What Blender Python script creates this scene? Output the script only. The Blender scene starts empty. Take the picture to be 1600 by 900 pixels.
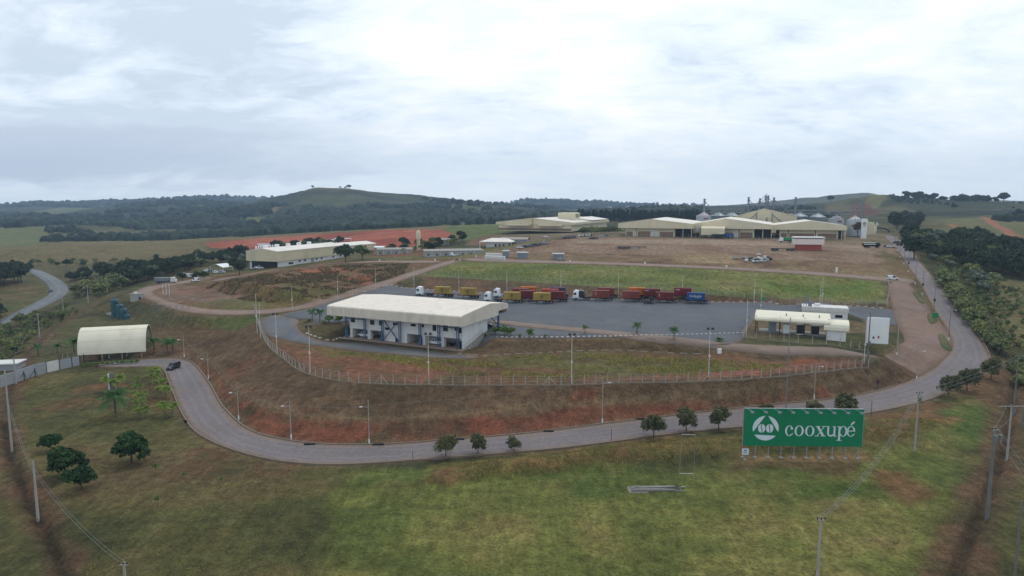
import bpy, bmesh, math, random
import numpy as np
from mathutils import Vector, Matrix
from mathutils.geometry import delaunay_2d_cdt
from mathutils.bvhtree import BVHTree

R = math.radians
scene = bpy.context.scene
COL = scene.collection

# ------------------------------------------------------------------ camera
CAM_H = 44.0            # drone height above the front road
FOC = 1067.0            # focal length in pixels of a 1600 px wide frame
PITCH = math.atan((450 - 320) / FOC)
cam_d = bpy.data.cameras.new("camera")
cam = bpy.data.objects.new("camera", cam_d)
COL.objects.link(cam)
cam.location = (0, 0, CAM_H)
cam.rotation_euler = (math.pi / 2 - PITCH, 0, 0)
cam_d.sensor_width = 36.0
cam_d.lens = 36.0 * FOC / 1600.0
cam_d.clip_start = 1.0
cam_d.clip_end = 20000.0
scene.camera = cam

# ------------------------------------------------------------------ exposure / renderer
scene.render.engine = 'CYCLES'
scene.view_settings.view_transform = 'Standard'
scene.view_settings.look = 'None'
scene.view_settings.exposure = 0.1
scene.view_settings.gamma = 1.0
scene.view_settings.use_curve_mapping = False
cy = scene.cycles
cy.use_denoising = True
cy.max_bounces = 5
cy.diffuse_bounces = 2
cy.glossy_bounces = 2
cy.transmission_bounces = 3
cy.transparent_max_bounces = 6
cy.volume_bounces = 0
cy.caustics_reflective = False
cy.caustics_refractive = False
cy.use_adaptive_sampling = True

# ------------------------------------------------------------------ sky: Nishita behind a broken overcast
SUN_EL, SUN_AZ = R(58), R(35)       # azimuth clockwise from +Y (away from the camera)
world = bpy.data.worlds.new("World")
scene.world = world
world.use_nodes = True
nt = world.node_tree
nt.nodes.clear()
N = nt.nodes.new
L = nt.links.new
w_out = N('ShaderNodeOutputWorld')
w_bg = N('ShaderNodeBackground')
L(w_bg.outputs[0], w_out.inputs[0])
sky = N('ShaderNodeTexSky')
sky.sky_type = 'NISHITA'
sky.sun_disc = False
sky.sun_elevation = SUN_EL
sky.sun_rotation = SUN_AZ
w_bg.inputs['Strength'].default_value = 0.10
tc = N('ShaderNodeTexCoord')
sep = N('ShaderNodeSeparateXYZ')
L(tc.outputs['Generated'], sep.inputs[0])


def wmath(op, a, b=None, c=None):
    n = N('ShaderNodeMath')
    n.operation = op
    for i, v in enumerate((a, b, c)):
        if v is None:
            continue
        if isinstance(v, (int, float)):
            n.inputs[i].default_value = v
        else:
            L(v, n.inputs[i])
    return n.outputs[0]


def wramp(fac, stops, interp='EASE'):
    n = N('ShaderNodeValToRGB')
    n.color_ramp.interpolation = interp
    while len(n.color_ramp.elements) < len(stops):
        n.color_ramp.elements.new(0.5)
    for e, (p, c) in zip(n.color_ramp.elements, stops):
        e.position = p
        e.color = (c[0], c[1], c[2], 1) if isinstance(c, tuple) else (c, c, c, 1)
    L(fac, n.inputs[0])
    return n.outputs[0]


def wmix(fac, a, b):
    n = N('ShaderNodeMix')
    n.data_type = 'RGBA'
    for sock, v in ((n.inputs[0], fac), (n.inputs[6], a), (n.inputs[7], b)):
        if isinstance(v, (int, float)):
            sock.default_value = v
        elif isinstance(v, tuple):
            sock.default_value = (v[0], v[1], v[2], 1)
        else:
            L(v, sock)
    return n.outputs[2]


zc = wmath('MAXIMUM', sep.outputs[2], 0.0)
den = wmath('ADD', zc, 0.26)
cx = wmath('DIVIDE', sep.outputs[0], den)
cyv = wmath('DIVIDE', sep.outputs[1], den)
comb = N('ShaderNodeCombineXYZ')
L(cx, comb.inputs[0]); L(cyv, comb.inputs[1])


def wnoise(scale, detail, rough, dist, off, sx=1.0, sy=1.0, rot=0.0):
    m = N('ShaderNodeMapping')
    m.inputs['Location'].default_value = off
    m.inputs['Rotation'].default_value = (0, 0, rot)
    m.inputs['Scale'].default_value = (sx, sy, 1)
    L(comb.outputs[0], m.inputs[0])
    n = N('ShaderNodeTexNoise')
    n.inputs['Scale'].default_value = scale
    n.inputs['Detail'].default_value = detail
    n.inputs['Roughness'].default_value = rough
    n.inputs['Distortion'].default_value = dist
    L(m.outputs[0], n.inputs['Vector'])
    return n.outputs[0]


big = wnoise(0.95, 3.0, 0.5, 0.4, (5.3, 0.9, 0), 1.0, 1.0, 0.5)
med = wnoise(2.4, 7.0, 0.58, 0.7, (2.4, 3.2, 0), 0.85, 1.25, 0.45)
fine = wnoise(7.0, 7.0, 0.62, 0.8, (7.0, 2.0, 0), 0.8, 1.2, 0.4)
# brightest thin cloud where the sun stands behind the deck (above and a little right of the view axis)
dotn = N('ShaderNodeVectorMath'); dotn.operation = 'DOT_PRODUCT'
L(tc.outputs['Generated'], dotn.inputs[0])
_gaz, _gel = R(11), R(17)
dotn.inputs[1].default_value = (math.sin(_gaz) * math.cos(_gel), math.cos(_gaz) * math.cos(_gel), math.sin(_gel))
glow = wramp(dotn.outputs['Value'], [(0.80, 0.0), (1.0, 1.0)], 'EASE')
dens = wmath('ADD', wmath('MULTIPLY', big, 0.46), wmath('ADD', wmath('MULTIPLY', med, 0.42), wmath('MULTIPLY', fine, 0.24)))
dens = wmath('SUBTRACT', dens, wmath('MULTIPLY', glow, 0.108))
# colours are divided by the background strength (0.10)
k = 10.0
cloud = wramp(dens, [(0.30, (1.30 * k, 1.31 * k, 1.33 * k)), (0.42, (1.06 * k, 1.10 * k, 1.14 * k)), (0.50, (0.92 * k, 1.01 * k, 1.10 * k)),
                     (0.60, (0.68 * k, 0.78 * k, 0.89 * k))], 'LINEAR')
# towards the horizon the deck closes into an even pale grey-blue
hz = wramp(zc, [(0.0, 1.0), (0.15, 0.0)], 'EASE')
cloud = wmix(wmath('MULTIPLY', hz, 0.66), cloud, (0.95 * k, 1.05 * k, 1.13 * k))
# a low grey bank far off on the left
bank_n = wmath('ADD', sep.outputs[2], wmath('ADD', wmath('MULTIPLY', wmath('SUBTRACT', med, 0.5), 0.10), wmath('MULTIPLY', sep.outputs[0], -0.03)))
bank = wmath('MULTIPLY', wramp(bank_n, [(0.03, 0.0), (0.06, 1.0), (0.105, 1.0), (0.125, 0.0)], 'EASE'),
             wramp(wmath('ADD', sep.outputs[0], 1.0), [(0.45, 1.0), (0.95, 0.0)], 'EASE'))
cloud = wmix(wmath('MULTIPLY', bank, 0.85), cloud, (0.62 * k, 0.68 * k, 0.80 * k))
col = wmix(0.06, cloud, sky.outputs[0])
L(col, w_bg.inputs['Color'])

sun_d = bpy.data.lights.new("sun", 'SUN')
sun_d.energy = 1.0
sun_d.angle = R(12)
sun_d.color = (1.0, 0.965, 0.91)
sun = bpy.data.objects.new("sun", sun_d)
COL.objects.link(sun)
_dir = Vector((math.sin(SUN_AZ) * math.cos(SUN_EL), math.cos(SUN_AZ) * math.cos(SUN_EL), math.sin(SUN_EL)))
sun.rotation_euler = _dir.to_track_quat('Z', 'Y').to_euler()
sun.location = (0, 0, 300)

# ------------------------------------------------------------------ survey helpers: bearing and dip of a sighted point -> place on the ground
_cp, _sp = math.cos(PITCH), math.sin(PITCH)


def ray(px, py):
    """direction with unit forward (Y) component"""
    a = (px - 800) / FOC
    b = (450 - py) / FOC
    fwd = _cp + b * _sp
    up = -_sp + b * _cp
    return a / fwd, up / fwd      # dX/dY, dZ/dY


def P(px, py, z):
    ax, az = ray(px, py)
    Y = (z - CAM_H) / az
    return (ax * Y, Y, z)


def PD(px, py, D):
    ax, az = ray(px, py)
    return (ax * D, D, CAM_H + az * D)


def project(X, Y, Z):
    """numpy: world -> survey pixel"""
    f = Y * _cp - (Z - CAM_H) * _sp
    u = Y * _sp + (Z - CAM_H) * _cp
    f = np.where(f < 1.0, 1.0, f)
    return 800 + FOC * X / f, 450 - FOC * u / f


# ------------------------------------------------------------------ numpy noise
def _hash(ix, iy, seed):
    h = (ix.astype(np.int64) * 374761393 + iy.astype(np.int64) * 668265263 + seed * 1442695041) & 0x7fffffff
    h = ((h ^ (h >> 13)) * 1274126177) & 0x7fffffff
    h = (h ^ (h >> 16)) & 0xffff
    return h / 65535.0


def vnoise(x, y, seed=0):
    ix, iy = np.floor(x), np.floor(y)
    fx, fy = x - ix, y - iy
    fx = fx * fx * fx * (fx * (fx * 6 - 15) + 10)
    fy = fy * fy * fy * (fy * (fy * 6 - 15) + 10)
    a = _hash(ix, iy, seed); b = _hash(ix + 1, iy, seed)
    c = _hash(ix, iy + 1, seed); d = _hash(ix + 1, iy + 1, seed)
    return (a + (b - a) * fx) * (1 - fy) + (c + (d - c) * fx) * fy


def fbm(x, y, scale, octv=4, seed=0, gain=0.5):
    x = np.asarray(x, float) / scale
    y = np.asarray(y, float) / scale
    s = np.zeros_like(x); amp = 1.0; tot = 0.0
    for o in range(octv):
        s += amp * vnoise(x + 17.3 * o, y - 9.1 * o, seed + o * 7)
        tot += amp; amp *= gain; x = x * 2.03; y = y * 2.03
    return s / tot


def sstep(a, b, x):
    t = np.clip((x - a) / (b - a), 0, 1)
    return t * t * (3 - 2 * t)


def inside(px, py, poly):
    px = np.asarray(px, float); py = np.asarray(py, float)
    res = np.zeros(px.shape, bool)
    n = len(poly)
    j = n - 1
    for i in range(n):
        xi, yi = poly[i][0], poly[i][1]
        xj, yj = poly[j][0], poly[j][1]
        if yi != yj:
            c = ((yi > py) != (yj > py)) & (px < (xj - xi) * (py - yi) / (yj - yi) + xi)
            res ^= c
        j = i
    return res


def seg_dist(x, y, line, closed=False):
    """distance of numpy points to a polyline"""
    d = np.full(np.shape(x), 1e9)
    pts = list(line) + ([line[0]] if closed else [])
    for (x0, y0), (x1, y1) in zip([p[:2] for p in pts[:-1]], [p[:2] for p in pts[1:]]):
        dx, dy = x1 - x0, y1 - y0
        t = np.clip(((x - x0) * dx + (y - y0) * dy) / max(dx * dx + dy * dy, 1e-9), 0, 1)
        d = np.minimum(d, np.hypot(x - x0 - t * dx, y - y0 - t * dy))
    return d


def resample(pts, step):
    out = [pts[0]]
    for a, b in zip(pts[:-1], pts[1:]):
        n = max(1, int(math.ceil(math.dist(a[:2], b[:2]) / step)))
        for i in range(1, n + 1):
            t = i / n
            out.append(tuple(a[k] + (b[k] - a[k]) * t for k in range(len(a))))
    return out


def smooth_line(pts, it=2):
    """Chaikin corner cutting that keeps the ends"""
    for _ in range(it):
        q = [pts[0]]
        for a, b in zip(pts[:-1], pts[1:]):
            q.append(tuple(a[k] * .75 + b[k] * .25 for k in range(len(a))))
            q.append(tuple(a[k] * .25 + b[k] * .75 for k in range(len(a))))
        q.append(pts[-1])
        pts = q
    return pts


# ------------------------------------------------------------------ survey lines (pixel x, pixel y, ground level)
ROAD_IN = [(150, 566, 0), (225, 562, 0), (270, 560, 0), (290, 563, 0), (305, 571, 0), (319, 588, 0), (331, 606, 0), (344, 632, 0), (358, 648, 0), (380, 668, 0), (403, 679, 0),
           (440, 688, 0), (490, 695, 0), (560, 697, 0), (640, 694, 0), (700, 688, 0), (800, 681, 0), (870, 673, 0), (940, 664, 0), (1000, 657, 0),
           (1080, 648, 0), (1160, 640, 0), (1240, 632, 0), (1300, 625, 0), (1350, 617, 0), (1400, 604, 0), (1436, 591, 0.2), (1468, 570, 0.9), (1487, 548, 1.9), (1488, 530, 3.4), (1477, 510, 5.2),
           (1463, 489, 7.0), (1454, 473, 8.6), (1438, 442, 12.0), (1421, 419, 14.6), (1408, 400, 17.4), (1398, 384, 20.0), (1378, 368, 22.0)]
ROAD_OUT = [(150, 574, 0), (225, 573, 0), (250, 573, 0), (258, 580, 0), (263, 594, 0), (272, 618, 0), (283, 645, 0), (300, 672, 0), (330, 691, 0), (370, 706, 0), (420, 719, 0),
            (480, 726, 0), (540, 727, 0), (620, 722, 0), (700, 716, 0), (800, 708, 0), (870, 702, 0), (950, 692, 0), (1010, 684, 0), (1080, 675, 0),
            (1160, 668, 0), (1240, 661, 0), (1310, 654, 0), (1370, 644, 0), (1420, 634, 0), (1455, 624, 0), (1490, 610, 0), (1520, 595, 0.1), (1542, 577, 0.6), (1549, 560, 1.5), (1540, 540, 3.0), (1524, 515, 5.0),
            (1506, 492, 6.8), (1490, 473, 8.6), (1464, 442, 12.0), (1445, 419, 14.6), (1430, 400, 17.4), (1418, 384, 20.0), (1398, 368, 22.0)]
CREST = [(398, 485, 8.3), (401, 500, 7.9), (408, 520, 7.2), (418, 540, 6.6), (432, 553, 6.3), (450, 566, 6.1), (465, 577, 6), (485, 585, 6), (512, 592, 6), (545, 597, 6), (580, 600, 6), (640, 601, 6),
         (720, 602, 6), (800, 602, 6), (860, 601, 6), (930, 598, 6), (1000, 596, 6), (1060, 595, 6), (1115, 592, 6), (1180, 589, 5.9), (1240, 583, 5.7), (1300, 576, 5.3), (1357, 571, 4.6)]
BENCH = [(310, 545, 2.4), (345, 580, 2.6), (372, 612, 2.8), (420, 635, 2.8), (480, 650, 2.8), (560, 654, 2.8), (640, 652, 2.8), (720, 646, 2.8), (800, 638, 2.8), (940, 629, 2.8), (1100, 620, 2.8), (1200, 613, 2.6), (1290, 602, 2.2), (1380, 589, 1.3)]
FOOT = [(500, 541, 6), (540, 531, 6), (640, 541, 6), (715, 551, 6), (740, 555, 6), (840, 552, 6), (900, 548, 6), (960, 547, 6), (1030, 548, 6), (1105, 553, 6), (1140, 555, 6), (1220, 560, 6.0)]
YARD_NEAR = [(470, 509, 8.2), (520, 504, 8.5), (560, 503, 8.5), (640, 510, 8.5), (735, 526, 8.5), (790, 528, 8.5), (860, 528, 8.5), (960, 526, 8.5), (1000, 526, 8.5), (1060, 536, 8.2), (1130, 539, 8.0), (1200, 545, 7.7), (1290, 553, 7.1), (1360, 560, 5.6)]
YARD_FAR = [(432, 492, 8.5), (480, 484, 8.5), (545, 466, 8.6), (584, 456, 8.6), (617, 451.5, 8.6), (650, 452, 8.6), (700, 455, 8.6), (800, 461, 8.6), (900, 466, 8.6), (1000, 469.5, 8.6), (1100, 473.5, 8.6), (1200, 477, 8.5), (1290, 480, 8.4), (1385, 483, 8.0)]
FIELD_FENCE = [(655, 431, 12.0), (700, 434, 11.8), (800, 439, 11.6), (900, 446, 11.5), (1000, 453, 11.5), (1100, 459, 11.5), (1200, 465, 11.2), (1290, 471, 10.6), (1385, 474, 9.6)]
FIELD_TOP = [(722, 408, 14.4), (800, 410.5, 14.7), (900, 412.5, 15), (1000, 416, 15), (1100, 420, 14.8), (1200, 425, 14.3), (1300, 432, 13.4), (1388, 440, 12.4)]
UPROAD_TOP = [(722, 403, 14.8), (800, 405.5, 15.1), (900, 408, 15.4), (1000, 411.5, 15.4), (1100, 415.5, 15.2), (1200, 420, 14.7), (1300, 427, 13.7), (1390, 434, 12.8), (1432, 437, 12.3)]
DIAG_L = [(722, 403, 14.8), (690, 410, 14.0), (640, 426, 12.4), (590, 442, 11.0), (540, 458, 9.8), (490, 474, 8.9), (440, 482, 8.5), (398, 485, 8.3), (330, 484, 7.6), (290, 478, 7.2), (255, 468, 7), (238, 459, 7), (240, 454, 7), (262, 447, 7.4), (330, 437, 8.4), (390, 428, 9.4), (430, 421, 10.0), (530, 410, 11.2), (600, 407.5, 12.8), (690, 407, 14.2)]
DIAG_R = [(722, 408, 14.4), (690, 417, 13.6), (640, 434, 12.0), (590, 449, 10.6), (540, 465, 9.5), (490, 480, 8.7), (440, 489, 8.4), (398, 492, 8.2), (330, 492, 7.4), (280, 487, 7.0), (240, 472, 6.9), (204, 458, 6.7), (222, 449, 6.8), (262, 442, 7.3), (330, 432, 8.5)]
DITCH_L = [(205, 452, 4.5), (170, 466, 2.2), (140, 478, 1.5), (100, 500, .8), (70, 525, .3), (45, 550, 0), (20, 600, -.2), (5, 660, -.5), (18, 720, -.5), (50, 790, -.5), (80, 850, -.5), (105, 905, -.5)]
DITCH_R = [(1590, 560, 0), (1582, 620, -.4), (1572, 690, -.6), (1560, 730, -.6), (1535, 790, -.6), (1510, 850, -.6), (1490, 905, -.6)]
HWY_A = [(0, 500, -8), (30, 486, -8), (62, 470, -8), (78, 460, -8), (77, 450, -8), (66, 438, -8), (52, 428, -8), (38, 421, -8)]
HWY_B = [(0, 510, -8), (35, 494, -8), (75, 477, -8), (104, 462, -8), (109, 451, -8), (97, 439, -8), (78, 429, -8), (58, 421, -8)]
# berm of tall dry grass along the road in front of the lawn
BERM = [(650, 752, .5), (690, 738, 1.5), (760, 722, 2.0), (850, 713, 2.0), (950, 699, 2.0), (1050, 691, 2.0), (1150, 682, 2.0), (1250, 675, 1.9), (1340, 671, 1.6), (1430, 662, 1.4), (1490, 652, .6)]
BERM_FOOT = [(660, 772, 0), (720, 758, 0), (800, 746, 0), (900, 738, 0), (1000, 730, 0), (1100, 722, 0), (1180, 716, 0), (1300, 715, 0), (1420, 700, 0)]
BERM_BACK = [(640, 728, .1), (700, 722, .1), (800, 714, .1), (870, 709, .1), (950, 699.5, .1), (1080, 682, .1), (1160, 674, .1), (1310, 661, .1), (1420, 641, .1)]
BANK_TOP = [(342, 440, 10.8), (372, 440, 12.4), (405, 445, 13.0), (440, 454, 12.8), (490, 459, 12.2), (545, 451, 11.6), (590, 440, 11.6)]
BANK_FOOT = [(322, 447, 7.9), (360, 455, 8.1), (400, 465, 8.4), (440, 473, 8.7), (486, 470, 9.2)]
BANK2 = [(392, 434, 13.0), (440, 437, 13.4), (480, 443, 13.0), (530, 444, 12.4), (580, 437, 12.2)]
PADS = [(170, 498, 2), (215, 500, 2), (185, 490, 2), (230, 492, 3.5), (215, 470, 6), (120, 540, .3), (60, 590, 0), (0, 620, 0), (240, 520, .8), (300, 515, 3.0), (330, 508, 4.8),
        (345, 530, 4.5), (372, 560, 4.5),
        # land left of the loop road
        (270, 462, 7.2), (330, 462, 7.6), (380, 472, 8.2), (400, 440, 11.8), (450, 425, 13.2), (560, 440, 10.2), (520, 432, 10.8), (480, 430, 11.4), (470, 416, 13), (540, 418, 13.2), (600, 424, 13.2), (540, 440, 11.5), (600, 425, 12.6), (520, 425, 12.2), (640, 415, 13.2),
        (437, 418, 10), (395, 425, 9.6), (533, 403, 11.2), (590, 400, 12.4), (660, 398, 13.8), (720, 396, 15), (700, 385, 15.5), (640, 385, 13.5), (580, 386, 12),
        (480, 380, 9), (400, 388, 5), (330, 405, 3), (300, 420, 4), (250, 430, 1), (200, 440, -1), (150, 450, -3), (130, 470, -3), (120, 440, -6), (60, 490, -7), (60, 515, -5), (20, 540, -4), (130, 425, -7), (60, 412, -7), (150, 410, -6), (250, 402, -3), (20, 440, -6), (20, 470, -5), (0, 480, -5.5), (-60, 560, -3), (0, 560, -3),
        # dirt ground above the field and the plant terrace
        (760, 396, 16), (800, 392, 17), (900, 398, 17), (1000, 398, 17.4), (1100, 402, 17.2), (1200, 408, 16.6), (1300, 415, 15.8), (1390, 420, 14.8),
        (870, 384, 19.5), (1000, 385, 19.8), (1150, 388, 19.6), (1280, 392, 19.3), (1380, 394, 18.8),
        (830, 378, 20.8), (900, 372.5, 22), (1000, 371, 22.2), (1100, 373, 22), (1200, 376, 21.6), (1300, 379, 21), (1380, 381, 20.4),
        (770, 381, 18), (780, 371, 20.2), (800, 366, 22), (960, 366, 22.6), (1110, 366, 22.6), (1240, 370, 22.3), (1330, 372, 22)]
PADS_D = [  # pixel x, pixel y, distance
    (60, 388, 640), (200, 383, 700), (320, 376, 730), (430, 368, 770), (560, 360, 800), (640, 356.5, 810), (700, 356, 800), (330, 388, 600), (440, 388, 560), (600, 388, 540), (690, 379, 560), (700, 370, 620), (520, 372, 690),
    (740, 352.5, 860), (700, 353, 880), (800, 351, 860), (760, 368, 600),
    (770, 357, 700), (960, 357, 720), (1200, 358, 740), (1330, 360, 740), (900, 346, 900), (1000, 346, 900), (1090, 345, 920), (1200, 343, 960), (1300, 338, 1000),
    (40, 378, 900), (40, 355, 1150), (-100, 378, 900), (-100, 355, 1150), (90, 376, 960), (80, 357, 1150),
    (200, 378, 1000), (320, 372, 1000), (430, 366, 1000), (560, 360, 1050), (700, 354, 1050), (840, 347, 1050),
    # valley and the ridges behind
    (0, 345, 1700), (200, 345, 1600), (380, 342, 1500), (330, 350, 1400), (430, 347, 1400),
    (0, 331, 2200), (120, 330, 2300), (250, 330, 1950), (400, 330, 2000), (330, 330, 1950),
    (-200, 320, 3400), (0, 318.5, 3400), (60, 316, 3400), (120, 317, 3400), (180, 315, 3500), (60, 328, 2700), (220, 312, 3700), (290, 307, 3800), (370, 303.5, 3800), (430, 306, 3800), (455, 310, 3800), (520, 314, 3800), (600, 318, 3800), (250, 327, 3100), (360, 327, 3000), (440, 326, 3000), (200, 321, 2350), (260, 316, 2350), (320, 315.5, 2400), (370, 320, 2350),
    (400, 329, 1900), (440, 315, 1900), (462, 305, 1900), (488, 292.5, 1900), (516, 292.5, 1900), (546, 294, 1900), (580, 303, 1900), (620, 313.5, 1900), (488, 292.5, 1960), (546, 294, 1960), (680, 317, 1850), (740, 317, 1850), (790, 319, 1850), (840, 326, 1850), (900, 334, 1800),
    (480, 318, 1700), (560, 318, 1700), (450, 335, 1550), (560, 336, 1500), (680, 332, 1500), (780, 335, 1500), (640, 322, 1720), (720, 322, 1720), (860, 340, 1400),
    (760, 318, 4000), (790, 314, 4000), (820, 307.5, 4000), (850, 309.5, 4000), (900, 311.5, 4000), (960, 312.5, 4000), (1000, 316, 4000), (1040, 317, 4000), (1075, 318, 4000), (1100, 320, 4000),
    (880, 322, 3300), (960, 324, 3000), (1040, 324, 3000), (1000, 331, 2000), (900, 330, 2400),
    (1100, 323, 1700), (1180, 321, 1700), (1250, 320, 1700), (1290, 320, 1700), (1150, 330, 1300), (1250, 328, 1300),
    (1290, 319, 2800), (1310, 313, 2800), (1330, 305.5, 2800), (1347, 301.5, 2800), (1362, 302, 2800), (1400, 312, 2800),
    (1325, 322, 1250), (1340, 314, 1250), (1356, 304, 1250), (1368, 302.5, 1250), (1385, 303.5, 1250), (1400, 307.5, 1250), (1450, 310, 1250), (1480, 312.5, 1250), (1540, 314.5, 1250), (1600, 318.5, 1250), (1800, 320, 1250),
    (1340, 332, 1000), (1370, 325, 1050), (1420, 325, 1050), (1500, 328, 1000), (1600, 332, 1000), (1800, 332, 1000),
    (1390, 352, 640), (1420, 345, 760), (1440, 352, 640), (1540, 341, 800), (1600, 345, 800), (1480, 352, 680), (1600, 360, 620), (1600, 378, 500), (1700, 378, 500), (1520, 372, 560), (1430, 370, 520),
]
PADS2 = [(1480, 400, 13.5), (1540, 410, 11), (1600, 410, 12), (1600, 440, 8), (1700, 440, 8), (1520, 440, 9.5), (1560, 470, 6), (1600, 490, 3.5), (1545, 500, 5), (1575, 530, 2), (1600, 560, 0), (1700, 560, -1), (1700, 500, 2), (1490, 420, 12.5),
         (1600, 620, -.4), (1600, 700, -.8), (1600, 800, -1), (1700, 800, -1), (1700, 650, -1),
         (1400, 560, 2.6), (1440, 540, 3.0), (1440, 500, 6.4), (1420, 485, 7.8), (1400, 470, 9.4), (1410, 445, 11.8), (1390, 545, 4.6), (1380, 530, 6.6), (1300, 540, 7.8),
         (-400, 600, -1), (-300, 700, -1), (-300, 900, -1), (0, 900, -.4), (0, 760, -.5), (200, 640, 0), (150, 720, 0), (240, 780, 0), (300, 900, 0), (500, 800, 0), (700, 820, 0), (800, 900, 0), (1000, 800, -.2), (1100, 900, -.2), (1250, 760, -.1), (1400, 780, -.3), (1420, 900, -.4), (1500, 690, -.2), (1500, 640, 0), (900, 770, -.1), (1700, 900, -1), (2000, 900, -1.5), (2000, 600, -1.5), (-500, 480, -6), (-500, 420, -8), (2000, 440, 8), (2000, 480, 4)]

ctrl = []
for line in (ROAD_IN, ROAD_OUT):
    # near the gate the road runs level; keep both sides equal
    ctrl += resample([P(*p) for p in line], 6)
for line in (CREST, FOOT, YARD_NEAR, YARD_FAR, FIELD_FENCE, FIELD_TOP, UPROAD_TOP, DIAG_L, DIAG_R, DITCH_L, HWY_A, HWY_B, BERM, BERM_FOOT, BERM_BACK, BENCH, DITCH_R, BANK_TOP, BANK_FOOT):
    ctrl += resample([P(*p) for p in line], 6)
ctrl += [P(*p) for p in PADS + PADS2]
ctrl += [PD(p[0], p[1] + (2.6 if (p[2] >= 2800 and p[0] < 1290) else 0) + (3.2 if p[2] in (1850, 1800) else 0), p[2]) for p in PADS_D]
for X, Y, Z in ((-160, -90, 0), (160, -90, 0), (-60, 20, 0), (60, 20, 0), (0, 45, 0), (-120, 60, -.5), (120, 60, -.8), (-400, 60, -2), (400, 60, -2)):
    ctrl.append((X, Y, Z))
for X in range(-9000, 9001, 1500):
    ctrl.append((X, 4330, -10)); ctrl.append((X, 5200, -60))
for a in (-1.6, -1.3, 1.3, 1.6):
    for Y in (400, 900, 1800):
        ctrl.append((a * Y, Y, -6 if a < 0 else 12))
    ctrl.append((a * 2900, 2900, 60))

pts2, zs, seen = [], [], set()
for X, Y, Z in ctrl:
    key = (round(X / 1.2), round(Y / 1.2))
    if key in seen:
        continue
    seen.add(key); pts2.append(Vector((X, Y))); zs.append(Z)
cv, ce, cf, cov, coe, cof = delaunay_2d_cdt(pts2, [], [], 0, 1e-4)
cz = [zs[o[0]] if o else 0.0 for o in cov]
tin = BVHTree.FromPolygons([(v.x, v.y, z) for v, z in zip(cv, cz)], [tuple(f) for f in cf])

# ------------------------------------------------------------------ terrain lattice: rows grow with distance, columns fan out
NU, NS = 760, 980
UMAX = 1.15
Y_OFF = 60.0
_s0, _s1, _s2 = 50.0, 800.0, 4340.0
_rows = np.concatenate([np.exp(np.linspace(math.log(_s0), math.log(_s1), 720, endpoint=False)),
                        np.exp(np.linspace(math.log(_s1), math.log(_s2), NS - 720))])
_cols = np.linspace(-UMAX, UMAX, NU)
GX = (_cols[None, :] * (_rows[:, None] + 60))
GY = np.repeat((_rows - Y_OFF)[:, None], NU, 1)
GZ = np.zeros_like(GX)
_down = Vector((0, 0, -1))
for i in range(NS):
    y = float(GY[i, 0])
    row = GZ[i]
    for j in range(NU):
        h = tin.ray_cast((float(GX[i, j]), y, 2000.0), _down)[0]
        row[j] = h.z if h is not None else -20.0


def blur(A, it=1):
    for _ in range(it):
        B = np.pad(A, 1, mode='edge')
        A = (B[1:-1, 1:-1] * 2 + B[:-2, 1:-1] + B[2:, 1:-1] + B[1:-1, :-2] + B[1:-1, 2:]) / 6
    return A


_soft = blur(GZ, 3)
_far = blur(GZ, 4)
wfar = sstep(500, 1100, GY)
GZ = _soft * (1 - wfar) + _far * wfar


def grid_index(X, Y):
    s = np.asarray(Y, float) + Y_OFF
    fi = np.interp(s, _rows, np.arange(NS))
    fj = (np.asarray(X, float) / (s + 60) + UMAX) / (2 * UMAX) * (NU - 1)
    return np.clip(fi, 0, NS - 1.001), np.clip(fj, 0, NU - 1.001)


def sample(A, X, Y):
    fi, fj = grid_index(X, Y)
    i = fi.astype(int); j = fj.astype(int)
    a = fi - i; b = fj - j
    return (A[i, j] * (1 - b) + A[i, j + 1] * b) * (1 - a) + (A[i + 1, j] * (1 - b) + A[i + 1, j + 1] * b) * a


def hgt(X, Y):
    return float(sample(GZ, np.array([X]), np.array([Y]))[0])


_marchY = np.exp(np.linspace(math.log(30), math.log(8000), 9000))


def at(px, py):
    """the ground point seen at a survey pixel"""
    ax, az = ray(px, py)
    X = ax * _marchY; Z = CAM_H + az * _marchY
    below = np.nonzero(Z <= sample(GZ, X, _marchY))[0]
    if not len(below):
        return Vector((ax * 3000, 3000, CAM_H + az * 3000))
    i = below[0]
    Y = float(_marchY[i])
    if i:
        y0, y1 = float(_marchY[i - 1]), Y
        for _ in range(12):
            m = (y0 + y1) / 2
            if CAM_H + az * m <= hgt(ax * m, m):
                y1 = m
            else:
                y0 = m
        Y = y1
    return Vector((ax * Y, Y, hgt(ax * Y, Y)))


def at_line(line):
    return [tuple(at(p[0], p[1])) for p in line]
# ------------------------------------------------------------------ ground relief: unevenness away from the built surfaces
def poly_of(a, b):
    return [P(*p) for p in a] + [P(*p) for p in reversed(b)]


ROAD_POLY = poly_of(ROAD_IN, ROAD_OUT)
TRACK_POLY = poly_of(DIAG_L[:15], DIAG_R)
TRACK2_POLY = [P(*p) for p in DIAG_L[14:]] + [P(690, 411, 14), P(600, 411.5, 12.6), P(530, 414, 11.0), P(430, 426, 9.8), P(390, 433, 9.2), P(330, 442, 8.2)]
UPROAD_POLY = poly_of(UPROAD_TOP, [(p[0], p[1], p[2]) for p in FIELD_TOP] + [(1428, 446, 11.6)])
HWY_POLY = poly_of(HWY_A, HWY_B)
YARD_POLY = [P(*p) for p in YARD_FAR] + [P(1415, 486, 7.8), P(1462, 490, 7.0), P(1470, 503, 5.9), P(1440, 506, 6.2), P(1385, 500, 7.4), P(1330, 496, 8.0), P(1300, 488, 8.3), P(1180, 489, 8.5), P(1165, 520, 8.5), P(1158, 533, 8.2)] + [P(*p) for p in reversed(YARD_NEAR[:11])] + [P(500, 500, 8.5), P(455, 498, 8.5)]
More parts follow.
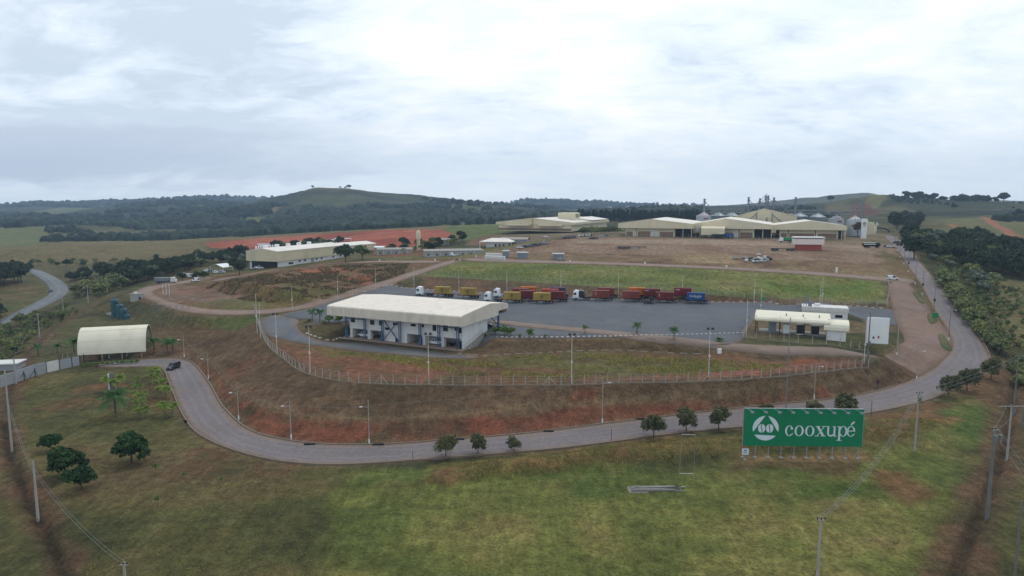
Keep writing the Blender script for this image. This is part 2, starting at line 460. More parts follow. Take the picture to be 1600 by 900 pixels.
RING_POLY = [P(404, 499, 8.0), P(432, 491, 8.5), P(470, 500, 8.4), P(463, 509, 8.0), P(470, 521, 7.3), P(492, 530, 6.6), P(520, 536, 6), P(548, 535, 6), P(640, 544, 6), P(720, 554, 6), P(752, 557, 6), P(738, 561, 6), P(690, 560, 6), P(640, 556, 6), P(560, 549, 6), P(500, 541, 6), P(448, 533, 6.6), P(418, 527, 7), P(409, 515, 7.4)]
FORE_POLY = [P(1386, 441, 12.3), P(1416, 437, 12.6), P(1434, 462, 9.8), P(1449, 474, 8.7), P(1456, 490, 7.2), P(1478, 512, 5.1), P(1489, 530, 3.5), P(1488, 548, 2.0), P(1468, 570, 1.0), P(1436, 591, .3), P(1425, 580, 1.2), P(1392, 562, 3.6), P(1376, 552, 4.6), P(1410, 540, 4.9), P(1416, 520, 5.8), P(1400, 500, 7.2), P(1392, 478, 8.6)]
STRIP_POLY = [P(770, 500, 8.5), P(850, 508, 8.5), P(1000, 521.5, 8.5), P(1090, 530, 8.3), P(1160, 537, 8.2), P(1240, 543, 7.6), P(1350, 550, 6.6), P(1376, 555, 4.7), P(1352, 560, 5.4), P(1290, 556, 6.9), P(1200, 548, 7.6), P(1130, 541, 7.9), P(1060, 535, 8.3), P(960, 525, 8.5), P(860, 516, 8.5), P(760, 506, 8.5)]
SHEETS = [ROAD_POLY, TRACK_POLY, TRACK2_POLY, UPROAD_POLY, HWY_POLY, YARD_POLY, RING_POLY, FORE_POLY, STRIP_POLY]

paved = np.zeros(GX.shape, bool)
pave_d = np.full(GX.shape, 60.0)
_near = GY < 900
for poly in SHEETS:
    paved[_near] |= inside(GX[_near], GY[_near], poly)
    pave_d[_near] = np.minimum(pave_d[_near], seg_dist(GX[_near], GY[_near], poly, True))
pave_d[paved] = 0
_rough = sstep(1.0, 12.0, pave_d)
PX, PY = project(GX, GY, GZ)
_amp = 0.28 + 1.1 * sstep(300, 900, GY)
_amp = np.where((PY < 412) & (PX > 760) & (PX < 1400) & (GY < 800), 0.12, _amp)
GZ = GZ + (fbm(GX, GY, 14, 4, 3) - 0.5) * 2 * _amp * _rough * np.where(GY > 2400, 0, 1)
GZ = GZ + (fbm(GX, GY, 260, 5, 9) - 0.5) * 12 * sstep(1300, 2600, GY) + (fbm(GX, GY, 90, 4, 5) - 0.5) * 5 * sstep(900, 2000, GY)
# the two storm trenches along the site's edges
for line, w, dep in ((DITCH_R, .7, 1.0), ([p for p in DITCH_L if p[1] > 630], 0.6, .9)):
    d = seg_dist(GX, GY, [P(*p) for p in line])
    GZ = GZ - dep * (1 - sstep(w * 0.5, w * 1.6, d))
for (ox, oy, ang_, x0_, x1_, y0_, y1_, z_) in ((-47.7, 192.7, R(-26), -3, 41, -4, 9.5, 5.9), (-47.7, 192.7, R(-26), -6, 48, 14, 30, 8.5)):
    lx = (GX - ox) * math.cos(ang_) + (GY - oy) * math.sin(ang_); ly = -(GX - ox) * math.sin(ang_) + (GY - oy) * math.cos(ang_)
    d_ = np.maximum(np.maximum(x0_ - lx, lx - x1_), np.maximum(y0_ - ly, ly - y1_))
    w_ = 1 - sstep(0, 3.0, d_)
    GZ = GZ * (1 - w_) + z_ * w_
HFULL = GZ.copy()

PX, PY = project(GX, GY, GZ)

# ------------------------------------------------------------------ ground colours: earth, grass and crops where they grow
def lin(c):
    c = np.asarray(c, float) / 255.0
    return np.where(c <= 0.04045, c / 12.92, ((c + 0.055) / 1.055) ** 2.4)


def slin(r, g, b, f=1.0):
    v = lin((r, g, b)) * f
    return (float(v[0]), float(v[1]), float(v[2]))


# zone borders wander with world-space noise
_jx = (fbm(GX, GY, 9, 3, 21) - 0.5) * 2
_jy = (fbm(GX, GY, 9, 3, 22) - 0.5) * 2
_ppm = FOC / np.maximum(GY, 40)
QX = PX + _jx * 4.0 * _ppm
QY = PY + _jy * 4.0 * _ppm * np.clip(44 / np.maximum(GY, 40), 0.03, .5)
n1 = fbm(GX, GY, 22, 5, 31)
n2 = fbm(GX, GY, 6, 4, 32)
n3 = fbm(GX, GY, 60, 4, 33)
n4 = fbm(GX, GY, 2.6, 3, 34)
BASE = np.zeros(GX.shape + (3,))
TALL = np.zeros(GX.shape)        # tall rough grass amount
BARE = np.zeros(GX.shape)        # bare soil amount


def mix3(a, b, t):
    t = t[..., None]
    return a * (1 - t) + b * t


def blend(cols, t):
    """colour table over 0..1"""
    cols = [lin(c) for c in cols]
    x = np.clip(t, 0, 0.9999) * (len(cols) - 1)
    i = x.astype(int); f = x - i
    arr = np.array(cols)
    return mix3(arr[i], arr[np.minimum(i + 1, len(cols) - 1)], f)


def stretch(n, a=0.34, b=0.66):
    return np.clip((n - a) / (b - a), 0, 1)


def zone(poly, cols, noise=None, soft=0, gain=1.0):
    m = inside(QX, QY, poly) if poly is not None else np.ones(GX.shape, bool)
    c = blend(cols, stretch(noise if noise is not None else 0.5 * n1 + 0.5 * n2)) * gain
    if soft:
        w = blur(m.astype(float), soft)
        BASE[:] = mix3(BASE, c, w)
    else:
        BASE[m] = c[m]
    return m


G_LAWN = [(72, 76, 42), (88, 90, 48), (106, 98, 58), (104, 90, 62)]
# 1 far land
zone(None, [(58, 66, 44), (84, 86, 56), (100, 96, 62)], 0.5 * n3 + 0.5 * n1)
zone([(-900, 352), (300, 352), (480, 345), (760, 345), (900, 340), (1100, 346), (1100, 300), (-900, 290)], [(40, 52, 40), (52, 62, 44), (70, 78, 50)], n3, 2)
# meadows and bare patches on the ridges
for pl, cs in (([(40, 332), (110, 322), (165, 317), (160, 323), (100, 333), (60, 338)], [(88, 100, 62), (100, 108, 70)]),
               ([(100, 343), (150, 336), (185, 331), (140, 340)], [(110, 116, 76), (100, 108, 70)]),
               ([(280, 345), (330, 341), (400, 337), (425, 344), (350, 356), (300, 352)], [(104, 114, 62), (92, 104, 56)]),
               ([(205, 323), (225, 319), (232, 317), (215, 324)], [(150, 120, 90), (140, 110, 84)]),
               ([(305, 317), (320, 325), (350, 328), (322, 322)], [(150, 140, 106), (140, 130, 100)]),
               ([(400, 332), (425, 322), (440, 322), (425, 334)], [(120, 112, 80), (110, 104, 72)]),
               ([(462, 309), (490, 303), (560, 304), (610, 314), (560, 318), (480, 322)], [(74, 84, 50), (60, 72, 44), (90, 92, 58)]),
               ([(615, 316), (680, 318), (750, 320), (760, 330), (700, 334), (640, 324)], [(84, 92, 56), (70, 80, 50)]),
               ([(930, 333), (965, 318), (990, 318), (985, 330), (950, 336)], [(130, 116, 100), (110, 106, 86)]),
               ([(985, 326), (1060, 325), (1080, 332), (1000, 333)], [(84, 104, 60), (74, 96, 54)]),
               ([(1052, 316), (1075, 315), (1078, 324), (1060, 324)], [(120, 106, 92), (110, 98, 84)]),
               ([(1100, 320), (1290, 318), (1290, 330), (1100, 336)], [(56, 66, 50), (44, 56, 42)]),
               ([(1325, 340), (1330, 322), (1352, 312), (1372, 322), (1372, 336)], [(104, 66, 52), (90, 62, 50)]),
               ([(1350, 314), (1362, 302), (1386, 301), (1384, 310), (1368, 328)], [(112, 112, 64), (96, 100, 58)]),
               ([(1386, 303), (1480, 311), (1480, 316), (1390, 318)], [(40, 50, 38), (48, 56, 40)]),
               ([(1400, 318), (1480, 312), (1610, 318), (1610, 326), (1430, 330)], [(62, 70, 46), (52, 62, 42)]),
               ([(1430, 331), (1610, 327), (1610, 335), (1440, 338)], [(44, 56, 40), (38, 48, 36)]),
               ([(1470, 342), (1540, 340), (1610, 336), (1610, 352), (1480, 352)], [(108, 108, 66), (96, 100, 60)])):
    zone(pl, cs, 0.5 * n3 + .5 * n1)
_rows_far = 0.5 + 0.5 * np.sin((GX * 0.8 + GY * 0.6) / 4.5)
# 2 left valley, meadows
zone([(-900, 400), (60, 410), (130, 405), (330, 395), (420, 395), (420, 470), (230, 470), (150, 500), (40, 560), (-900, 640)], [(60, 66, 40), (84, 84, 50), (98, 92, 58), (86, 92, 48)], .5 * n1 + .5 * n2)
zone([(-900, 352), (70, 354), (95, 372), (60, 384), (-900, 386)], [(92, 104, 58), (104, 110, 64)], n1)
zone([(-900, 386), (60, 384), (90, 374), (320, 372), (430, 363), (700, 350), (700, 359), (560, 362), (380, 374), (310, 380), (330, 392), (340, 408), (240, 404), (140, 412), (60, 418), (-900, 420)], [(100, 92, 60), (114, 104, 68), (106, 104, 64)], .6 * n3 + .4 * n2)
zone([(-900, 400), (60, 414), (45, 430), (66, 452), (60, 470), (0, 490), (-900, 560)], [(78, 84, 46), (110, 98, 62), (96, 80, 56), (84, 96, 48)], n1)
# 3 red field and the tarps' strip
zone([(330, 388), (318, 380), (380, 374), (560, 362), (600, 359), (690, 358.5), (705, 364), (704, 371), (690, 384), (600, 393), (580, 394)], [(142, 68, 50), (160, 82, 62), (168, 92, 70)], .7 * n3 + .3 * n1)
zone([(540, 372), (620, 363), (680, 360), (640, 361), (560, 368)], [(164, 100, 76), (170, 108, 84)], n3)
zone([(700, 351.5), (775, 350), (800, 352), (800, 364), (735, 376), (712, 372), (700, 362)], [(96, 112, 56), (86, 102, 50)], n3)
zone([(600, 392), (690, 383), (735, 376), (740, 384), (690, 390), (600, 398)], [(62, 70, 46), (76, 78, 50)], n1)
zone([(725, 383), (748, 370), (775, 366), (790, 384)], [(126, 96, 76), (112, 88, 68)], n1)
# 4 hillside between the loop track and the diagonal track
zone([(204, 458), (240, 440), (400, 424), (533, 408), (720, 403), (800, 398), (730, 412), (640, 432), (440, 486), (300, 492), (230, 474)], [(86, 76, 50), (104, 90, 60), (120, 96, 66), (112, 80, 60)], .5 * n1 + .5 * n2)
zone([(405, 432), (480, 416), (540, 416), (580, 430), (600, 448), (520, 458), (440, 447)], [(92, 82, 58), (118, 88, 68), (132, 92, 74), (100, 96, 60)], n2)
zone([(540, 412), (690, 410), (690, 420), (640, 432), (560, 428)], [(100, 82, 60), (116, 84, 64), (96, 88, 56)], n2)
zone([(460, 422), (530, 419), (545, 424), (500, 428)], [(150, 92, 66), (160, 100, 74)], n2)
zone([(530, 434), (580, 430), (592, 440), (560, 446)], [(150, 88, 62), (140, 84, 60)], n2)
zone([(230, 452), (280, 444), (330, 452), (390, 460), (350, 474), (290, 476), (250, 466)], [(120, 88, 72), (126, 110, 100), (132, 96, 80), (100, 88, 74)], n1)
zone([(300, 474), (370, 466), (440, 470), (400, 486), (310, 488)], [(92, 96, 54), (104, 104, 62), (110, 94, 64)], n1)
zone([(380, 448), (470, 450), (540, 456), (480, 476), (430, 484), (400, 470)], [(104, 92, 52), (118, 98, 58), (90, 92, 46)], n1)
zone([(600, 396), (740, 388), (760, 396), (720, 404), (600, 406)], [(96, 98, 56), (110, 104, 64)], n1)
zone([(580, 392), (650, 384), (700, 388), (745, 390), (745, 398), (640, 400), (590, 402)], [(120, 82, 62), (134, 88, 66), (112, 96, 72)], n2)
zone([(705, 402), (760, 386), (860, 374), (885, 369), (860, 376), (800, 390), (735, 404)], [(106, 108, 58), (116, 112, 66)], n1)
zone([(735, 403), (790, 388), (830, 380), (815, 392), (800, 408), (740, 407)], [(128, 118, 108), (118, 108, 100)], n1)
# 5 plant terrace and dirt ground
zone([(770, 366), (800, 363), (1340, 362), (1390, 366), (1388, 384), (870, 372), (790, 384)], [(118, 104, 84), (100, 98, 66), (128, 112, 92)], n1)
zone([(730, 404), (800, 388), (860, 376), (900, 370), (1240, 376), (1392, 384), (1420, 408), (1436, 436), (1388, 434), (1200, 420), (1000, 411), (800, 405)], [(122, 98, 82), (136, 112, 94), (142, 122, 106), (128, 100, 84)], .55 * n3 + .45 * n1)
zone([(740, 398), (900, 395), (1400, 412), (1432, 436), (1388, 433), (1200, 420), (1000, 411), (800, 405)], [(104, 82, 66), (122, 100, 76), (136, 118, 88)], .5 * n1 + .5 * n2)
zone([(1040, 396), (1140, 398), (1160, 412), (1060, 410)], [(150, 130, 98), (140, 120, 90)], n2, 1)
zone([(890, 374), (1100, 374), (1360, 384), (1380, 388), (1100, 382), (900, 380)], [(148, 130, 116), (154, 134, 118)], n1, 1)
zone([(1380, 390), (1412, 404), (1438, 434), (1400, 424), (1370, 400)], [(104, 96, 60), (120, 98, 66)], n1)
# 6 green field and the slope below it
zone([(655, 431), (715, 408), (800, 410), (1000, 415.5), (1200, 424), (1388, 439), (1386, 474), (1290, 471), (1100, 459), (900, 446), (700, 434)], [(88, 104, 46), (106, 118, 54), (120, 124, 66), (112, 106, 62)], .6 * n1 + .4 * n3)
zone([(1210, 424), (1330, 434), (1384, 444), (1340, 470), (1240, 466), (1180, 440)], [(82, 108, 38), (100, 122, 48), (112, 118, 58)], n1, 2)
zone([(632, 434), (655, 431), (700, 434), (900, 446), (1100, 459), (1290, 471), (1386, 474), (1386, 482), (1200, 477), (1000, 470), (800, 461), (650, 452), (590, 453)], [(104, 80, 62), (94, 82, 58), (112, 84, 66)], n1)
zone([(560, 462), (640, 436), (660, 432), (660, 452), (610, 453), (560, 468), (440, 494), (432, 490)], [(96, 86, 60), (84, 80, 54)], n1)
# 7 lawn in front
zone([(-900, 604), (120, 585), (260, 570), (290, 660), (330, 700), (440, 724), (640, 724), (1000, 686), (1400, 640), (1480, 612), (1560, 560), (2400, 560), (2400, 1400), (-1400, 1400)], G_LAWN, .55 * n1 + .25 * n2 + .2 * n3)
zone([(560, 740), (980, 740), (1180, 722), (1490, 690), (1500, 740), (1460, 900), (1300, 1000), (480, 1000)], [(92, 106, 44), (112, 120, 50), (130, 126, 64), (124, 110, 70)], .5 * n1 + .3 * n2 + .2 * n3, 22)
zone([(120, 600), (250, 582), (262, 640), (160, 640), (60, 640)], [(110, 86, 56), (96, 84, 54), (80, 78, 48)], n2, 3)
zone([(290, 700), (340, 705), (420, 722), (480, 730), (400, 748), (260, 745), (255, 728)], [(104, 86, 58), (114, 86, 62), (92, 86, 54)], n2, 2)
for pl in ([(880, 730), (1000, 722), (1010, 760), (950, 790), (860, 760)], [(1120, 728), (1340, 722), (1330, 790), (1180, 790)], [(560, 735), (680, 722), (640, 760), (580, 770)], [(1480, 640), (1545, 620), (1530, 700), (1440, 690)]):
    zone(pl, [(80, 102, 40), (94, 110, 46), (110, 112, 54)], n2, 5)
zone([(640, 752), (700, 728), (860, 709), (1000, 692), (1160, 678), (1320, 666), (1460, 650), (1500, 650), (1440, 676), (1300, 690), (1180, 705), (1060, 712), (900, 728), (760, 748)], [(140, 112, 66), (112, 98, 54), (96, 98, 46), (122, 92, 62)], .5 * n2 + .5 * n4, 1)
zone([(1150, 708), (1340, 708), (1370, 722), (1320, 732), (1150, 730)], [(130, 108, 70), (140, 116, 78), (108, 94, 58)], n2, 2)
zone([(1372, 738), (1440, 738), (1455, 770), (1410, 795), (1380, 780)], [(122, 92, 58), (104, 92, 52)], n2, 2)
zone([(1340, 650), (1450, 632), (1500, 632), (1440, 660)], [(118, 90, 60), (104, 88, 56)], n2, 2)
zone([(1480, 612), (1560, 575), (1590, 580), (1572, 640), (1530, 616)], [(112, 88, 58), (120, 92, 66)], n2, 2)
# 8 embankment round the loop road
zone([(228, 560), (280, 510), (398, 486), (408, 520), (432, 553), (485, 585), (545, 597), (640, 601), (860, 601), (1060, 595), (1240, 583), (1357, 571), (1378, 553), (1430, 580), (1438, 590), (1350, 617), (1160, 640), (940, 664), (800, 681), (640, 694), (490, 695), (403, 679), (358, 648), (319, 588), (290, 563)], [(88, 72, 54), (100, 80, 60), (108, 88, 68), (114, 80, 62)], .5 * n1 + .5 * n2)
zone([(300, 566), (350, 582), (380, 622), (440, 642), (560, 660), (700, 654), (800, 645), (940, 634), (1160, 618), (1290, 606), (1300, 623), (1160, 640), (940, 664), (800, 681), (640, 694), (490, 695), (403, 679), (358, 648), (330, 604)], [(90, 76, 56), (114, 76, 56), (134, 76, 56), (122, 74, 54), (100, 78, 56)], .4 * n1 + .6 * n2)
for pl in ([(560, 668), (700, 655), (820, 645), (1000, 632), (1000, 650), (800, 675), (640, 688)], [(895, 612), (932, 604), (930, 630), (890, 634)], [(318, 560), (352, 575), (372, 615), (350, 600)], [(375, 655), (420, 650), (520, 672), (560, 690), (450, 688)], [(1000, 634), (1280, 610), (1290, 620), (1010, 650)]):
    zone(pl, [(98, 74, 54), (120, 74, 56), (134, 78, 58)], n2, 1)
for ln in (BENCH,):
    d = seg_dist(GX, GY, [P(*p) for p in ln])
    w = (1 - sstep(0.4, 1.4, d)) * 0.75
    BASE[:] = mix3(BASE, np.broadcast_to(lin((122, 104, 78)), BASE.shape), w)
zone([(240, 520), (340, 488), (398, 488), (404, 512), (360, 520), (300, 512)], [(78, 96, 42), (94, 104, 50), (98, 90, 56)], n1, 2)
zone([(230, 508), (330, 505), (350, 520), (300, 535), (250, 540)], [(108, 84, 60), (96, 80, 56)], n1, 2)
# 9 basin inside the fence
zone([(404, 505), (470, 520), (550, 535), (720, 552), (840, 551), (960, 546), (1130, 554), (1300, 558), (1357, 571), (1240, 583), (1060, 595), (860, 601), (640, 601), (545, 597), (485, 585), (432, 553), (412, 528)], [(96, 82, 54), (112, 88, 60), (120, 86, 64), (104, 96, 56)], .5 * n1 + .5 * n2)
zone([(432, 530), (500, 545), (640, 560), (720, 568), (660, 598), (545, 592), (485, 580), (440, 555)], [(132, 88, 68), (120, 86, 64), (106, 90, 60), (98, 88, 56)], .5 * n1 + .5 * n2, 1)
zone([(480, 543), (560, 549), (700, 562), (740, 566), (640, 566), (540, 556), (500, 556)], [(110, 106, 52), (118, 100, 58), (96, 96, 46)], n2, 1)
zone([(780, 556), (860, 555), (1000, 566), (1200, 575), (1190, 584), (1080, 586), (900, 580), (760, 570)], [(96, 96, 48), (110, 104, 56), (92, 82, 54)], n2, 1)
zone([(1000, 590), (1240, 572), (1250, 556), (1290, 566), (1350, 562), (1352, 572), (1240, 582), (1060, 594)], [(142, 86, 64), (128, 84, 62)], n2, 1)
zone([(470, 505), (545, 503), (540, 531), (490, 530)], [(88, 80, 52), (98, 88, 58)], n1, 1)
zone([(720, 528), (860, 527), (1000, 526), (1060, 535), (1200, 546), (1360, 561), (1300, 566), (1140, 555), (1030, 548), (900, 548), (840, 552), (740, 555)], [(82, 72, 50), (94, 80, 56), (102, 84, 62)], n1, 1)
zone([(1170, 520), (1300, 520), (1352, 530), (1420, 535), (1420, 550), (1352, 546), (1160, 532)], [(84, 88, 46), (96, 92, 56)], n1)
zone([(1165, 495), (1180, 490), (1320, 500), (1410, 505), (1410, 520), (1350, 520), (1170, 528)], [(120, 104, 80), (104, 96, 64)], n1)
zone([(1410, 445), (1424, 440), (1448, 474), (1434, 474)], [(82, 84, 50), (96, 92, 58)], n1)
# red strips beside the trenches, rough verge
for ln, w0, w1 in ((DITCH_R, 2.2, 4.2), (DITCH_L, 1.4, 3.4)):
    d = seg_dist(GX, GY, [P(*p) for p in ln]) + (n2 - .5) * 3.0
    BASE[:] = mix3(BASE, blend([(112, 84, 64), (100, 80, 60), (88, 78, 54)], stretch(n2)), (1 - sstep(w0, w1, d)) * .9)
    d = seg_dist(GX, GY, [P(*p) for p in ln]) + (n4 - .5) * .9
    BASE[:] = mix3(BASE, np.broadcast_to(lin((62, 54, 50)), BASE.shape), (1 - sstep(.1, .7, d)) * .85)
# 10 right side of the right-hand road
zone([(1418, 384), (1464, 440), (1524, 512), (1550, 558), (1600, 560), (2400, 560), (2400, 372), (1500, 372), (1440, 372)], [(58, 64, 36), (78, 80, 44), (92, 86, 52)], .5 * n1 + .5 * n2)
zone([(1520, 430), (1610, 440), (2000, 440), (2000, 560), (1600, 545), (1560, 500)], [(112, 110, 68), (98, 100, 60), (122, 110, 74)], n2)
zone([(1470, 356), (1480, 352), (1610, 352), (2000, 352), (2000, 384), (1520, 384)], [(106, 106, 62), (96, 100, 56)], n3)
for ln, w in (([(1537, 340), (1552, 350), (1575, 362), (1610, 384), (1640, 400)], 5.0), ([(1487, 351), (1497, 359), (1506, 366)], 4.0)):
    L3 = at_line(ln)
    d = seg_dist(GX, GY, L3) + (n2 - .5) * 3
    BASE[:] = mix3(BASE, np.broadcast_to(lin((158, 100, 78)), BASE.shape), 1 - sstep(w * .6, w, d))
# worn dusty shoulders along every road
sh = (1 - sstep(0.2, 1.6, pave_d + (n2 - .5) * 1.8)) * np.where(GY < 700, .55, 0)
BASE[:] = mix3(BASE, np.broadcast_to(lin((128, 104, 82)), BASE.shape), sh)
GROUND_GAIN = np.array([.99, .915, .80])
_lum = (BASE * np.array([.25, .6, .15])).sum(-1, keepdims=True)
BASE[:] = (BASE * .80 + _lum * np.array([1.03, 1.0, .93]) * .20) * GROUND_GAIN
BASE = np.stack([blur(BASE[..., c], 1) for c in range(3)], -1)

# ------------------------------------------------------------------ mesh from the lattice
GZ = GZ - 0.28 * paved


def grid_mesh(name, X, Y, Z, C):
    ns, nu = X.shape
    co = np.stack([X, Y, Z], -1).reshape(-1, 3).astype(np.float32)
    idx = np.arange(ns * nu).reshape(ns, nu)
    f = np.stack([idx[:-1, :-1], idx[:-1, 1:], idx[1:, 1:], idx[1:, :-1]], -1).reshape(-1, 4).astype(np.int32)
    me = bpy.data.meshes.new(name)
    me.vertices.add(len(co)); me.vertices.foreach_set('co', co.ravel())
    me.loops.add(f.size); me.loops.foreach_set('vertex_index', f.ravel())
    me.polygons.add(len(f))
    me.polygons.foreach_set('loop_start', np.arange(0, f.size, 4, dtype=np.int32))
    me.polygons.foreach_set('loop_total', np.full(len(f), 4, np.int32))
    me.polygons.foreach_set('use_smooth', np.ones(len(f), bool))
    at_ = me.color_attributes.new('earth', 'FLOAT_COLOR', 'POINT')
    c4 = np.ones((len(co), 4), np.float32); c4[:, :3] = C.reshape(-1, 3)
    at_.data.foreach_set('color', c4.ravel())
    me.update(); me.validate()
    return me


# ------------------------------------------------------------------ materials
class MatB:
    """small helper to write node materials"""
    def __init__(self, name, rough=0.8, metal=0.0, spec=0.3):
        m = bpy.data.materials.new(name); m.use_nodes = True
        self.m = m; self.t = m.node_tree; self.b = self.t.nodes['Principled BSDF']
        self.b.inputs['Roughness'].default_value = rough
        self.b.inputs['Metallic'].default_value = metal
        self.b.inputs['Specular IOR Level'].default_value = spec
        self._co = None

    def n(self, t, **kw):
        n = self.t.nodes.new(t)
        for k_, v in kw.items():
            setattr(n, k_, v)
        return n

    def l(self, a, b):
        self.t.links.new(a, b)

    def co(self, world=True):
        if world:
            g = self.n('ShaderNodeNewGeometry'); return g.outputs['Position']
        t = self.n('ShaderNodeTexCoord'); return t.outputs['Object']

    def noise(self, scale, detail=4, rough=0.55, vec=None, stretch_=None):
        n = self.n('ShaderNodeTexNoise')
        n.inputs['Scale'].default_value = scale; n.inputs['Detail'].default_value = detail; n.inputs['Roughness'].default_value = rough
        v = vec if vec is not None else self.co()
        if stretch_:
            mp = self.n('ShaderNodeMapping'); mp.inputs['Scale'].default_value = stretch_
            self.l(v, mp.inputs[0]); v = mp.outputs[0]
        self.l(v, n.inputs['Vector'])
        return n.outputs[0]

    def math(self, op, a, b=None, clamp=False):
        n = self.n('ShaderNodeMath', operation=op); n.use_clamp = clamp
        for i, v in enumerate((a, b)):
            if v is None: continue
            if isinstance(v, (int, float)): n.inputs[i].default_value = v
            else: self.l(v, n.inputs[i])
        return n.outputs[0]

    def ramp(self, f, stops):
        n = self.n('ShaderNodeValToRGB')
        while len(n.color_ramp.elements) < len(stops): n.color_ramp.elements.new(.5)
        for e, (p, c) in zip(n.color_ramp.elements, stops):
            e.position = p; e.color = (*c, 1) if isinstance(c, tuple) else (c, c, c, 1)
        self.l(f, n.inputs[0])
        return n.outputs[0]

    def mix(self, f, a, b, mode='MIX'):
        n = self.n('ShaderNodeMix', data_type='RGBA', blend_type=mode)
        for s, v in ((n.inputs[0], f), (n.inputs[6], a), (n.inputs[7], b)):
            if isinstance(v, (int, float)): s.default_value = v
            elif isinstance(v, tuple): s.default_value = (*v, 1)
            else: self.l(v, s)
        return n.outputs[2]

    def bump(self, h, strength, dist=0.1):
        n = self.n('ShaderNodeBump'); n.inputs['Strength'].default_value = strength; n.inputs['Distance'].default_value = dist
        self.l(h, n.inputs['Height']); self.l(n.outputs[0], self.b.inputs['Normal'])

    def color(self, c):
        if isinstance(c, tuple): self.b.inputs['Base Color'].default_value = (*c, 1)
        else: self.l(c, self.b.inputs['Base Color'])
        return self


def plain(name, c, rough=0.7, metal=0.0, var=0.12, scale=0.8, spec=0.3, dirt=None):
    """painted / raw surface with uneven wear"""
    b = MatB(name, rough, metal, spec)
    a = b.noise(scale, 5, .6)
    v = b.ramp(a, [(.3, 1 - var), (.7, 1 + var * .6)])
    c1 = b.mix(1.0, c, v, 'MULTIPLY')
    if dirt:
        d = b.noise(scale * .5, 6, .65, stretch_=(1, 1, .3))
        c1 = b.mix(b.ramp(d, [(.52, 0.0), (.72, .55)]), c1, dirt)
    b.color(c1)
    r = b.math('ADD', b.math('MULTIPLY', a, .25), rough - .12)
    b.l(r, b.b.inputs['Roughness'])
    return b.m


g = MatB('ground_earth', 0.95, 0, .1)
_at = g.n('ShaderNodeVertexColor'); _at.layer_name = 'earth'
f1 = g.noise(0.5, 8, .68)
f2 = g.noise(2.2, 6, .7)
f3 = g.noise(0.09, 5, .6)
v1 = g.ramp(f1, [(.30, .58), (.5, 1.0), (.70, 1.44)])
v2 = g.ramp(f2, [(.32, .62), (.68, 1.38)])
v3 = g.ramp(f3, [(.3, .82), (.7, 1.16)])
c = g.mix(1, g.mix(1, g.mix(1, _at.outputs[0], v1, 'MULTIPLY'), v2, 'MULTIPLY'), v3, 'MULTIPLY')
# straw / green shift at tuft size
f4 = g.noise(0.23, 6, .66)
c = g.mix(g.ramp(f4, [(.45, 0.0), (.70, .34)]), c, g.mix(1, c, (1.18, 1.02, .86), 'MULTIPLY'))
c = g.mix(g.ramp(f4, [(.30, .32), (.46, 0.0)]), c, g.mix(1, c, (.86, 1.0, .84), 'MULTIPLY'))
f5 = g.noise(.9, 5, .62, stretch_=(1, .2, 1))
c = g.mix(1, c, g.ramp(f5, [(.32, .80), (.68, 1.18)]), 'MULTIPLY')
g.color(c)
g.bump(g.math('ADD', g.math('ADD', f1, g.math('MULTIPLY', f2, .5)), g.math('MULTIPLY', f5, .6)), 1.0, .9)
M_GROUND = g.m


def props(o, label=None, cat=None, group=None, kind=None):
    if label: o['label'] = label
    if cat: o['category'] = cat
    if group: o['group'] = group
    if kind: o['kind'] = kind
    return o


ground = bpy.data.objects.new('ground', grid_mesh('ground', GX, GY, GZ, BASE))
ground.data.materials.append(M_GROUND)
COL.objects.link(ground)
props(ground, kind='structure')
GZ = HFULL          # everything stands on the true ground level


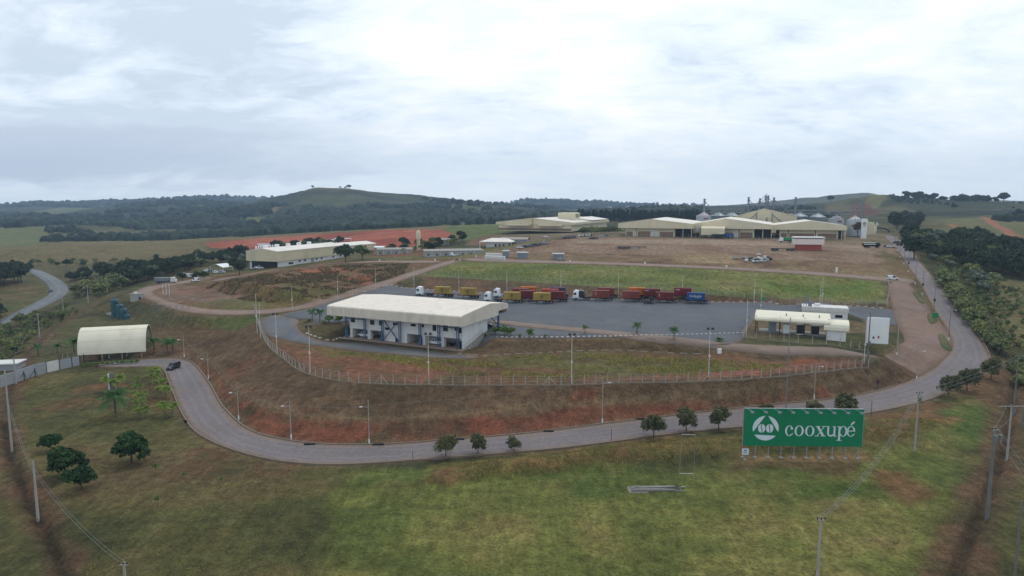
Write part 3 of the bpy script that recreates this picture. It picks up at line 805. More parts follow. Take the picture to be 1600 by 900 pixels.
# ------------------------------------------------------------------ draped road sheets
def sheet(name, poly, mat, dz, step=3.0, wob=0.25, seed=1, skirt=True):
    rnd = random.Random(seed)
    ring = [tuple(p) for p in poly]
    for _ in range(2):        # rounded corners
        q = []
        for a, b in zip(ring, ring[1:] + ring[:1]):
            q.append(tuple(a[k] * .75 + b[k] * .25 for k in (0, 1, 2))); q.append(tuple(a[k] * .25 + b[k] * .75 for k in (0, 1, 2)))
        ring = q
    ring = resample(ring + [ring[0]], 3.0 if wob > .12 else 2.0)[:-1]
    ring = [(x + rnd.uniform(-wob, wob), y + rnd.uniform(-wob, wob)) for x, y, *_ in ring]
    xs = [p[0] for p in ring]; ys = [p[1] for p in ring]
    gx, gy = np.meshgrid(np.arange(min(xs), max(xs), step), np.arange(min(ys), max(ys), step))
    gx = gx.ravel(); gy = gy.ravel()
    m = inside(gx, gy, ring) & (seg_dist(gx, gy, ring, True) > step * .4)
    pts = [Vector(p) for p in ring] + [Vector((float(a), float(b))) for a, b in zip(gx[m], gy[m])]
    n = len(ring)
    vv, ee, ff, *_ = delaunay_2d_cdt(pts, [(i, (i + 1) % n) for i in range(n)], [], 0, 1e-4)
    vx = np.array([v.x for v in vv]); vy = np.array([v.y for v in vv])
    cx_ = np.array([sum(vv[i].x for i in f) / len(f) for f in ff]); cy_ = np.array([sum(vv[i].y for i in f) / len(f) for f in ff])
    ok = inside(cx_, cy_, ring)
    vz = sample(GZ, vx, vy) + dz
    me = bpy.data.meshes.new(name)
    faces = [tuple(f) for f, k_ in zip(ff, ok) if k_]
    me.from_pydata([(float(a), float(b), float(c_)) for a, b, c_ in zip(vx, vy, vz)], [], faces)
    for p in me.polygons:
        p.use_smooth = True
    ea = me.color_attributes.new('edge', 'FLOAT_COLOR', 'POINT')
    ed = np.clip(seg_dist(vx, vy, ring, True) / 6.0, 0, 1)
    ec = np.ones((len(vx), 4), np.float32); ec[:, :3] = ed[:, None]
    ea.data.foreach_set('color', ec.ravel())
    me.update()
    bm_ = bmesh.new(); bm_.from_mesh(me); bmesh.ops.recalc_face_normals(bm_, faces=bm_.faces)
    if sum(f.normal.z for f in bm_.faces) < 0:
        bmesh.ops.reverse_faces(bm_, faces=bm_.faces)
    be = [e for e in bm_.edges if e.is_boundary]
    ex = bmesh.ops.extrude_edge_only(bm_, edges=be)
    bmesh.ops.translate(bm_, verts=[g_ for g_ in ex['geom'] if isinstance(g_, bmesh.types.BMVert)], vec=(0, 0, -.6))
    bm_.to_mesh(me); bm_.free()
    me.materials.append(mat)
    o = bpy.data.objects.new(name, me); COL.objects.link(o)
    props(o, kind='structure')
    return o


def paving(name, base, block=None, var=.16, patch=(.8, 1.15), tint=None, rough=.85, soil=None, lanes=False):
    b = MatB(name, rough, 0, .25)
    big_ = b.noise(.06, 5, .6); med_ = b.noise(.5, 6, .65); fin = b.noise(5, 4, .6)
    c_ = b.mix(1, base, b.ramp(big_, [(.3, patch[0]), (.7, patch[1])]), 'MULTIPLY')
    c_ = b.mix(1, c_, b.ramp(med_, [(.3, 1 - var), (.7, 1 + var)]), 'MULTIPLY')
    c_ = b.mix(1, c_, b.ramp(fin, [(.3, .9), (.7, 1.1)]), 'MULTIPLY')
    if tint:
        c_ = b.mix(b.ramp(b.noise(.11, 6, .65), [(.5, 0.0), (.68, .6)]), c_, tint)
    if block:
        v = b.n('ShaderNodeTexVoronoi', feature='DISTANCE_TO_EDGE'); v.inputs['Scale'].default_value = 1 / block
        b.l(b.co(), v.inputs['Vector'])
        v2_ = b.n('ShaderNodeTexVoronoi'); v2_.inputs['Scale'].default_value = 1 / block
        b.l(b.co(), v2_.inputs['Vector'])
        bw = b.n('ShaderNodeRGBToBW'); b.l(v2_.outputs['Color'], bw.inputs[0])
        c_ = b.mix(1, c_, b.ramp(bw.outputs[0], [(.1, .88), (.9, 1.12)]), 'MULTIPLY')
        c_ = b.mix(1, c_, b.ramp(v.outputs['Distance'], [(0.0, .8), (.12, 1.0)]), 'MULTIPLY')
    if soil:
        e = b.n('ShaderNodeVertexColor'); e.layer_name = 'edge'
        ew = b.n('ShaderNodeRGBToBW'); b.l(e.outputs[0], ew.inputs[0])
        d_ = b.math('ADD', ew.outputs[0], b.math('MULTIPLY', b.math('SUBTRACT', b.noise(.35, 5, .65), .5), .34))
        c_ = b.mix(b.ramp(d_, [(.0, .85), (.16, .35), (.30, 0.0)]), c_, soil)
        if lanes:
            c_ = b.mix(1, c_, b.ramp(d_, [(.22, 1.0), (.36, .84), (.48, 1.03), (.62, .86), (.8, 1.0)]), 'MULTIPLY')
        st = b.noise(.16, 5, .7)
        c_ = b.mix(1, c_, b.ramp(st, [(.60, 1.0), (.72, .72)]), 'MULTIPLY')
    b.color(c_)
    b.bump(med_, .3, .05)
    return b.m


M_STONE = paving('stone_block_paving', slin(120, 112, 112), block=.42, var=.05, patch=(.86, 1.1), tint=slin(122, 110, 102), soil=slin(122, 98, 78), lanes=True)
M_ASPH = paving('asphalt', slin(86, 88, 93), var=.07, patch=(.8, 1.14), tint=slin(100, 97, 95), soil=slin(112, 98, 84))
M_ASPH2 = paving('worn_asphalt', slin(92, 94, 98), var=.1, patch=(.72, 1.15), tint=slin(116, 108, 100), soil=slin(116, 96, 78))
M_DIRT = paving('dirt_track_earth', slin(132, 112, 100), var=.14, patch=(.85, 1.12), tint=slin(132, 100, 80), soil=slin(108, 90, 64), lanes=True)
M_FORE = paving('reddish_stone_paving', slin(124, 100, 86), block=.5, var=.1, patch=(.82, 1.12), tint=slin(128, 114, 106), soil=slin(118, 94, 76))
M_STRIP = paving('dusty_concrete', slin(122, 104, 92), var=.12, patch=(.88, 1.1))
M_HWY = paving('highway_asphalt', slin(106, 108, 110), var=.06, patch=(.9, 1.1))
sheet('loop_road', ROAD_POLY, M_STONE, .10, 1.3, .05, 1)
sheet('asphalt_yard', YARD_POLY, M_ASPH, .10, 4, .05, 2)
sheet('asphalt_drive', RING_POLY, M_ASPH2, .085, 3, .12, 3)
sheet('dirt_track', TRACK_POLY, M_DIRT, .07, 3, .3, 4)
sheet('dirt_lane', TRACK2_POLY, M_DIRT, .055, 4, .3, 5)
sheet('upper_dirt_road', UPROAD_POLY, M_DIRT, .064, 4, .3, 6)
sheet('forecourt', FORE_POLY, M_FORE, .14, 3, .15, 7)
sheet('concrete_strip', STRIP_POLY, M_STRIP, .16, 3, .15, 8)
M_ISLE = paving('island_grass', slin(82, 86, 50), var=.25, patch=(.8, 1.15), tint=slin(104, 90, 62), rough=.95)
for pl in ([P(1447, 490, 7.2), P(1458, 489, 7.2), P(1467, 503, 6.0), P(1452, 505, 6.2)], [P(1464, 521, 4.6), P(1474, 521, 4.4), P(1482, 534, 3.4), P(1489, 546, 2.2), P(1484, 549, 2.1), P(1471, 540, 3.1)], [P(1424, 455, 10.6), P(1432, 458, 10.2), P(1446, 472, 8.9), P(1447, 474, 8.7), P(1436, 473, 9.0)]):
    sheet('grass_island', pl, M_ISLE, .27, 2, .08, 11)
sheet('highway', HWY_POLY, M_HWY, .12, 5, .05, 9)
# ------------------------------------------------------------------ mesh builder
class MB:
    def __init__(self):
        self.v = []; self.f = []; self.mi = []; self.cur = 0

    def add(self, vs, fs):
        o = len(self.v)
        self.v += [tuple(map(float, p)) for p in vs]
        for f in fs:
            self.f.append(tuple(i + o for i in f)); self.mi.append(self.cur)
        return self

    def mat(self, i):
        self.cur = i; return self

    def box(self, x0, x1, y0, y1, z0, z1):
        vs = [(x0, y0, z0), (x1, y0, z0), (x1, y1, z0), (x0, y1, z0), (x0, y0, z1), (x1, y0, z1), (x1, y1, z1), (x0, y1, z1)]
        return self.add(vs, [(0, 3, 2, 1), (4, 5, 6, 7), (0, 1, 5, 4), (1, 2, 6, 5), (2, 3, 7, 6), (3, 0, 4, 7)])

    def rbox(self, x0, x1, y0, y1, z0, z1, b=.05):
        """box with chamfered vertical and top edges"""
        pl = [(x0 + b, y0), (x1 - b, y0), (x1, y0 + b), (x1, y1 - b), (x1 - b, y1), (x0 + b, y1), (x0, y1 - b), (x0, y0 + b)]
        c_ = ((x0 + x1) / 2, (y0 + y1) / 2)
        top = [(c_[0] + (x - c_[0]) * (1 - 2 * b / (x1 - x0)), c_[1] + (y - c_[1]) * (1 - 2 * b / (y1 - y0))) for x, y in pl]
        return self.loft([[(x, y, z0) for x, y in pl], [(x, y, z1 - b) for x, y in pl], [(x, y, z1) for x, y in top]])

    def loft(self, rings, caps=True):
        n = len(rings[0]); vs = [p for r in rings for p in r]; fs = []
        for k_ in range(len(rings) - 1):
            a = k_ * n
            for i in range(n):
                j = (i + 1) % n
                fs.append((a + i, a + j, a + n + j, a + n + i))
        if caps:
            fs.append(tuple(reversed(range(n)))); fs.append(tuple((len(rings) - 1) * n + i for i in range(n)))
        return self.add(vs, fs)

    def prism(self, poly, a0, a1, axis='y'):
        """polygon in the plane across AXIS, pushed from a0 to a1"""
        def put(p, a):
            return {'y': (p[0], a, p[1]), 'x': (a, p[0], p[1]), 'z': (p[0], p[1], a)}[axis]
        return self.loft([[put(p, a0) for p in poly], [put(p, a1) for p in poly]])

    def tube(self, p0, p1, r0, r1=None, n=6):
        r1 = r0 if r1 is None else r1
        p0 = Vector(p0); p1 = Vector(p1); d = (p1 - p0)
        if d.length < 1e-6: return self
        d.normalize()
        u = d.orthogonal().normalized(); w = d.cross(u)
        rings = [[tuple(p + (u * math.cos(2 * math.pi * i / n) + w * math.sin(2 * math.pi * i / n)) * r) for i in range(n)] for p, r in ((p0, r0), (p1, r1))]
        return self.loft(rings)

    def path(self, pts, r, n=5, r1=None):
        m = len(pts)
        for i in range(m - 1):
            ra = r if r1 is None else r + (r1 - r) * i / (m - 1)
            rb = r if r1 is None else r + (r1 - r) * (i + 1) / (m - 1)
            self.tube(pts[i], pts[i + 1], ra, rb, n)
        return self

    def lathe(self, prof, n=20, c=(0, 0)):
        rings = [[(c[0] + r * math.cos(2 * math.pi * i / n), c[1] + r * math.sin(2 * math.pi * i / n), z) for i in range(n)] for r, z in prof]
        return self.loft(rings)

    def wheel(self, x, y, z, r, w, n=14):
        return self.prism([(x + r * math.cos(2 * math.pi * i / n), z + r * math.sin(2 * math.pi * i / n)) for i in range(n)], y - w / 2, y + w / 2, 'y')

    def quad(self, a, b, c_, d):
        return self.add([a, b, c_, d], [(0, 1, 2, 3)])

    def build(self, name, mats, parent=None, smooth=False, loc=None, rotz=0):
        me = bpy.data.meshes.new(name)
        me.from_pydata(self.v, [], self.f)
        if not isinstance(mats, (list, tuple)): mats = [mats]
        for m in mats: me.materials.append(m)
        if len(mats) > 1: me.polygons.foreach_set('material_index', self.mi)
        bm_ = bmesh.new(); bm_.from_mesh(me); bmesh.ops.recalc_face_normals(bm_, faces=bm_.faces); bm_.to_mesh(me); bm_.free()
        if smooth:
            me.polygons.foreach_set('use_smooth', [True] * len(me.polygons))
            try: me.set_sharp_from_angle(angle=R(40))
            except Exception: pass
        me.update()
        o = bpy.data.objects.new(name, me); COL.objects.link(o)
        if parent is not None: o.parent = parent
        if loc is not None: o.location = loc
        if rotz: o.rotation_euler.z = rotz
        return o


def thing(name, label, cat, loc=(0, 0, 0), rotz=0, group=None):
    o = bpy.data.objects.new(name, None); COL.objects.link(o)
    o.empty_display_size = .3
    o.location = loc; o.rotation_euler = (0, 0, rotz)
    return props(o, label, cat, group)


def kids(o):
    return [c_ for c_ in o.children]


def dup(root, loc, rotz=0, label=None, group=None, scale=None):
    def cp_(o, parent):
        c_ = o.copy(); COL.objects.link(c_)
        if parent is not None:
            c_.parent = parent
        for ch in list(o.children): cp_(ch, c_)
        return c_
    r = cp_(root, None)
    r.location = loc; r.rotation_euler = (0, 0, rotz)
    if scale is not None: r.scale = (scale,) * 3 if isinstance(scale, (int, float)) else scale
    if label: r['label'] = label
    if group: r['group'] = group
    return r


def height_to(B, px, py):
    """height of something standing at B whose top is sighted at (px, py)"""
    ax, az = ray(px, py)
    return CAM_H + az * B.y - B.z


def front(pxl, pyl, pxr, ang):
    """left foot, and the length along ANG until the bearing of pxr"""
    A = at(pxl, pyl)
    c_, s_ = math.cos(ang), math.sin(ang)
    kx = (pxr - 800) / FOC
    dz = (A.z - CAM_H) * _sp
    t = (kx * (A.y * _cp - dz) - A.x) / (c_ - kx * s_ * _cp)
    return A, t


SITE = R(-26)
# ------------------------------------------------------------------ palette
M = {}
M['roof'] = plain('pale_metal_roof', slin(222, 214, 202), .55, .0, .06, .25, dirt=slin(186, 176, 160))
M['fascia'] = plain('cream_metal_cladding', slin(212, 204, 186), .55, 0, .06, .5, dirt=slin(170, 160, 142))
M['beige'] = plain('beige_metal_cladding', slin(214, 202, 172), .6, 0, .06, .15, dirt=slin(188, 174, 146))
M['beige2'] = plain('weathered_beige_cladding', slin(200, 188, 158), .6, 0, .1, .15, dirt=slin(156, 144, 118))
M['whitewall'] = plain('white_wall', slin(214, 213, 212), .8, 0, .05, .5, dirt=slin(186, 180, 172))
M['white'] = plain('white_paint', slin(226, 226, 224), .45, 0, .05)
M['offwhite'] = plain('aged_white_paint', slin(206, 204, 198), .6, 0, .1)
M['brick'] = plain('brown_brick', slin(138, 112, 92), .85, 0, .15, 1.2)
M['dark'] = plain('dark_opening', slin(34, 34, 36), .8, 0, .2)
M['glass'] = plain('dark_window_glass', slin(30, 36, 42), .12, 0, .1, spec=.5)
M['blue'] = plain('blue_grey_steel_paint', slin(66, 92, 122), .5, .1, .1)
M['concrete'] = plain('weathered_concrete', slin(150, 146, 138), .9, 0, .12, 1.0)
M['conc_pole'] = plain('grey_concrete_pole', slin(158, 152, 142), .85, 0, .14, .7)
M['conc_dark'] = plain('dark_concrete_pole', slin(112, 110, 104), .85, 0, .16, .7)
M['galv'] = plain('galvanised_steel', slin(160, 166, 170), .45, .55, .1)
M['silo'] = plain('silo_steel', slin(176, 184, 190), .42, .5, .1, .3)
M['silo_dark'] = plain('old_silo_steel', slin(124, 132, 138), .5, .4, .12, .3)
M['frame_grey'] = plain('grey_steel_frame', slin(128, 134, 140), .55, .3, .12)
M['black'] = plain('black_rubber', slin(28, 28, 30), .85, 0, .15)
M['chassis'] = plain('dark_chassis', slin(52, 50, 50), .7, .2, .2)
M['rust'] = plain('rusty_chassis_paint', slin(122, 78, 60), .75, .1, .2)
M['rim'] = plain('wheel_rim', slin(150, 150, 152), .4, .6, .1)
M['lamp'] = plain('lamp_glass', slin(224, 226, 220), .2, 0, .03, spec=.5)
M['tail'] = plain('red_lamp_glass', slin(150, 30, 26), .3, 0, .05, spec=.5)
M['teal'] = plain('blue_green_tank_plastic', slin(48, 82, 92), .5, 0, .12, .4)
M['green_sign'] = plain('green_billboard_vinyl', slin(8, 120, 80), .5, 0, .08, .6, dirt=slin(12, 104, 72))
M['sign_white'] = plain('white_sign_vinyl', slin(208, 216, 222), .5, 0, .03, .3)
M['sign_blue'] = plain('blue_sign_print', slin(70, 110, 160), .5, 0, .05)
M['greywall'] = plain('grey_rendered_wall', slin(150, 152, 156), .85, 0, .08, .4)
M['block'] = plain('grey_block_wall', slin(158, 156, 152), .9, 0, .12, .6, dirt=slin(120, 112, 104))
M['timber'] = plain('weathered_boards', slin(126, 122, 118), .85, 0, .16, 1.5)
M['redwall'] = plain('red_painted_wall', slin(150, 72, 60), .75, 0, .12, .6)
M['pinkwhite'] = plain('pinkish_white_panel', slin(222, 206, 198), .6, 0, .05, .4)
M['green_paint'] = plain('green_paint', slin(34, 130, 84), .5, 0, .08)
M['tarp'] = plain('white_tarpaulin', slin(176, 170, 172), .6, 0, .1, .1, dirt=slin(136, 120, 118))
M['vault'] = plain('cream_vault_sheeting', slin(222, 214, 192), .6, 0, .05, .4, dirt=slin(192, 182, 158))
M['silver'] = plain('silver_car_paint', slin(150, 156, 162), .3, .3, .05, spec=.5)
M['car_white'] = plain('white_car_paint', slin(222, 224, 226), .3, 0, .03, spec=.5)
M['car_black'] = plain('black_car_paint', slin(28, 31, 36), .3, 0, .05, spec=.5)
M['car_grey'] = plain('dark_grey_car_paint', slin(82, 88, 96), .3, .2, .05, spec=.5)
M['car_red'] = plain('dark_red_car_paint', slin(120, 34, 32), .3, 0, .05, spec=.5)
M['car_blue'] = plain('blue_truck_paint', slin(40, 78, 140), .4, 0, .06, spec=.5)


def corrug(name, c_, period=.28, axis='X', rough=.55, strength=.5, var=.07, dirt=None, metal=0):
    b = MatB(name, rough, metal, .3)
    a = b.noise(.7, 5, .6)
    cc = b.mix(1, c_, b.ramp(a, [(.3, 1 - var), (.7, 1 + var)]), 'MULTIPLY')
    if dirt:
        cc = b.mix(b.ramp(b.noise(.4, 6, .7, vec=b.co(False), stretch_=(1, 1, .25)), [(.45, 0.0), (.66, .7)]), cc, dirt)
    w = b.n('ShaderNodeTexWave', bands_direction=axis); w.inputs['Scale'].default_value = 2 * math.pi / period / (2 * math.pi) * .5
    b.l(b.co(False), w.inputs['Vector'])
    cc = b.mix(1, cc, b.ramp(w.outputs[0], [(0, .94), (.5, 1.03)]), 'MULTIPLY')
    b.color(cc); b.bump(w.outputs[0], strength, .05)
    return b.m


M['ribbed_roof'] = corrug('ribbed_pale_roof', slin(226, 214, 198), 1.0, 'X', dirt=slin(206, 192, 174))
M['ribbed_fascia'] = corrug('ribbed_cream_fascia', slin(208, 198, 182), .5, 'X', dirt=slin(184, 174, 158))


# ------------------------------------------------------------------ two storey site office with big cream roof
def main_building():
    A = at(540, 528.5)
    base = 6.0
    t = thing('site_office', 'white two storey building with blue steel columns under a large cream flat roof', 'building', (A.x, A.y, base), SITE)
    Lx, Dp = 38.0, 15.0
    H = 6.75
    fl = 2.75
    # upper storey body
    mb = MB()
    bays = [0, 6.6, 12.7, 18.6, 25.2, 31.2, 37.1]       # column lines
    mb.box(.6, Lx + .2, 1.2, Dp, fl, H)
    # ground floor: piers, back wall, closed stair bay, end wall
    for x0, x1 in ((.7, 1.5), (6.9, 7.9), (12.3, 12.9), (18.7, 20.4), (25.5, 26.3), (31.5, 32.3)):
        mb.box(x0, x1, 1.25, 2.4, 0, fl - .002)
    mb.box(12.9, 18.7, 1.3, 6.0, 0, fl - .002)
    mb.box(.7, Lx + .18, 8.0, Dp - .05, 0, fl - .002)
    mb.box(Lx - .1, Lx + .19, 2.4, 8.0, 0, fl - .002)
    mb.box(Lx - .45, Lx + .19, 1.25, 2.4, 0, fl - .002)
    mb.box(20.0, 20.3, 2.4, 8.0, 0, fl - .002)
    mb.box(.7, .95, 2.4, 8.0, 0, fl - .002)
    mb.build('wall', M['whitewall'], t)
    # floor slab / pavement
    MB().box(-1.5, Lx + 1.2, -1.0, 8.0, -.4, .06).build('floor_slab', plain('pinkish_pavement', slin(150, 128, 114), .9, 0, .12), t)
    # windows
    def win(x, z, w, h, y=1.2, nm='window'):
        f = MB()
        f.box(x - w / 2 - .06, x + w / 2 + .06, y - .07, y + .03, z - .06, z)
        f.box(x - w / 2 - .06, x + w / 2 + .06, y - .07, y + .03, z + h, z + h + .06)
        f.box(x - w / 2 - .06, x - w / 2, y - .07, y + .03, z, z + h)
        f.box(x + w / 2, x + w / 2 + .06, y - .07, y + .03, z, z + h)
        f.box(x - .03, x + .03, y - .065, y + .03, z, z + h)
        o = f.build(nm, M['chassis'], t)
        MB().box(x - w / 2 + .003, x + w / 2 - .003, y - .03, y + .028, z + .003, z + h - .003).build('pane', M['glass'], o)
    for x, z, w, h in ((1.9, 4.6, 1.3, 1.2), (8.7, 4.4, 1.3, 1.2), (11.6, 4.5, .9, 1.2), (16.6, 4.9, 1.4, .55), (13.8, 3.3, 1.3, .6), (22.6, 5.0, 1.5, .6), (25.7, 5.0, .6, .7), (29.4, 4.3, 1.0, 1.5), (32.9, 4.5, 1.3, 1.4), (36.2, 4.9, .8, .8)):
        win(x, z, w, h)
    MB().box(Lx - 1.0, Lx - .15, 1.13, 1.19, 4.3, 5.7).build('window', M['glass'], t)
    # doors of the stair bay and end
    for x, w, h in ((37.5, .75, 2.2), (16.9, .8, 1.2)):
        MB().box(x - w / 2, x + w / 2, 1.19, 1.24, 0.06, h).build('door', M['chassis'], t)
    # air conditioner boxes
    for x, z in ((15.6, 1.9), (34.7, 4.95), (16.6, 2.3), (28.2, 2.95)):
        MB().rbox(x - .4, x + .4, .85, 1.18, z, z + .55).build('air_conditioner', M['offwhite'], t)
    # lattice columns
    for i, x in enumerate(bays):
        c_ = MB()
        for dx in (-.3, .3):
            c_.box(x + dx - .09, x + dx + .09, .35, .55, 0.06, H)
        for k_ in range(11):
            z = .5 + k_ * .58
            a, b = (-.3, .3) if k_ % 2 else (.3, -.3)
            c_.tube((x + a, .45, z), (x + b, .45, z + .58), .05, n=4)
        if i in (0, 2, 4): c_.box(x - .42, x + .42, .3, .6, 0.06, 2.2)
        c_.build('column', M['blue'], t)
    for x0, x1 in ((0, 6.6), (31.2, 37.1)):
        b_ = MB().box(x0 + .4, x1 - .4, .38, .52, H - 1.15, H - .9)
        b_.tube((x0 + .3, .45, H - .95), (x0 + 1.7, .45, H - .1), .07, n=4); b_.tube((x1 - .3, .45, H - .95), (x1 - 1.7, .45, H - .1), .07, n=4)
        b_.build('knee_brace', M['blue'], t)
    xb = MB()
    for z0, z1 in ((.4, H - .3), (H - .3, .4)):
        xb.tube((13.0, .42, z0), (18.3, .42, z1), .14, n=4)
    xb.build('cross_brace', M['blue'], t)
    # yard side columns carrying the overhang
    for x in (37.6,):
        c_ = MB()
        for dy in (0, .5):
            c_.box(x - .15, x + .15, 22.6 + dy, 22.8 + dy, 2.6, H + .2)
        c_.tube((x, 22.7, 3.2), (x, 17.0, H), .13, n=4)
        c_.box(x - .5, x + .5, 22.3, 23.6, 2.3, 2.75)
        c_.build('column', M['blue'], t)
    for x in (0.2, 12.6, 25.0):
        MB().box(x - .15, x + .15, 22.6, 22.9, 2.5, H + .2).build('column', M['blue'], t)
    # roof: rounded cream fascia right round, low gable above
    x0, x1, y0, y1 = -4.6, 39.9, -2.2, 24.8
    zb, zt = H - .05, H + 2.75
    r = MB()
    prof = [(y0, zb), (y0, zt - .45), (y0 + .12, zt - .2), (y0 + .4, zt - .02), (y0 + .9, zt + .08), ((y0 + y1) / 2 + 2.5, zt + 1.25), (y1 - .9, zt + .1), (y1 - .3, zt - .05), (y1, zt - .4), (y1, zb)]
    r.prism([(p[0], p[1]) for p in prof[2:8]] + [(y1 - .12, zt - .3), (y0 + .12, zt - .3)], x0 + .06, x1 - .06, 'x')
    r.build('roof', M['ribbed_roof'], t)
    f = MB()
    f.prism([(y0, zb), (y0, zt - .45), (y0 + .12, zt - .2), (y0 + .4, zt - .03), (y0 + .42, zt - .33), (y0 + .3, zb)], x0, x1, 'x')
    f.prism([(y1, zb), (y1, zt - .4), (y1 - .3, zt - .06), (y1 - .32, zt - .33), (y1 - .25, zb)], x0, x1, 'x')
    gable = [(y0 + .02, zb + .001), (y0 + .02, zt - .44), (y0 + .4, zt - .02), (y0 + .9, zt + .1), ((y0 + y1) / 2 + 2.5, zt + 1.28), (y1 - .9, zt + .12), (y1 - .02, zt - .38), (y1 - .02, zb + 1.3), (y1 - 6.2, zb + 1.3), (y1 - 6.2, zb + .001)]
    for xa in (x0 - .02, x1 - .18):
        f.prism(gable, xa, xa + .2, 'x')
    f.build('fascia', M['ribbed_fascia'], t)
    MB().box(x0 + .3, x1 - .3, y0 + .32, y1 - .4, zb + .02, zb + .2).build('soffit', M['greywall'], t)
    # pedestal floor towards the yard (upper level apron)
    MB().box(.6, Lx, Dp + .01, 22.0, 0, 2.4).build('apron', M['concrete'], t)
    # side stair
    s = MB()
    n = 15
    for i in range(n):
        s.box(Lx + .25, Lx + 1.5, 2.2 + i * .68, 2.2 + (i + 1) * .68, -.2, .12 + i * .18)
    s.build('stair', M['concrete'], t)
    rl = MB()
    for xx in (Lx + .3, Lx + 1.45):
        rl.tube((xx, 2.2, 1.2), (xx, 12.4, 3.8), .05, n=4)
        for i in range(0, 16, 2):
            rl.tube((xx, 2.3 + i * .67, .1 + i * .17), (xx, 2.3 + i * .67, 1.2 + i * .173), .04, n=4)
    rl.build('handrail', M['offwhite'], t)
    # vent pipe on the roof
    MB().tube((22, 16.0, zt + .6), (22, 16.0, zt + 2.0), .08).build('roof_vent', M['frame_grey'], t)
    return t


OFFICE = main_building()


# ------------------------------------------------------------------ barrel vault over the gate
def gate_vault():
    A = at(122, 567)
    ang = R(18)
    t = thing('vaulted_canopy', 'cream barrel vaulted canopy spanning the site entrance road', 'canopy', (A.x, A.y, 0), ang)
    Lx, Rr = 17.2, 5.4
    arc = [(Rr + .0 - Rr * math.cos(a), 2.1 + 1.28 * Rr * math.sin(a)) for a in np.linspace(0.0, math.pi * .93, 22)]
    inner = [(Rr + (y - Rr) * .975, 2.1 + (z - 2.1) * .975) for y, z in arc]
    sh_ = MB().prism(arc + inner[::-1], 0, Lx, 'x')
    sh_.build('vault_roof', M['vault'], t)
    rb = MB()
    for x in np.linspace(.08, Lx - .08, 9):
        o2 = [(Rr + (y - Rr) * .972, 2.1 + (z - 2.1) * .972) for y, z in arc]
        i2 = [(Rr + (y - Rr) * .93, 2.1 + (z - 2.1) * .93) for y, z in arc]
        rb.prism(o2 + i2[::-1], x - .06, x + .06, 'x')
    rb.build('rib', M['chassis'], t)
    sm = MB()
    for k_ in (4, 8, 12, 16):
        y, z = arc[k_]
        sm.tube((0, y, z + .02), (Lx, y, z + .02), .035, n=4)
    sm.build('seam', M['beige2'], t)
    for x in (1.2, 6.0, 11.0, 16.0):
        for y, h in ((.25, 2.3), (10.4, 3.2)):
            MB().box(x - .15, x + .15, y - .15, y + .15, -.3, h).build('column', M['brick'], t)
    b = MB().box(.3, 4.2, 2.6, 5.6, 0, 2.8)
    b.build('guard_booth', M['brick'], t)
    MB().box(4.19, 4.25, 3.2, 5.0, 1.1, 2.1).build('booth_window', M['glass'], t)
    for x in (7.0, 11.5):
        MB().tube((x, 3.2, 0), (x, 3.2, 1.0), .12).tube((x, 3.2, .95), (x, 7.2, .95), .05).build('barrier_arm', M['offwhite'], t)


gate_vault()


# ------------------------------------------------------------------ warehouses of the plant
def warehouse(name, label, pxl, pyl, pxr, ang, depth, hb, he, ha, apex=.5, inset=2.5, foot=None, bays=(), group=None, ext=None, cl='beige', zbase=None, side_wall=True):
    """gabled shed: hb fascia underside, he eave, ha apex; bays are (x0, x1, kind) as fractions of the front"""
    A, W = front(pxl, pyl, pxr, ang)
    z = A.z if zbase is None else zbase
    t = thing(name, label, 'warehouse', (A.x, A.y, z), ang, group)
    xa = W * apex
    rf = MB()
    th = .25
    rf.prism([(0, he), (xa, ha), (W, he), (W, he + .2), (xa, ha + .2), (0, he + .2)], .25, depth, 'y')
    rf.build('roof', M['roof'], t)
    fa = MB()
    fa.prism([(-.2, hb), (-.2, he + .3), (xa, ha + .35), (W + .2, he + .3), (W + .2, hb)], 0, .24, 'y')
    for x in (-.2, W):
        fa.prism([(x, hb), (x + .2, hb), (x + .2, he + .28), (x, he + .28)], .24, depth, 'y')
    fa.prism([(-.2, hb), (-.2, he + .3), (xa, ha + .35), (W + .2, he + .3), (W + .2, hb)], depth, depth + .2, 'y')
    fa.build('fascia', M[cl], t)
    x0, x1 = (.08, .92) if foot is None else foot
    wl = MB()
    wl.box(W * x0, W * x1, inset, inset + .3, -.6, hb + .4)
    if side_wall:
        wl.box(W * x0, W * x0 + .3, inset + .3, depth - .5, -.6, hb + .4)
        wl.box(W * x1 - .3, W * x1, inset + .3, depth - .5, -.6, hb + .4)
    wl.box(W * x0 + .3, W * x1 - .3, depth - .8, depth - .5, -.6, hb + .4)
    wl.build('wall', M['beige'], t)
    for b0, b1, z0, z1, kind in bays:
        m = {'brick': M['brick'], 'door': M['offwhite'], 'dark': M['dark'], 'col': M['chassis']}[kind]
        nm = {'brick': 'brick_panel', 'door': 'door', 'dark': 'opening', 'col': 'downpipe'}[kind]
        MB().box(W * b0, W * b1, inset - .12, inset - .003, z0, z1).build(nm, m, t)
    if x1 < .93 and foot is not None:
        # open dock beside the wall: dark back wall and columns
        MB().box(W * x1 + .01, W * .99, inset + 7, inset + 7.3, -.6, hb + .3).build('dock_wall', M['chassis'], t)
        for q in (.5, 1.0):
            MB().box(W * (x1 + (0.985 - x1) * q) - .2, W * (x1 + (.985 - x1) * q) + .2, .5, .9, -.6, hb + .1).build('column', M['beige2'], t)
    return t, W


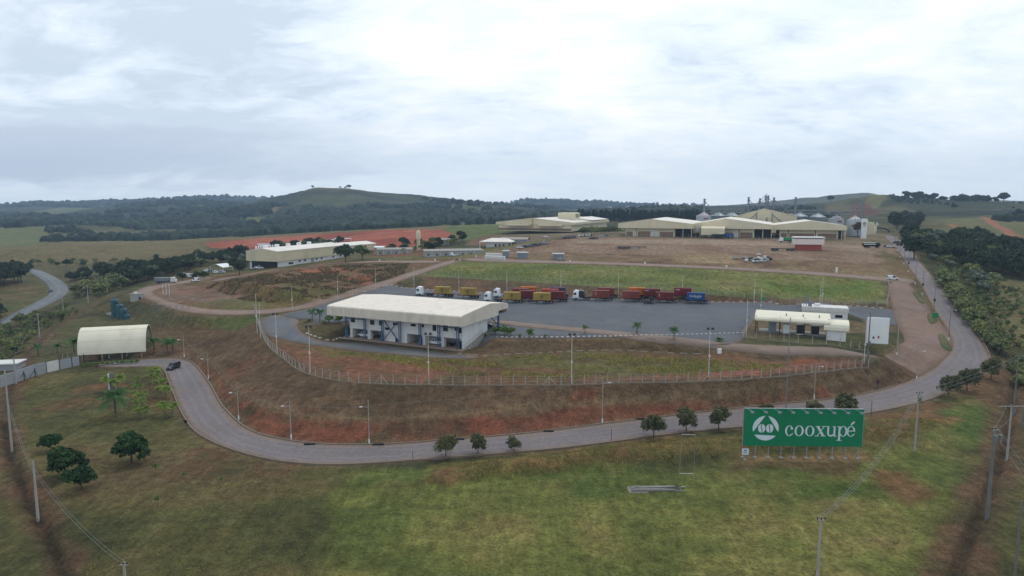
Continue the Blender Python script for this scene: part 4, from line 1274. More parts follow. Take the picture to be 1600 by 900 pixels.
GW = 'cream gabled warehouses of the plant'
tA, WA = warehouse('warehouse', 'widest cream warehouse with two door canopies and a square tower on its roof', 775, 366, 896, R(-22), 125, 5.0, 6.9, 10.6, .48, .6, (.035, .97),
                   [(.0 + .03, .97, .0, 1.9, 'brick'), (.26, .32, 0, 2.9, 'door'), (.66, .72, 0, 2.9, 'door')], GW, zbase=21.6)
for a, b in ((.15, .46), (.56, .86)):
    MB().prism([(-3.2, 4.0), (-3.2, 4.5), (.4, 5.2), (.4, 4.8)], WA * a, WA * b, 'x').build('door_canopy', M['beige2'], tA)
MB().box(WA * .475, WA * .49, -.25, -.02, 1.0, 10.8).build('downpipe', plain('yellow_pipe_paint', slin(190, 160, 90), .6), tA)
tw = MB().rbox(WA * .62, WA * .62 + 17, 40, 56, 7.5, 15.2, .8)
tw.build('roof_tower', M['beige'], tA)
for i in range(3):
    MB().box(WA * .62 + 17.0, WA * .62 + 17.1, 42 + i * 4.5, 44 + i * 4.5, 10.5, 14.4).build('louvre', M['chassis'], tA)
MB().prism([(WA * .5, 8), (WA * .75, 10.6), (WA * 1.0, 8)], 60, 124, 'y').build('rear_roof', M['roof'], tA)

tB, WB = warehouse('warehouse', 'cream gabled warehouse with a dark open dock, left of the shed with a loading hood', 966, 369, 1082, R(-20), 80, 5.7, 8.7, 11.8, .44, 3.0, (.09, .76),
                   [(.10, .19, 0, 3.2, 'brick'), (.20, .23, 0, 4.9, 'door'), (.235, .24, 0, 5.6, 'col'), (.26, .43, 0, 3.4, 'brick'), (.44, .54, 0, 4.8, 'door'), (.56, .74, 0, 3.2, 'brick')], GW, zbase=22.3)
tC, WC = warehouse('warehouse', 'cream gabled warehouse with a projecting loading hood on its front', 1080, 370, 1207, R(-20), 80, 5.8, 8.4, 12.4, .43, 3.0, (.10, .78),
                   [(.11, .2, 0, 3.2, 'brick'), (.42, .52, 0, 3.2, 'brick'), (.53, .58, 0, 4.9, 'door'), (.59, .6, 0, 5.6, 'col'), (.61, .76, 0, 3.4, 'brick')], GW, zbase=22.2)
MB().prism([(-11, 1.9), (-11, 6.3), (-9.5, 7.2), (-.05, 7.5), (-.05, 6.5), (-9.4, 6.3), (-10.6, 5.6), (-10.6, 1.9)], WC * .14, WC * .43, 'x').build('loading_hood', M['beige'], tC)
tD, WD = warehouse('warehouse', 'cream gabled warehouse nearest the tall white totem and silos', 1207, 372, 1322, R(-18), 45, 5.6, 8.3, 11.4, .52, 3.2, (.10, .9),
                   [(.12, .2, 0, 3.2, 'brick'), (.215, .225, 0, 5.5, 'col'), (.24, .58, 0, 3.2, 'brick'), (.59, .6, 0, 5.5, 'col'), (.63, .88, 0, 3.2, 'brick')], GW, zbase=22.0)
# tall storage hall behind
A = Vector(PD(1149, 352, 545)); ang = R(-20)
_, WE = front(1149, 352, 1231, ang)
WE = 45.0
tE = thing('storage_hall', 'tall beige gabled hall with pipes on its face rising behind the sheds', 'hall', (A.x, A.y, 22.5), ang)
MB().prism([(0, 0), (0, 12.2), (WE * .47, 18.0), (WE, 12.6), (WE, 0)], 0, 30, 'y').build('wall', M['beige'], tE)
MB().prism([(-.4, 12.0), (WE * .47, 18.05), (WE + .4, 12.4), (WE + .4, 12.8), (WE * .47, 18.5), (-.4, 12.4)], -.3, 30.3, 'y').build('roof', M['beige2'], tE)
for x0, z0, x1, z1 in ((WE * .35, 16, WE * .34, 5), (WE * .35, 15, WE * .12, 5), (WE * .6, 15.5, WE * .6, 5), (WE * .6, 14, WE * .85, 5), (WE * .5, 11, WE * .56, 7), (WE * .52, 11.8, WE * .5, 6)):
    MB().tube((x0, -.6, z0), (x1, -.6, z1), .28).build('pipe', M['frame_grey'], tE)


# left warehouse
A = at(437, 417.5)
t = thing('warehouse', 'long beige warehouse with white base wall standing alone on the left', 'warehouse', (A.x, A.y, A.z), R(70))
Ll, Wl = 62.0, 20.5
MB().box(0, Ll, .3, Wl - .3, -1.5, 3.2).build('wall', M['whitewall'], t)
fa = MB()
fa.box(-1.5, Ll + 1, -.4, .0, 3.1, 8.6); fa.box(-1.5, Ll + 1, Wl, Wl + .4, 3.1, 8.4)
gb = [(-.4, 3.1), (-.4, 8.6), (Wl * .5, 10.0), (Wl + .4, 8.4), (Wl + .4, 3.1)]
fa.prism(gb, -1.9, -1.5, 'x'); fa.prism(gb, Ll + 1, Ll + 1.3, 'x')
fa.build('fascia', M['beige2'], t)
MB().prism([(-.6, 8.5), (Wl * .5, 10.05), (Wl + .6, 8.3), (Wl + .6, 8.6), (Wl * .5, 10.35), (-.6, 8.8)], -2, Ll + 1.4, 'x').build('roof', M['roof'], t)
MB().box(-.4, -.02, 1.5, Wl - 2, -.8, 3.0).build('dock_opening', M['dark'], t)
for i, (x, w) in enumerate(((8, 4), (17, 1.6), (22, 1.6), (33, 1.6), (38, 1.6), (50, 1.5), (58, 1.5))):
    MB().box(x, x + w, .2, .28, 1.6 if i else .9, 2.6 if i else 1.9).build('window', M['glass'], t)
MB().box(28.5, 31, .1, .27, -1, 3.4).build('door', M['greywall'], t)
for i in range(5):
    MB().rbox(6 + i * 10, 8.2 + i * 10, 14, 16.2, 8.8, 11.4, .3).build('roof_vent', M['white'], t)
for i in range(9):
    MB().lathe([(.35, 8.6), (.35, 10.6), (.5, 10.7), (.2, 11.1)], 8, (3 + i * 2.0, 18)).build('roof_cowl', M['white'], t)
A = Vector(PD(551, 391, 452))
t = thing('side_warehouse', 'small beige shed with white roof behind the two round trees', 'shed', (A.x - 4, A.y, 11), R(62))
MB().prism([(0, 0), (0, 6.0), (9, 7.4), (20, 6.0), (20, 0)], 0, 30, 'x').build('wall', M['beige'], t)
MB().prism([(-.5, 5.9), (9, 7.45), (20.5, 5.9), (20.5, 6.2), (9, 7.8), (-.5, 6.2)], -.6, 30.6, 'x').build('roof', M['roof'], t)


# ------------------------------------------------------------------ silos, elevators, conveyor gallery
def silo(px, py, D, r, h, label, mk, dots=False):
    X, Y, _ = PD(px, py, D)
    z = 22.3
    t = thing('silo', label, 'silo', (X, Y, z), 0, 'grain silos of the plant')
    pr = []
    nb = int(h / 1.1)
    for i in range(nb):
        pr += [(r, h * i / nb), (r + .08, h * (i + .5) / nb)]
    pr += [(r, h)]
    MB().lathe(pr, 28).build('shell', mk, t, True)
    MB().lathe([(r + .25, h - .05), (r + .25, h + .15), (.9, h + r * .52), (.9, h + r * .52 + .5), (.2, h + r * .52 + .7)], 28).build('cone_roof', M['tarp'] if dots else mk, t, True)
    v = MB()
    nn = 16
    for i in range(nn):
        a = 2 * math.pi * i / nn
        c_, s_ = math.cos(a), math.sin(a)
        v.tube((c_ * (r + .1), s_ * (r + .1), 0), (c_ * (r + .1), s_ * (r + .1), h), .07, n=4)
    v.build('stiffener', mk, t)
    if dots:
        for i in range(14):
            a = 2 * math.pi * (i + .5) / 14
            for q in (.86,):
                MB().box(math.cos(a) * r * q - .3, math.cos(a) * r * q + .3, math.sin(a) * r * q - .3, math.sin(a) * r * q + .3, h + r * .52 * (1 - q) + .1, h + r * .52 * (1 - q) + .75).build('roof_vent', M['car_grey'], t)
        MB().prism([(-1.6, h - 2.2), (1.6, h - 2.2), (1.6, h - 1.2), (-1.6, h - 1.2)], -r - .22, -r - .1, 'y').build('red_mark', M['redwall'], t)


silo(1099, 350, 560, 5.8, 12.4, 'pale silo with a vented cone roof standing beside the tall elevator, leftmost of the silos', M['silo'], True)
silo(1122, 350, 585, 6.0, 12.2, 'dark steel silo second from the left end of the silo row', M['silo_dark'])
silo(1143, 350, 590, 6.0, 12.2, 'dark steel silo just left of the tall beige hall', M['silo_dark'])
silo(1249, 350, 560, 6.2, 12.2, 'dark steel silo just right of the tall beige hall', M['silo_dark'])
silo(1277, 350, 550, 6.2, 11.8, 'dark steel silo between the pale silo and another dark silo', M['silo_dark'])
silo(1306, 352, 515, 5.3, 11.0, 'pale vented silo second from the white totem', M['silo'], True)
silo(1335, 358, 480, 5.0, 11.0, 'pale vented silo beside the white totem, nearest of the silos', M['silo'], True)
silo(1235, 350, 575, 4.6, 12.0, 'narrow dark silo half hidden by the tall beige hall', M['silo_dark'])


def elevator(px, pytop, pybot, D, label, spouts):
    X, Y, Z1 = PD(px, pytop, D)
    z = 22.3
    h = Z1 - z
    t = thing('grain_elevator', label, 'elevator tower', (X, Y, z), 0, 'bucket elevators above the silos')
    m = MB()
    w = .55
    for sx in (-w, w):
        for sy in (-w, w):
            m.tube((sx, sy, 0), (sx, sy, h - 2), .1, n=4)
    n = max(6, int(h / 2.4))
    for i in range(n):
        z0, z1 = (h - 2) * i / n, (h - 2) * (i + 1) / n
        m.tube((-w, -w, z0), (w, -w, z1), .08, n=4); m.tube((w, -w, z0), (w, w, z1), .08, n=4)
        m.tube((-w, w, z0), (w, w, z1), .08, n=4); m.tube((-w, -w, z1), (w, -w, z1), .08, n=4)
    m.build('mast', M['frame_grey'], t)
    MB().box(-.5, -.1, -.35, .35, 0, h - 1).box(.1, .5, -.35, .35, 0, h - 1).build('leg', M['galv'], t)
    MB().box(-1.3, 1.3, -1.3, 1.3, h - 3.2, h - 3.0).rbox(-.8, .8, -.5, .5, h - 2.4, h - .4, .3).box(-1.9, 1.9, -.15, .15, h - 1.0, h - .8).build('head', M['frame_grey'], t)
    for dx, dz in spouts:
        MB().tube((0, -.4, h - 2.6), (dx, -.4, h - 2.6 + dz), .25).build('spout', M['frame_grey'], t)


elevator(1101, 309.5, 331, 565, 'lone elevator tower above the leftmost pale silo', [(9, -9)])
elevator(1170, 307, 326, 590, 'elevator tower left of the twin towers with one spout', [(8, -8)])
elevator(1187.5, 309, 326, 595, 'shorter elevator tower beside the twin towers', [(-9, -9), (6, 6)])
elevator(1197, 304.5, 326, 590, 'left tower of the tall twin elevators', [(-7, -7)])
elevator(1200.5, 304.5, 326, 592, 'right tower of the tall twin elevators', [(10, -9)])
elevator(1209.5, 307.5, 324, 595, 'elevator tower just right of the twin towers', [(12, -10)])
elevator(1243.5, 307, 330, 575, 'elevator tower standing over the dark silos right of the hall', [(-12, -12)])
elevator(1347.5, 310, 336, 505, 'elevator tower nearest the entrance totem', [(-13, -13)])


def gallery(label, p0, p1, D, z0, z1, D1=None):
    a = Vector(PD(p0, 350, D)); b = Vector(PD(p1, 350, D1 or D))
    d = b - a; d.z = 0
    t = thing('conveyor_gallery', label, 'conveyor', (a.x, a.y, z0), math.atan2(d.y, d.x))
    Ln = d.length; h = z1 - z0
    m = MB()
    for y in (-.9, .9):
        for z in (0, h):
            m.tube((0, y, z), (Ln, y, z), .13, n=4)
        n = int(Ln / 2.5)
        for i in range(n):
            x0, x1 = Ln * i / n, Ln * (i + 1) / n
            m.tube((x0, y, 0 if i % 2 else h), (x1, y, h if i % 2 else 0), .09, n=4)
            m.tube((x0, y, 0), (x0, y, h), .09, n=4)
    m.build('truss', M['frame_grey'], t)
    MB().box(0, Ln, -.85, .85, .05, .2).box(0, Ln, -.95, .95, h + .12, h + .24).build('deck', M['galv'], t)
    lg = MB()
    for i in range(4):
        x = Ln * (.06 + .29 * i)
        for y in (-.9, .9):
            lg.tube((x, y, 0), (x, y * 1.6, -(z0 - 22)), .16, n=4)
    lg.build('trestle', M['frame_grey'], t)


gallery('grey lattice conveyor bridge running over the right silos', 1229, 1342, 545, 37.0, 39.6, 500)
gallery('grey lattice conveyor bridge running over the left silos', 1096, 1172, 575, 37.4, 40.2)
gallery('higher conveyor bridge linking the elevator towers over the left silos', 1114, 1232, 610, 41.0, 43.0)


# ------------------------------------------------------------------ totem, arch, flag sign, blocky building by the plant entrance
A = at(1349, 373)
t = thing('totem_sign', 'tall white slab totem with a dark round emblem at the plant entrance', 'sign', (A.x, A.y, A.z), R(-12))
MB().rbox(-1.7, 1.7, -.4, .4, -.5, 13.2, .12).build('slab', M['white'], t)
e = MB()
for i in range(24):
    a0, a1 = 2 * math.pi * i / 24, 2 * math.pi * (i + 1) / 24
    if i % 8 in (0,): continue
    e.loft([[(math.cos(a) * r_, y_, 10.0 + math.sin(a) * r_) for a, r_ in ((a0, .75), (a1, .75), (a1, 1.1), (a0, 1.1))] for y_ in (-.46, -.41)])
e.box(-.5, -.08, -.46, -.41, 9.6, 10.4).box(.08, .5, -.46, -.41, 9.6, 10.4).box(-.9, .9, -.46, -.41, 8.1, 8.45)
e.build('emblem', M['chassis'], t)
A = Vector(PD(1346, 352, 520))
t = thing('plant_office', 'blocky cream office building behind the white totem', 'building', (A.x, A.y, 22), R(-10))
MB().box(0, 5.0, 0, 10, 0, 10.5).box(5.0, 9.2, .3, 10, 0, 8.8).box(9.2, 11, .6, 9, 0, 7).build('wall', M['beige'], t)
MB().box(8.7, 11.1, .4, .58, 2, 6.0).build('window', M['pinkwhite'], t)
A = at(1373, 364.5)
t = thing('entrance_arch', 'dark arched gateway over the road into the plant', 'gateway', (A.x, A.y, A.z - .2), R(-8))
ar = [(9.0 * math.cos(a), 5.2 * math.sin(a) ** .8 if math.sin(a) > 0 else 0) for a in np.linspace(0, math.pi, 20)]
ar2 = [(x * .86, z * .8) for x, z in ar]
MB().prism(ar + ar2[::-1], -.4, .4, 'y').build('arch', M['chassis'], t)
A = at(1371, 363)
t = thing('flag_sign', 'green and white pennant on a pole beside the arched gateway', 'flag', (A.x - 1, A.y + 3, A.z))
MB().tube((0, 0, 0), (0, 0, 9.2), .12).build('pole', M['frame_grey'], t)
MB().prism([(.1, 5.2), (.1, 9.2), (1.0, 8.6), (1.0, 5.6)], -.05, .05, 'y').build('green_panel', M['green_paint'], t)
MB().prism([(1.01, 5.6), (1.01, 8.6), (3.4, 6.9)], -.05, .05, 'y').build('white_panel', M['white'], t)

# ------------------------------------------------------------------ kiosk on the dirt ground
A = at(1240, 391)
t = thing('kiosk', 'red and white kiosk standing alone on the dirt lot', 'kiosk', (A.x, A.y, A.z), R(-10))
MB().box(1.6, 14.3, 0, 5, -.5, 3.2).build('wall', M['redwall'], t)
MB().box(0, 15.4, -.6, 5.6, 3.2, 6.2).build('parapet', M['pinkwhite'], t)
MB().box(-.2, 15.6, -.8, 5.8, 6.7, 7.3).build('roof', M['white'], t)
MB().box(.3, 15.1, -.3, 5.3, 6.2, 6.7).build('clerestory', M['chassis'], t)

# small hall with curved roof and its annex
A = at(752, 388)
t = thing('canteen', 'small white building with a pale hipped roof below the plant', 'building', (A.x, A.y, A.z - .2), R(-12))
MB().box(3, 17, 1, 14, -.5, 4.2).build('wall', M['whitewall'], t)
MB().loft([[(-1, -1.5, 4.2), (20, -1.5, 4.2), (20, 15, 4.2), (-1, 15, 4.2)], [(-1, -1.5, 4.5), (20, -1.5, 4.5), (20, 15, 4.5), (-1, 15, 4.5)], [(5, 5, 6.4), (14, 5, 6.4), (14, 8, 6.4), (5, 8, 6.4)]]).build('roof', M['roof'], t)
for x in (8.5, 11, 13.5):
    MB().box(x, x + 1.2, .9, .98, .2 if x == 11 else 1.3, 2.9).build('door' if x == 11 else 'window', M['glass'], t)
for x in (-.6, 19.6):
    MB().tube((x, -1.2, -.5), (x, -1.2, 4.2), .15).build('column', M['white'], t)
A = at(782, 384)
t = thing('annex_shed', 'low grey shed with brown roof behind the small white building', 'shed', (A.x, A.y + 6, A.z), R(-12))
MB().box(0, 17, 0, 10, -.5, 3.6).build('wall', M['greywall'], t)
MB().prism([(-.6, 3.6), (5, 4.7), (10.6, 3.6), (10.6, 3.8), (5, 5.0), (-.6, 3.9)], -.5, 17.5, 'x').build('roof', plain('brown_sheet_roof', slin(150, 138, 130), .7), t)

# water tower
A = at(654, 391)
t = thing('water_tower', 'cream concrete water tower with a rounded top', 'water tower', (A.x, A.y, A.z))
MB().lathe([(1.15, -.5), (1.15, 7.2), (1.5, 7.6), (1.5, 11.2), (1.3, 12.2), (.8, 12.9), (.2, 13.2)], 20).build('shaft', M['beige'], t, True)
MB().box(-.2, .2, -1.28, -1.12, .5, 7).build('ladder', M['beige2'], t)


def long_block(pxl, pyl, pxr, ang, depth, h, label, name='workers_block', roof=True):
    A, W = front(pxl, pyl, pxr, ang)
    t = thing(name, label, 'low building', (A.x, A.y, A.z - .1), ang)
    MB().box(0, W, 0, depth, -.8, h).build('wall', M['block'], t)
    for i in range(int(W / 5)):
        x = 1.5 + i * 5
        MB().box(x, x + 1.0, -.07, -.005, 1.1, 2.0).build('window', M['glass'], t)
        MB().box(x + 2.5, x + 2.7, -.15, -.005, -.3, h - .002).build('pilaster', M['offwhite'], t)
    if roof:
        MB().prism([(-.4, h), (-.4, h + .2), (depth + .4, h + .9), (depth + .4, h)], -.4, W + .4, 'x').build('roof', M['concrete'], t)


long_block(589, 399, 643, R(6), 7, 3.6, 'low grey block building by the red earth mound, left one')
long_block(664, 402, 755, R(14), 8, 3.4, 'long grey block wall building running up beside the grass bank')
long_block(685, 384, 703, R(5), 6, 4.2, 'small grey hut behind the long grey block building', 'site_hut')
A = at(588, 394)
t = thing('field_shed', 'small white roofed shed behind the low grey block', 'shed', (A.x - 3, A.y + 8, A.z))
MB().box(0, 6, 0, 5, -.5, 2.6).build('wall', M['block'], t)
MB().prism([(-.4, 2.6), (-.4, 2.8), (5.4, 3.4), (5.4, 2.6)], -.4, 6.4, 'x').build('roof', M['white'], t)

# tarpaulin covered rows in the red field
pr = random.Random(4)
for i, (x0, y0, x1, y1) in enumerate(((402, 383.5, 448, 380), (404, 386, 452, 382), (440, 384, 470, 380.5), (462, 380, 500, 375.5), (472, 382, 512, 377), (495, 378, 530, 373.5), (505, 380, 535, 375), (485, 384, 520, 380), (515, 376.5, 542, 372.5))):
    a, b = at(x0, y0), at(x1, y1)
    d = b - a
    t = MB()
    n = 14
    w = 2.6 if i < 3 else 4.5
    t.prism([(-w, -.3), (-w * .8, .5), (0, 1.0), (w * .8, .5), (w, -.3)], 0, d.to_2d().length, 'x')
    o = t.build('covered_bed', M['tarp'], None, False, (a.x, a.y, (a.z + b.z) / 2), math.atan2(d.y, d.x))
    props(o, 'long pale tarpaulin covered row lying on the red field edge', 'covered row', 'tarpaulin rows on the red field')
A = at(533, 379)
t = thing('open_shed', 'open white roofed sheds on posts at the edge of the red field', 'shed', (A.x, A.y, A.z), R(10))
for i in range(2):
    MB().box(i * 9 - 6, i * 9, 0, 6, 3.4, 3.7).build('roof', M['white'], t)
    for x in (i * 9 - 5.7, i * 9 - .3):
        for y in (.3, 5.7):
            MB().tube((x, y, -.5), (x, y, 3.4), .12).build('post', M['offwhite'], t)

# row of white tanks by the track
for i in range(11):
    for j in range(2):
        A = at(759 + i * 2.9 + j * 1.5, 404.8 + .16 * i - j * 4.2)
        o = MB().lathe([(.62, -.1), (.62, 1.6), (.5, 1.9), (.2, 2.1)], 10).build('white_drum', M['offwhite'], None, True, (A.x, A.y, A.z))
        props(o, 'small white upright drum in a double row beside the dirt track', 'drum', 'white drums beside the dirt track')
for px, py, w, h, lb in ((790, 402.5, 3.2, 3.4, 'small grey cubicle standing right of the white drums'), (816, 404, 5.5, 3.0, 'low grey metal shelter at the edge of the dirt lot, nearer the drums'), (872, 405, 5.5, 2.6, 'low grey metal shelter farther along the dirt lot beside a silver car')):
    A = at(px, py)
    t = thing('shelter', lb, 'shelter', (A.x, A.y, A.z), R(-8))
    MB().box(-w / 2, w / 2, 0, 3, -.2, h).build('wall', M['frame_grey'], t)
    MB().prism([(-.3, h), (-.3, h + .15), (3.3, h + .5), (3.3, h)], -w / 2 - .3, w / 2 + .3, 'x').build('roof', M['galv'], t)


# ------------------------------------------------------------------ weighbridge group
A = at(1178, 521)
t = thing('weighbridge_canopy', 'long curved cream canopy over four weighbridge booths', 'canopy', (A.x, A.y, A.z), R(-23))
Lw = 19.4
arc = [(.0, 3.9), (.05, 4.3), (.5, 4.75), (2.5, 5.35), (5.5, 5.75), (8.5, 5.6), (9.6, 5.2)]
MB().prism(arc + [(y + (.15 if y < 5 else -.1), z - .22) for y, z in arc[::-1]], 0, Lw, 'x').build('curved_roof', M['vault'], t)
for x in (.3, 6.6, 13.0, 19.0):
    for y in (1.2, 8.8):
        MB().tube((x, y, -.4), (x, y, 5.1), .12).build('column', M['chassis'], t)
for x in (8.2, 12.5, 16.6):
    MB().tube((x, 2.2, 5.1), (x, 2.2, 5.9), .12).build('roof_vent', M['chassis'], t)
MB().box(1.0, 18.5, 4.2, 9.2, -.4, .12).build('platform', M['concrete'], t)
LBG = 'booths under the weighbridge canopy'
for i, (px, py, m, lb) in enumerate(((1207, 519.5, M['frame_grey'], 'grey metal booth under the weighbridge canopy, first from the left'), (1229, 522, M['white'], 'white metal booth under the weighbridge canopy'),
                                     (1251, 523, M['car_black'], 'black booth with white rim under the canopy, beside the white booth'), (1274, 525, M['car_black'], 'black booth with white rim under the canopy, beside the small white room'))):
    B = at(px, py)
    b_ = thing('weigh_booth', lb, 'booth', (B.x, B.y, B.z), R(-12), LBG)
    MB().rbox(-.95, .95, 0, 1.6, .25, 2.75, .06).build('shell', m, b_)
    MB().box(-1.05, 1.05, -.1, 1.7, 2.75, 2.95).build('lid', M['white'] if i > 1 else M['frame_grey'], b_)
    MB().box(-1.05, 1.05, -.1, 1.7, 0, .25).build('plinth', M['white'] if i > 1 else M['frame_grey'], b_)
A = at(1290, 531)
t = thing('weigh_room', 'small white room with a rounded cream roof at the end of the weighbridge', 'building', (A.x, A.y, A.z), R(-23))
MB().box(.2, 4.9, 0, 4.5, -.5, 2.9).build('wall', M['whitewall'], t)
arc = [(-.5, 2.75), (-.45, 3.6), (-.1, 4.3), (.8, 4.8), (3, 5.1), (5, 5.0)]
MB().prism(arc + [(5, 2.9), (0, 2.85)], -.6, 5.6, 'x').build('curved_roof', M['vault'], t)
A = at(1253, 505)
t = thing('weighbridge_office', 'white flat roofed office behind the weighbridge canopy', 'building', (A.x, A.y, A.z), R(-22))
MB().box(0, 12.6, 0, 6.0, -.5, 4.0).build('wall', M['whitewall'], t)
MB().box(-.2, 12.8, -.25, 6.2, 4.0, 5.3).build('parapet', M['offwhite'], t)
w_ = MB().box(9.2, 11.2, -.06, -.005, 2.3, 3.2).build('window', M['glass'], t)
MB().rbox(3.4, 5.0, 2, 3.2, 5.3, 6.1, .1).build('air_conditioner', M['white'], t)
MB().tube((1.0, 1, 5.3), (1.0, 1, 8.0), .12).tube((2.0, 1.2, 5.3), (1.2, 1.2, 9.2), .1).tube((.2, 1.2, 5.3), (1.2, 1.2, 9.2), .1).box(1.5, 2.6, .8, 1.6, 5.3, 6.9).build('roof_mast', M['frame_grey'], t)
A = at(1353, 537)
t = thing('advertising_panel', 'large blank white panel standing upright near the forecourt', 'panel', (A.x, A.y, A.z), R(-20))
MB().rbox(0, 5.3, -.2, .3, .25, 7.3, .05).build('board', M['white'], t)
for x, z, r_ in ((1.7, 1.8, .28), (2.9, 2.0, .3)):
    MB().prism([(x - r_ * .7, z - r_), (x + r_ * .7, z - r_), (x + r_ * .7, z + r_), (x, z + r_ * 1.5), (x - r_ * .7, z + r_)], -.26, -.201, 'y').build('emblem', M['redwall'] if x > 2 else M['chassis'], t)
for x in (.6, 4.7):
    MB().box(x - .12, x + .12, .31, .55, -.8, 7.0).tube((x, .45, 4.0), (x, 3.6, -.5), .1).build('support', M['frame_grey'], t)

# ------------------------------------------------------------------ tanks, concrete box
A = at(168, 492)
t = thing('tank_bund', 'low concrete bund under the blue green tanks', 'bund', (A.x, A.y, 1.9), R(-32))
Wb, Db = 13.5, 7.5
m = MB().box(0, Wb, 0, Db, -1.2, .12)
for a in ((0, Wb, -.25, 0), (0, Wb, Db, Db + .25), (-.25, 0, -.25, Db + .25), (Wb, Wb + .25, -.25, Db + .25)):
    m.box(*a, -1.2, .7)
m.build('slab', M['concrete'], t)
for i, (px, py, r_, h, lb) in enumerate(((177, 497, 1.35, 7.0, 'tallest blue green tank of the four on the bund'), (184.5, 498.5, 1.3, 5.3, 'second tallest blue green tank on the bund'), (190, 499.5, 1.2, 3.9, 'stubby blue green tank second from the right on the bund'), (195.5, 500, 1.0, 1.8, 'lowest blue green tank on the bund'))):
    B = at(px, py)
    o = thing('tank', lb, 'tank', (B.x, B.y + 1.5, 2.02), 0, 'blue green tanks on the bund')
    pr_ = [(r_, 0)]
    for k_ in range(int(h / .8)):
        pr_ += [(r_, .1 + k_ * .8), (r_ * 1.03, .2 + k_ * .8), (r_, .35 + k_ * .8)]
    pr_ += [(r_, h - .3), (r_ * .8, h), (.3, h + .15)]
    MB().lathe(pr_, 20).build('shell', M['teal'], o, True)
    MB().lathe([(.35, h + .1), (.35, h + .4), (.1, h + .45)], 10).build('hatch', M['teal'], o)
    MB().tube((r_ + .12, -.3, 0), (r_ + .12, -.3, h - .2), .07).build('pipe', M['frame_grey'], o)
A = at(209, 471.5)
t = thing('pump_house', 'small grey concrete box house beside the dirt track', 'hut', (A.x, A.y, A.z), R(-20))
MB().box(-1.8, 1.8, 0, 3.2, -.6, 3.0).build('wall', M['block'], t)
MB().box(-2.0, 2.0, -.2, 3.4, 3.0, 3.2).build('roof', M['concrete'], t)
MB().box(1.801, 1.86, .8, 1.8, .8, 1.9).build('window', M['dark'], t)
MB().box(-1.2, -.2, 1, 2.2, 3.2, 3.8).build('roof_box', M['offwhite'], t)
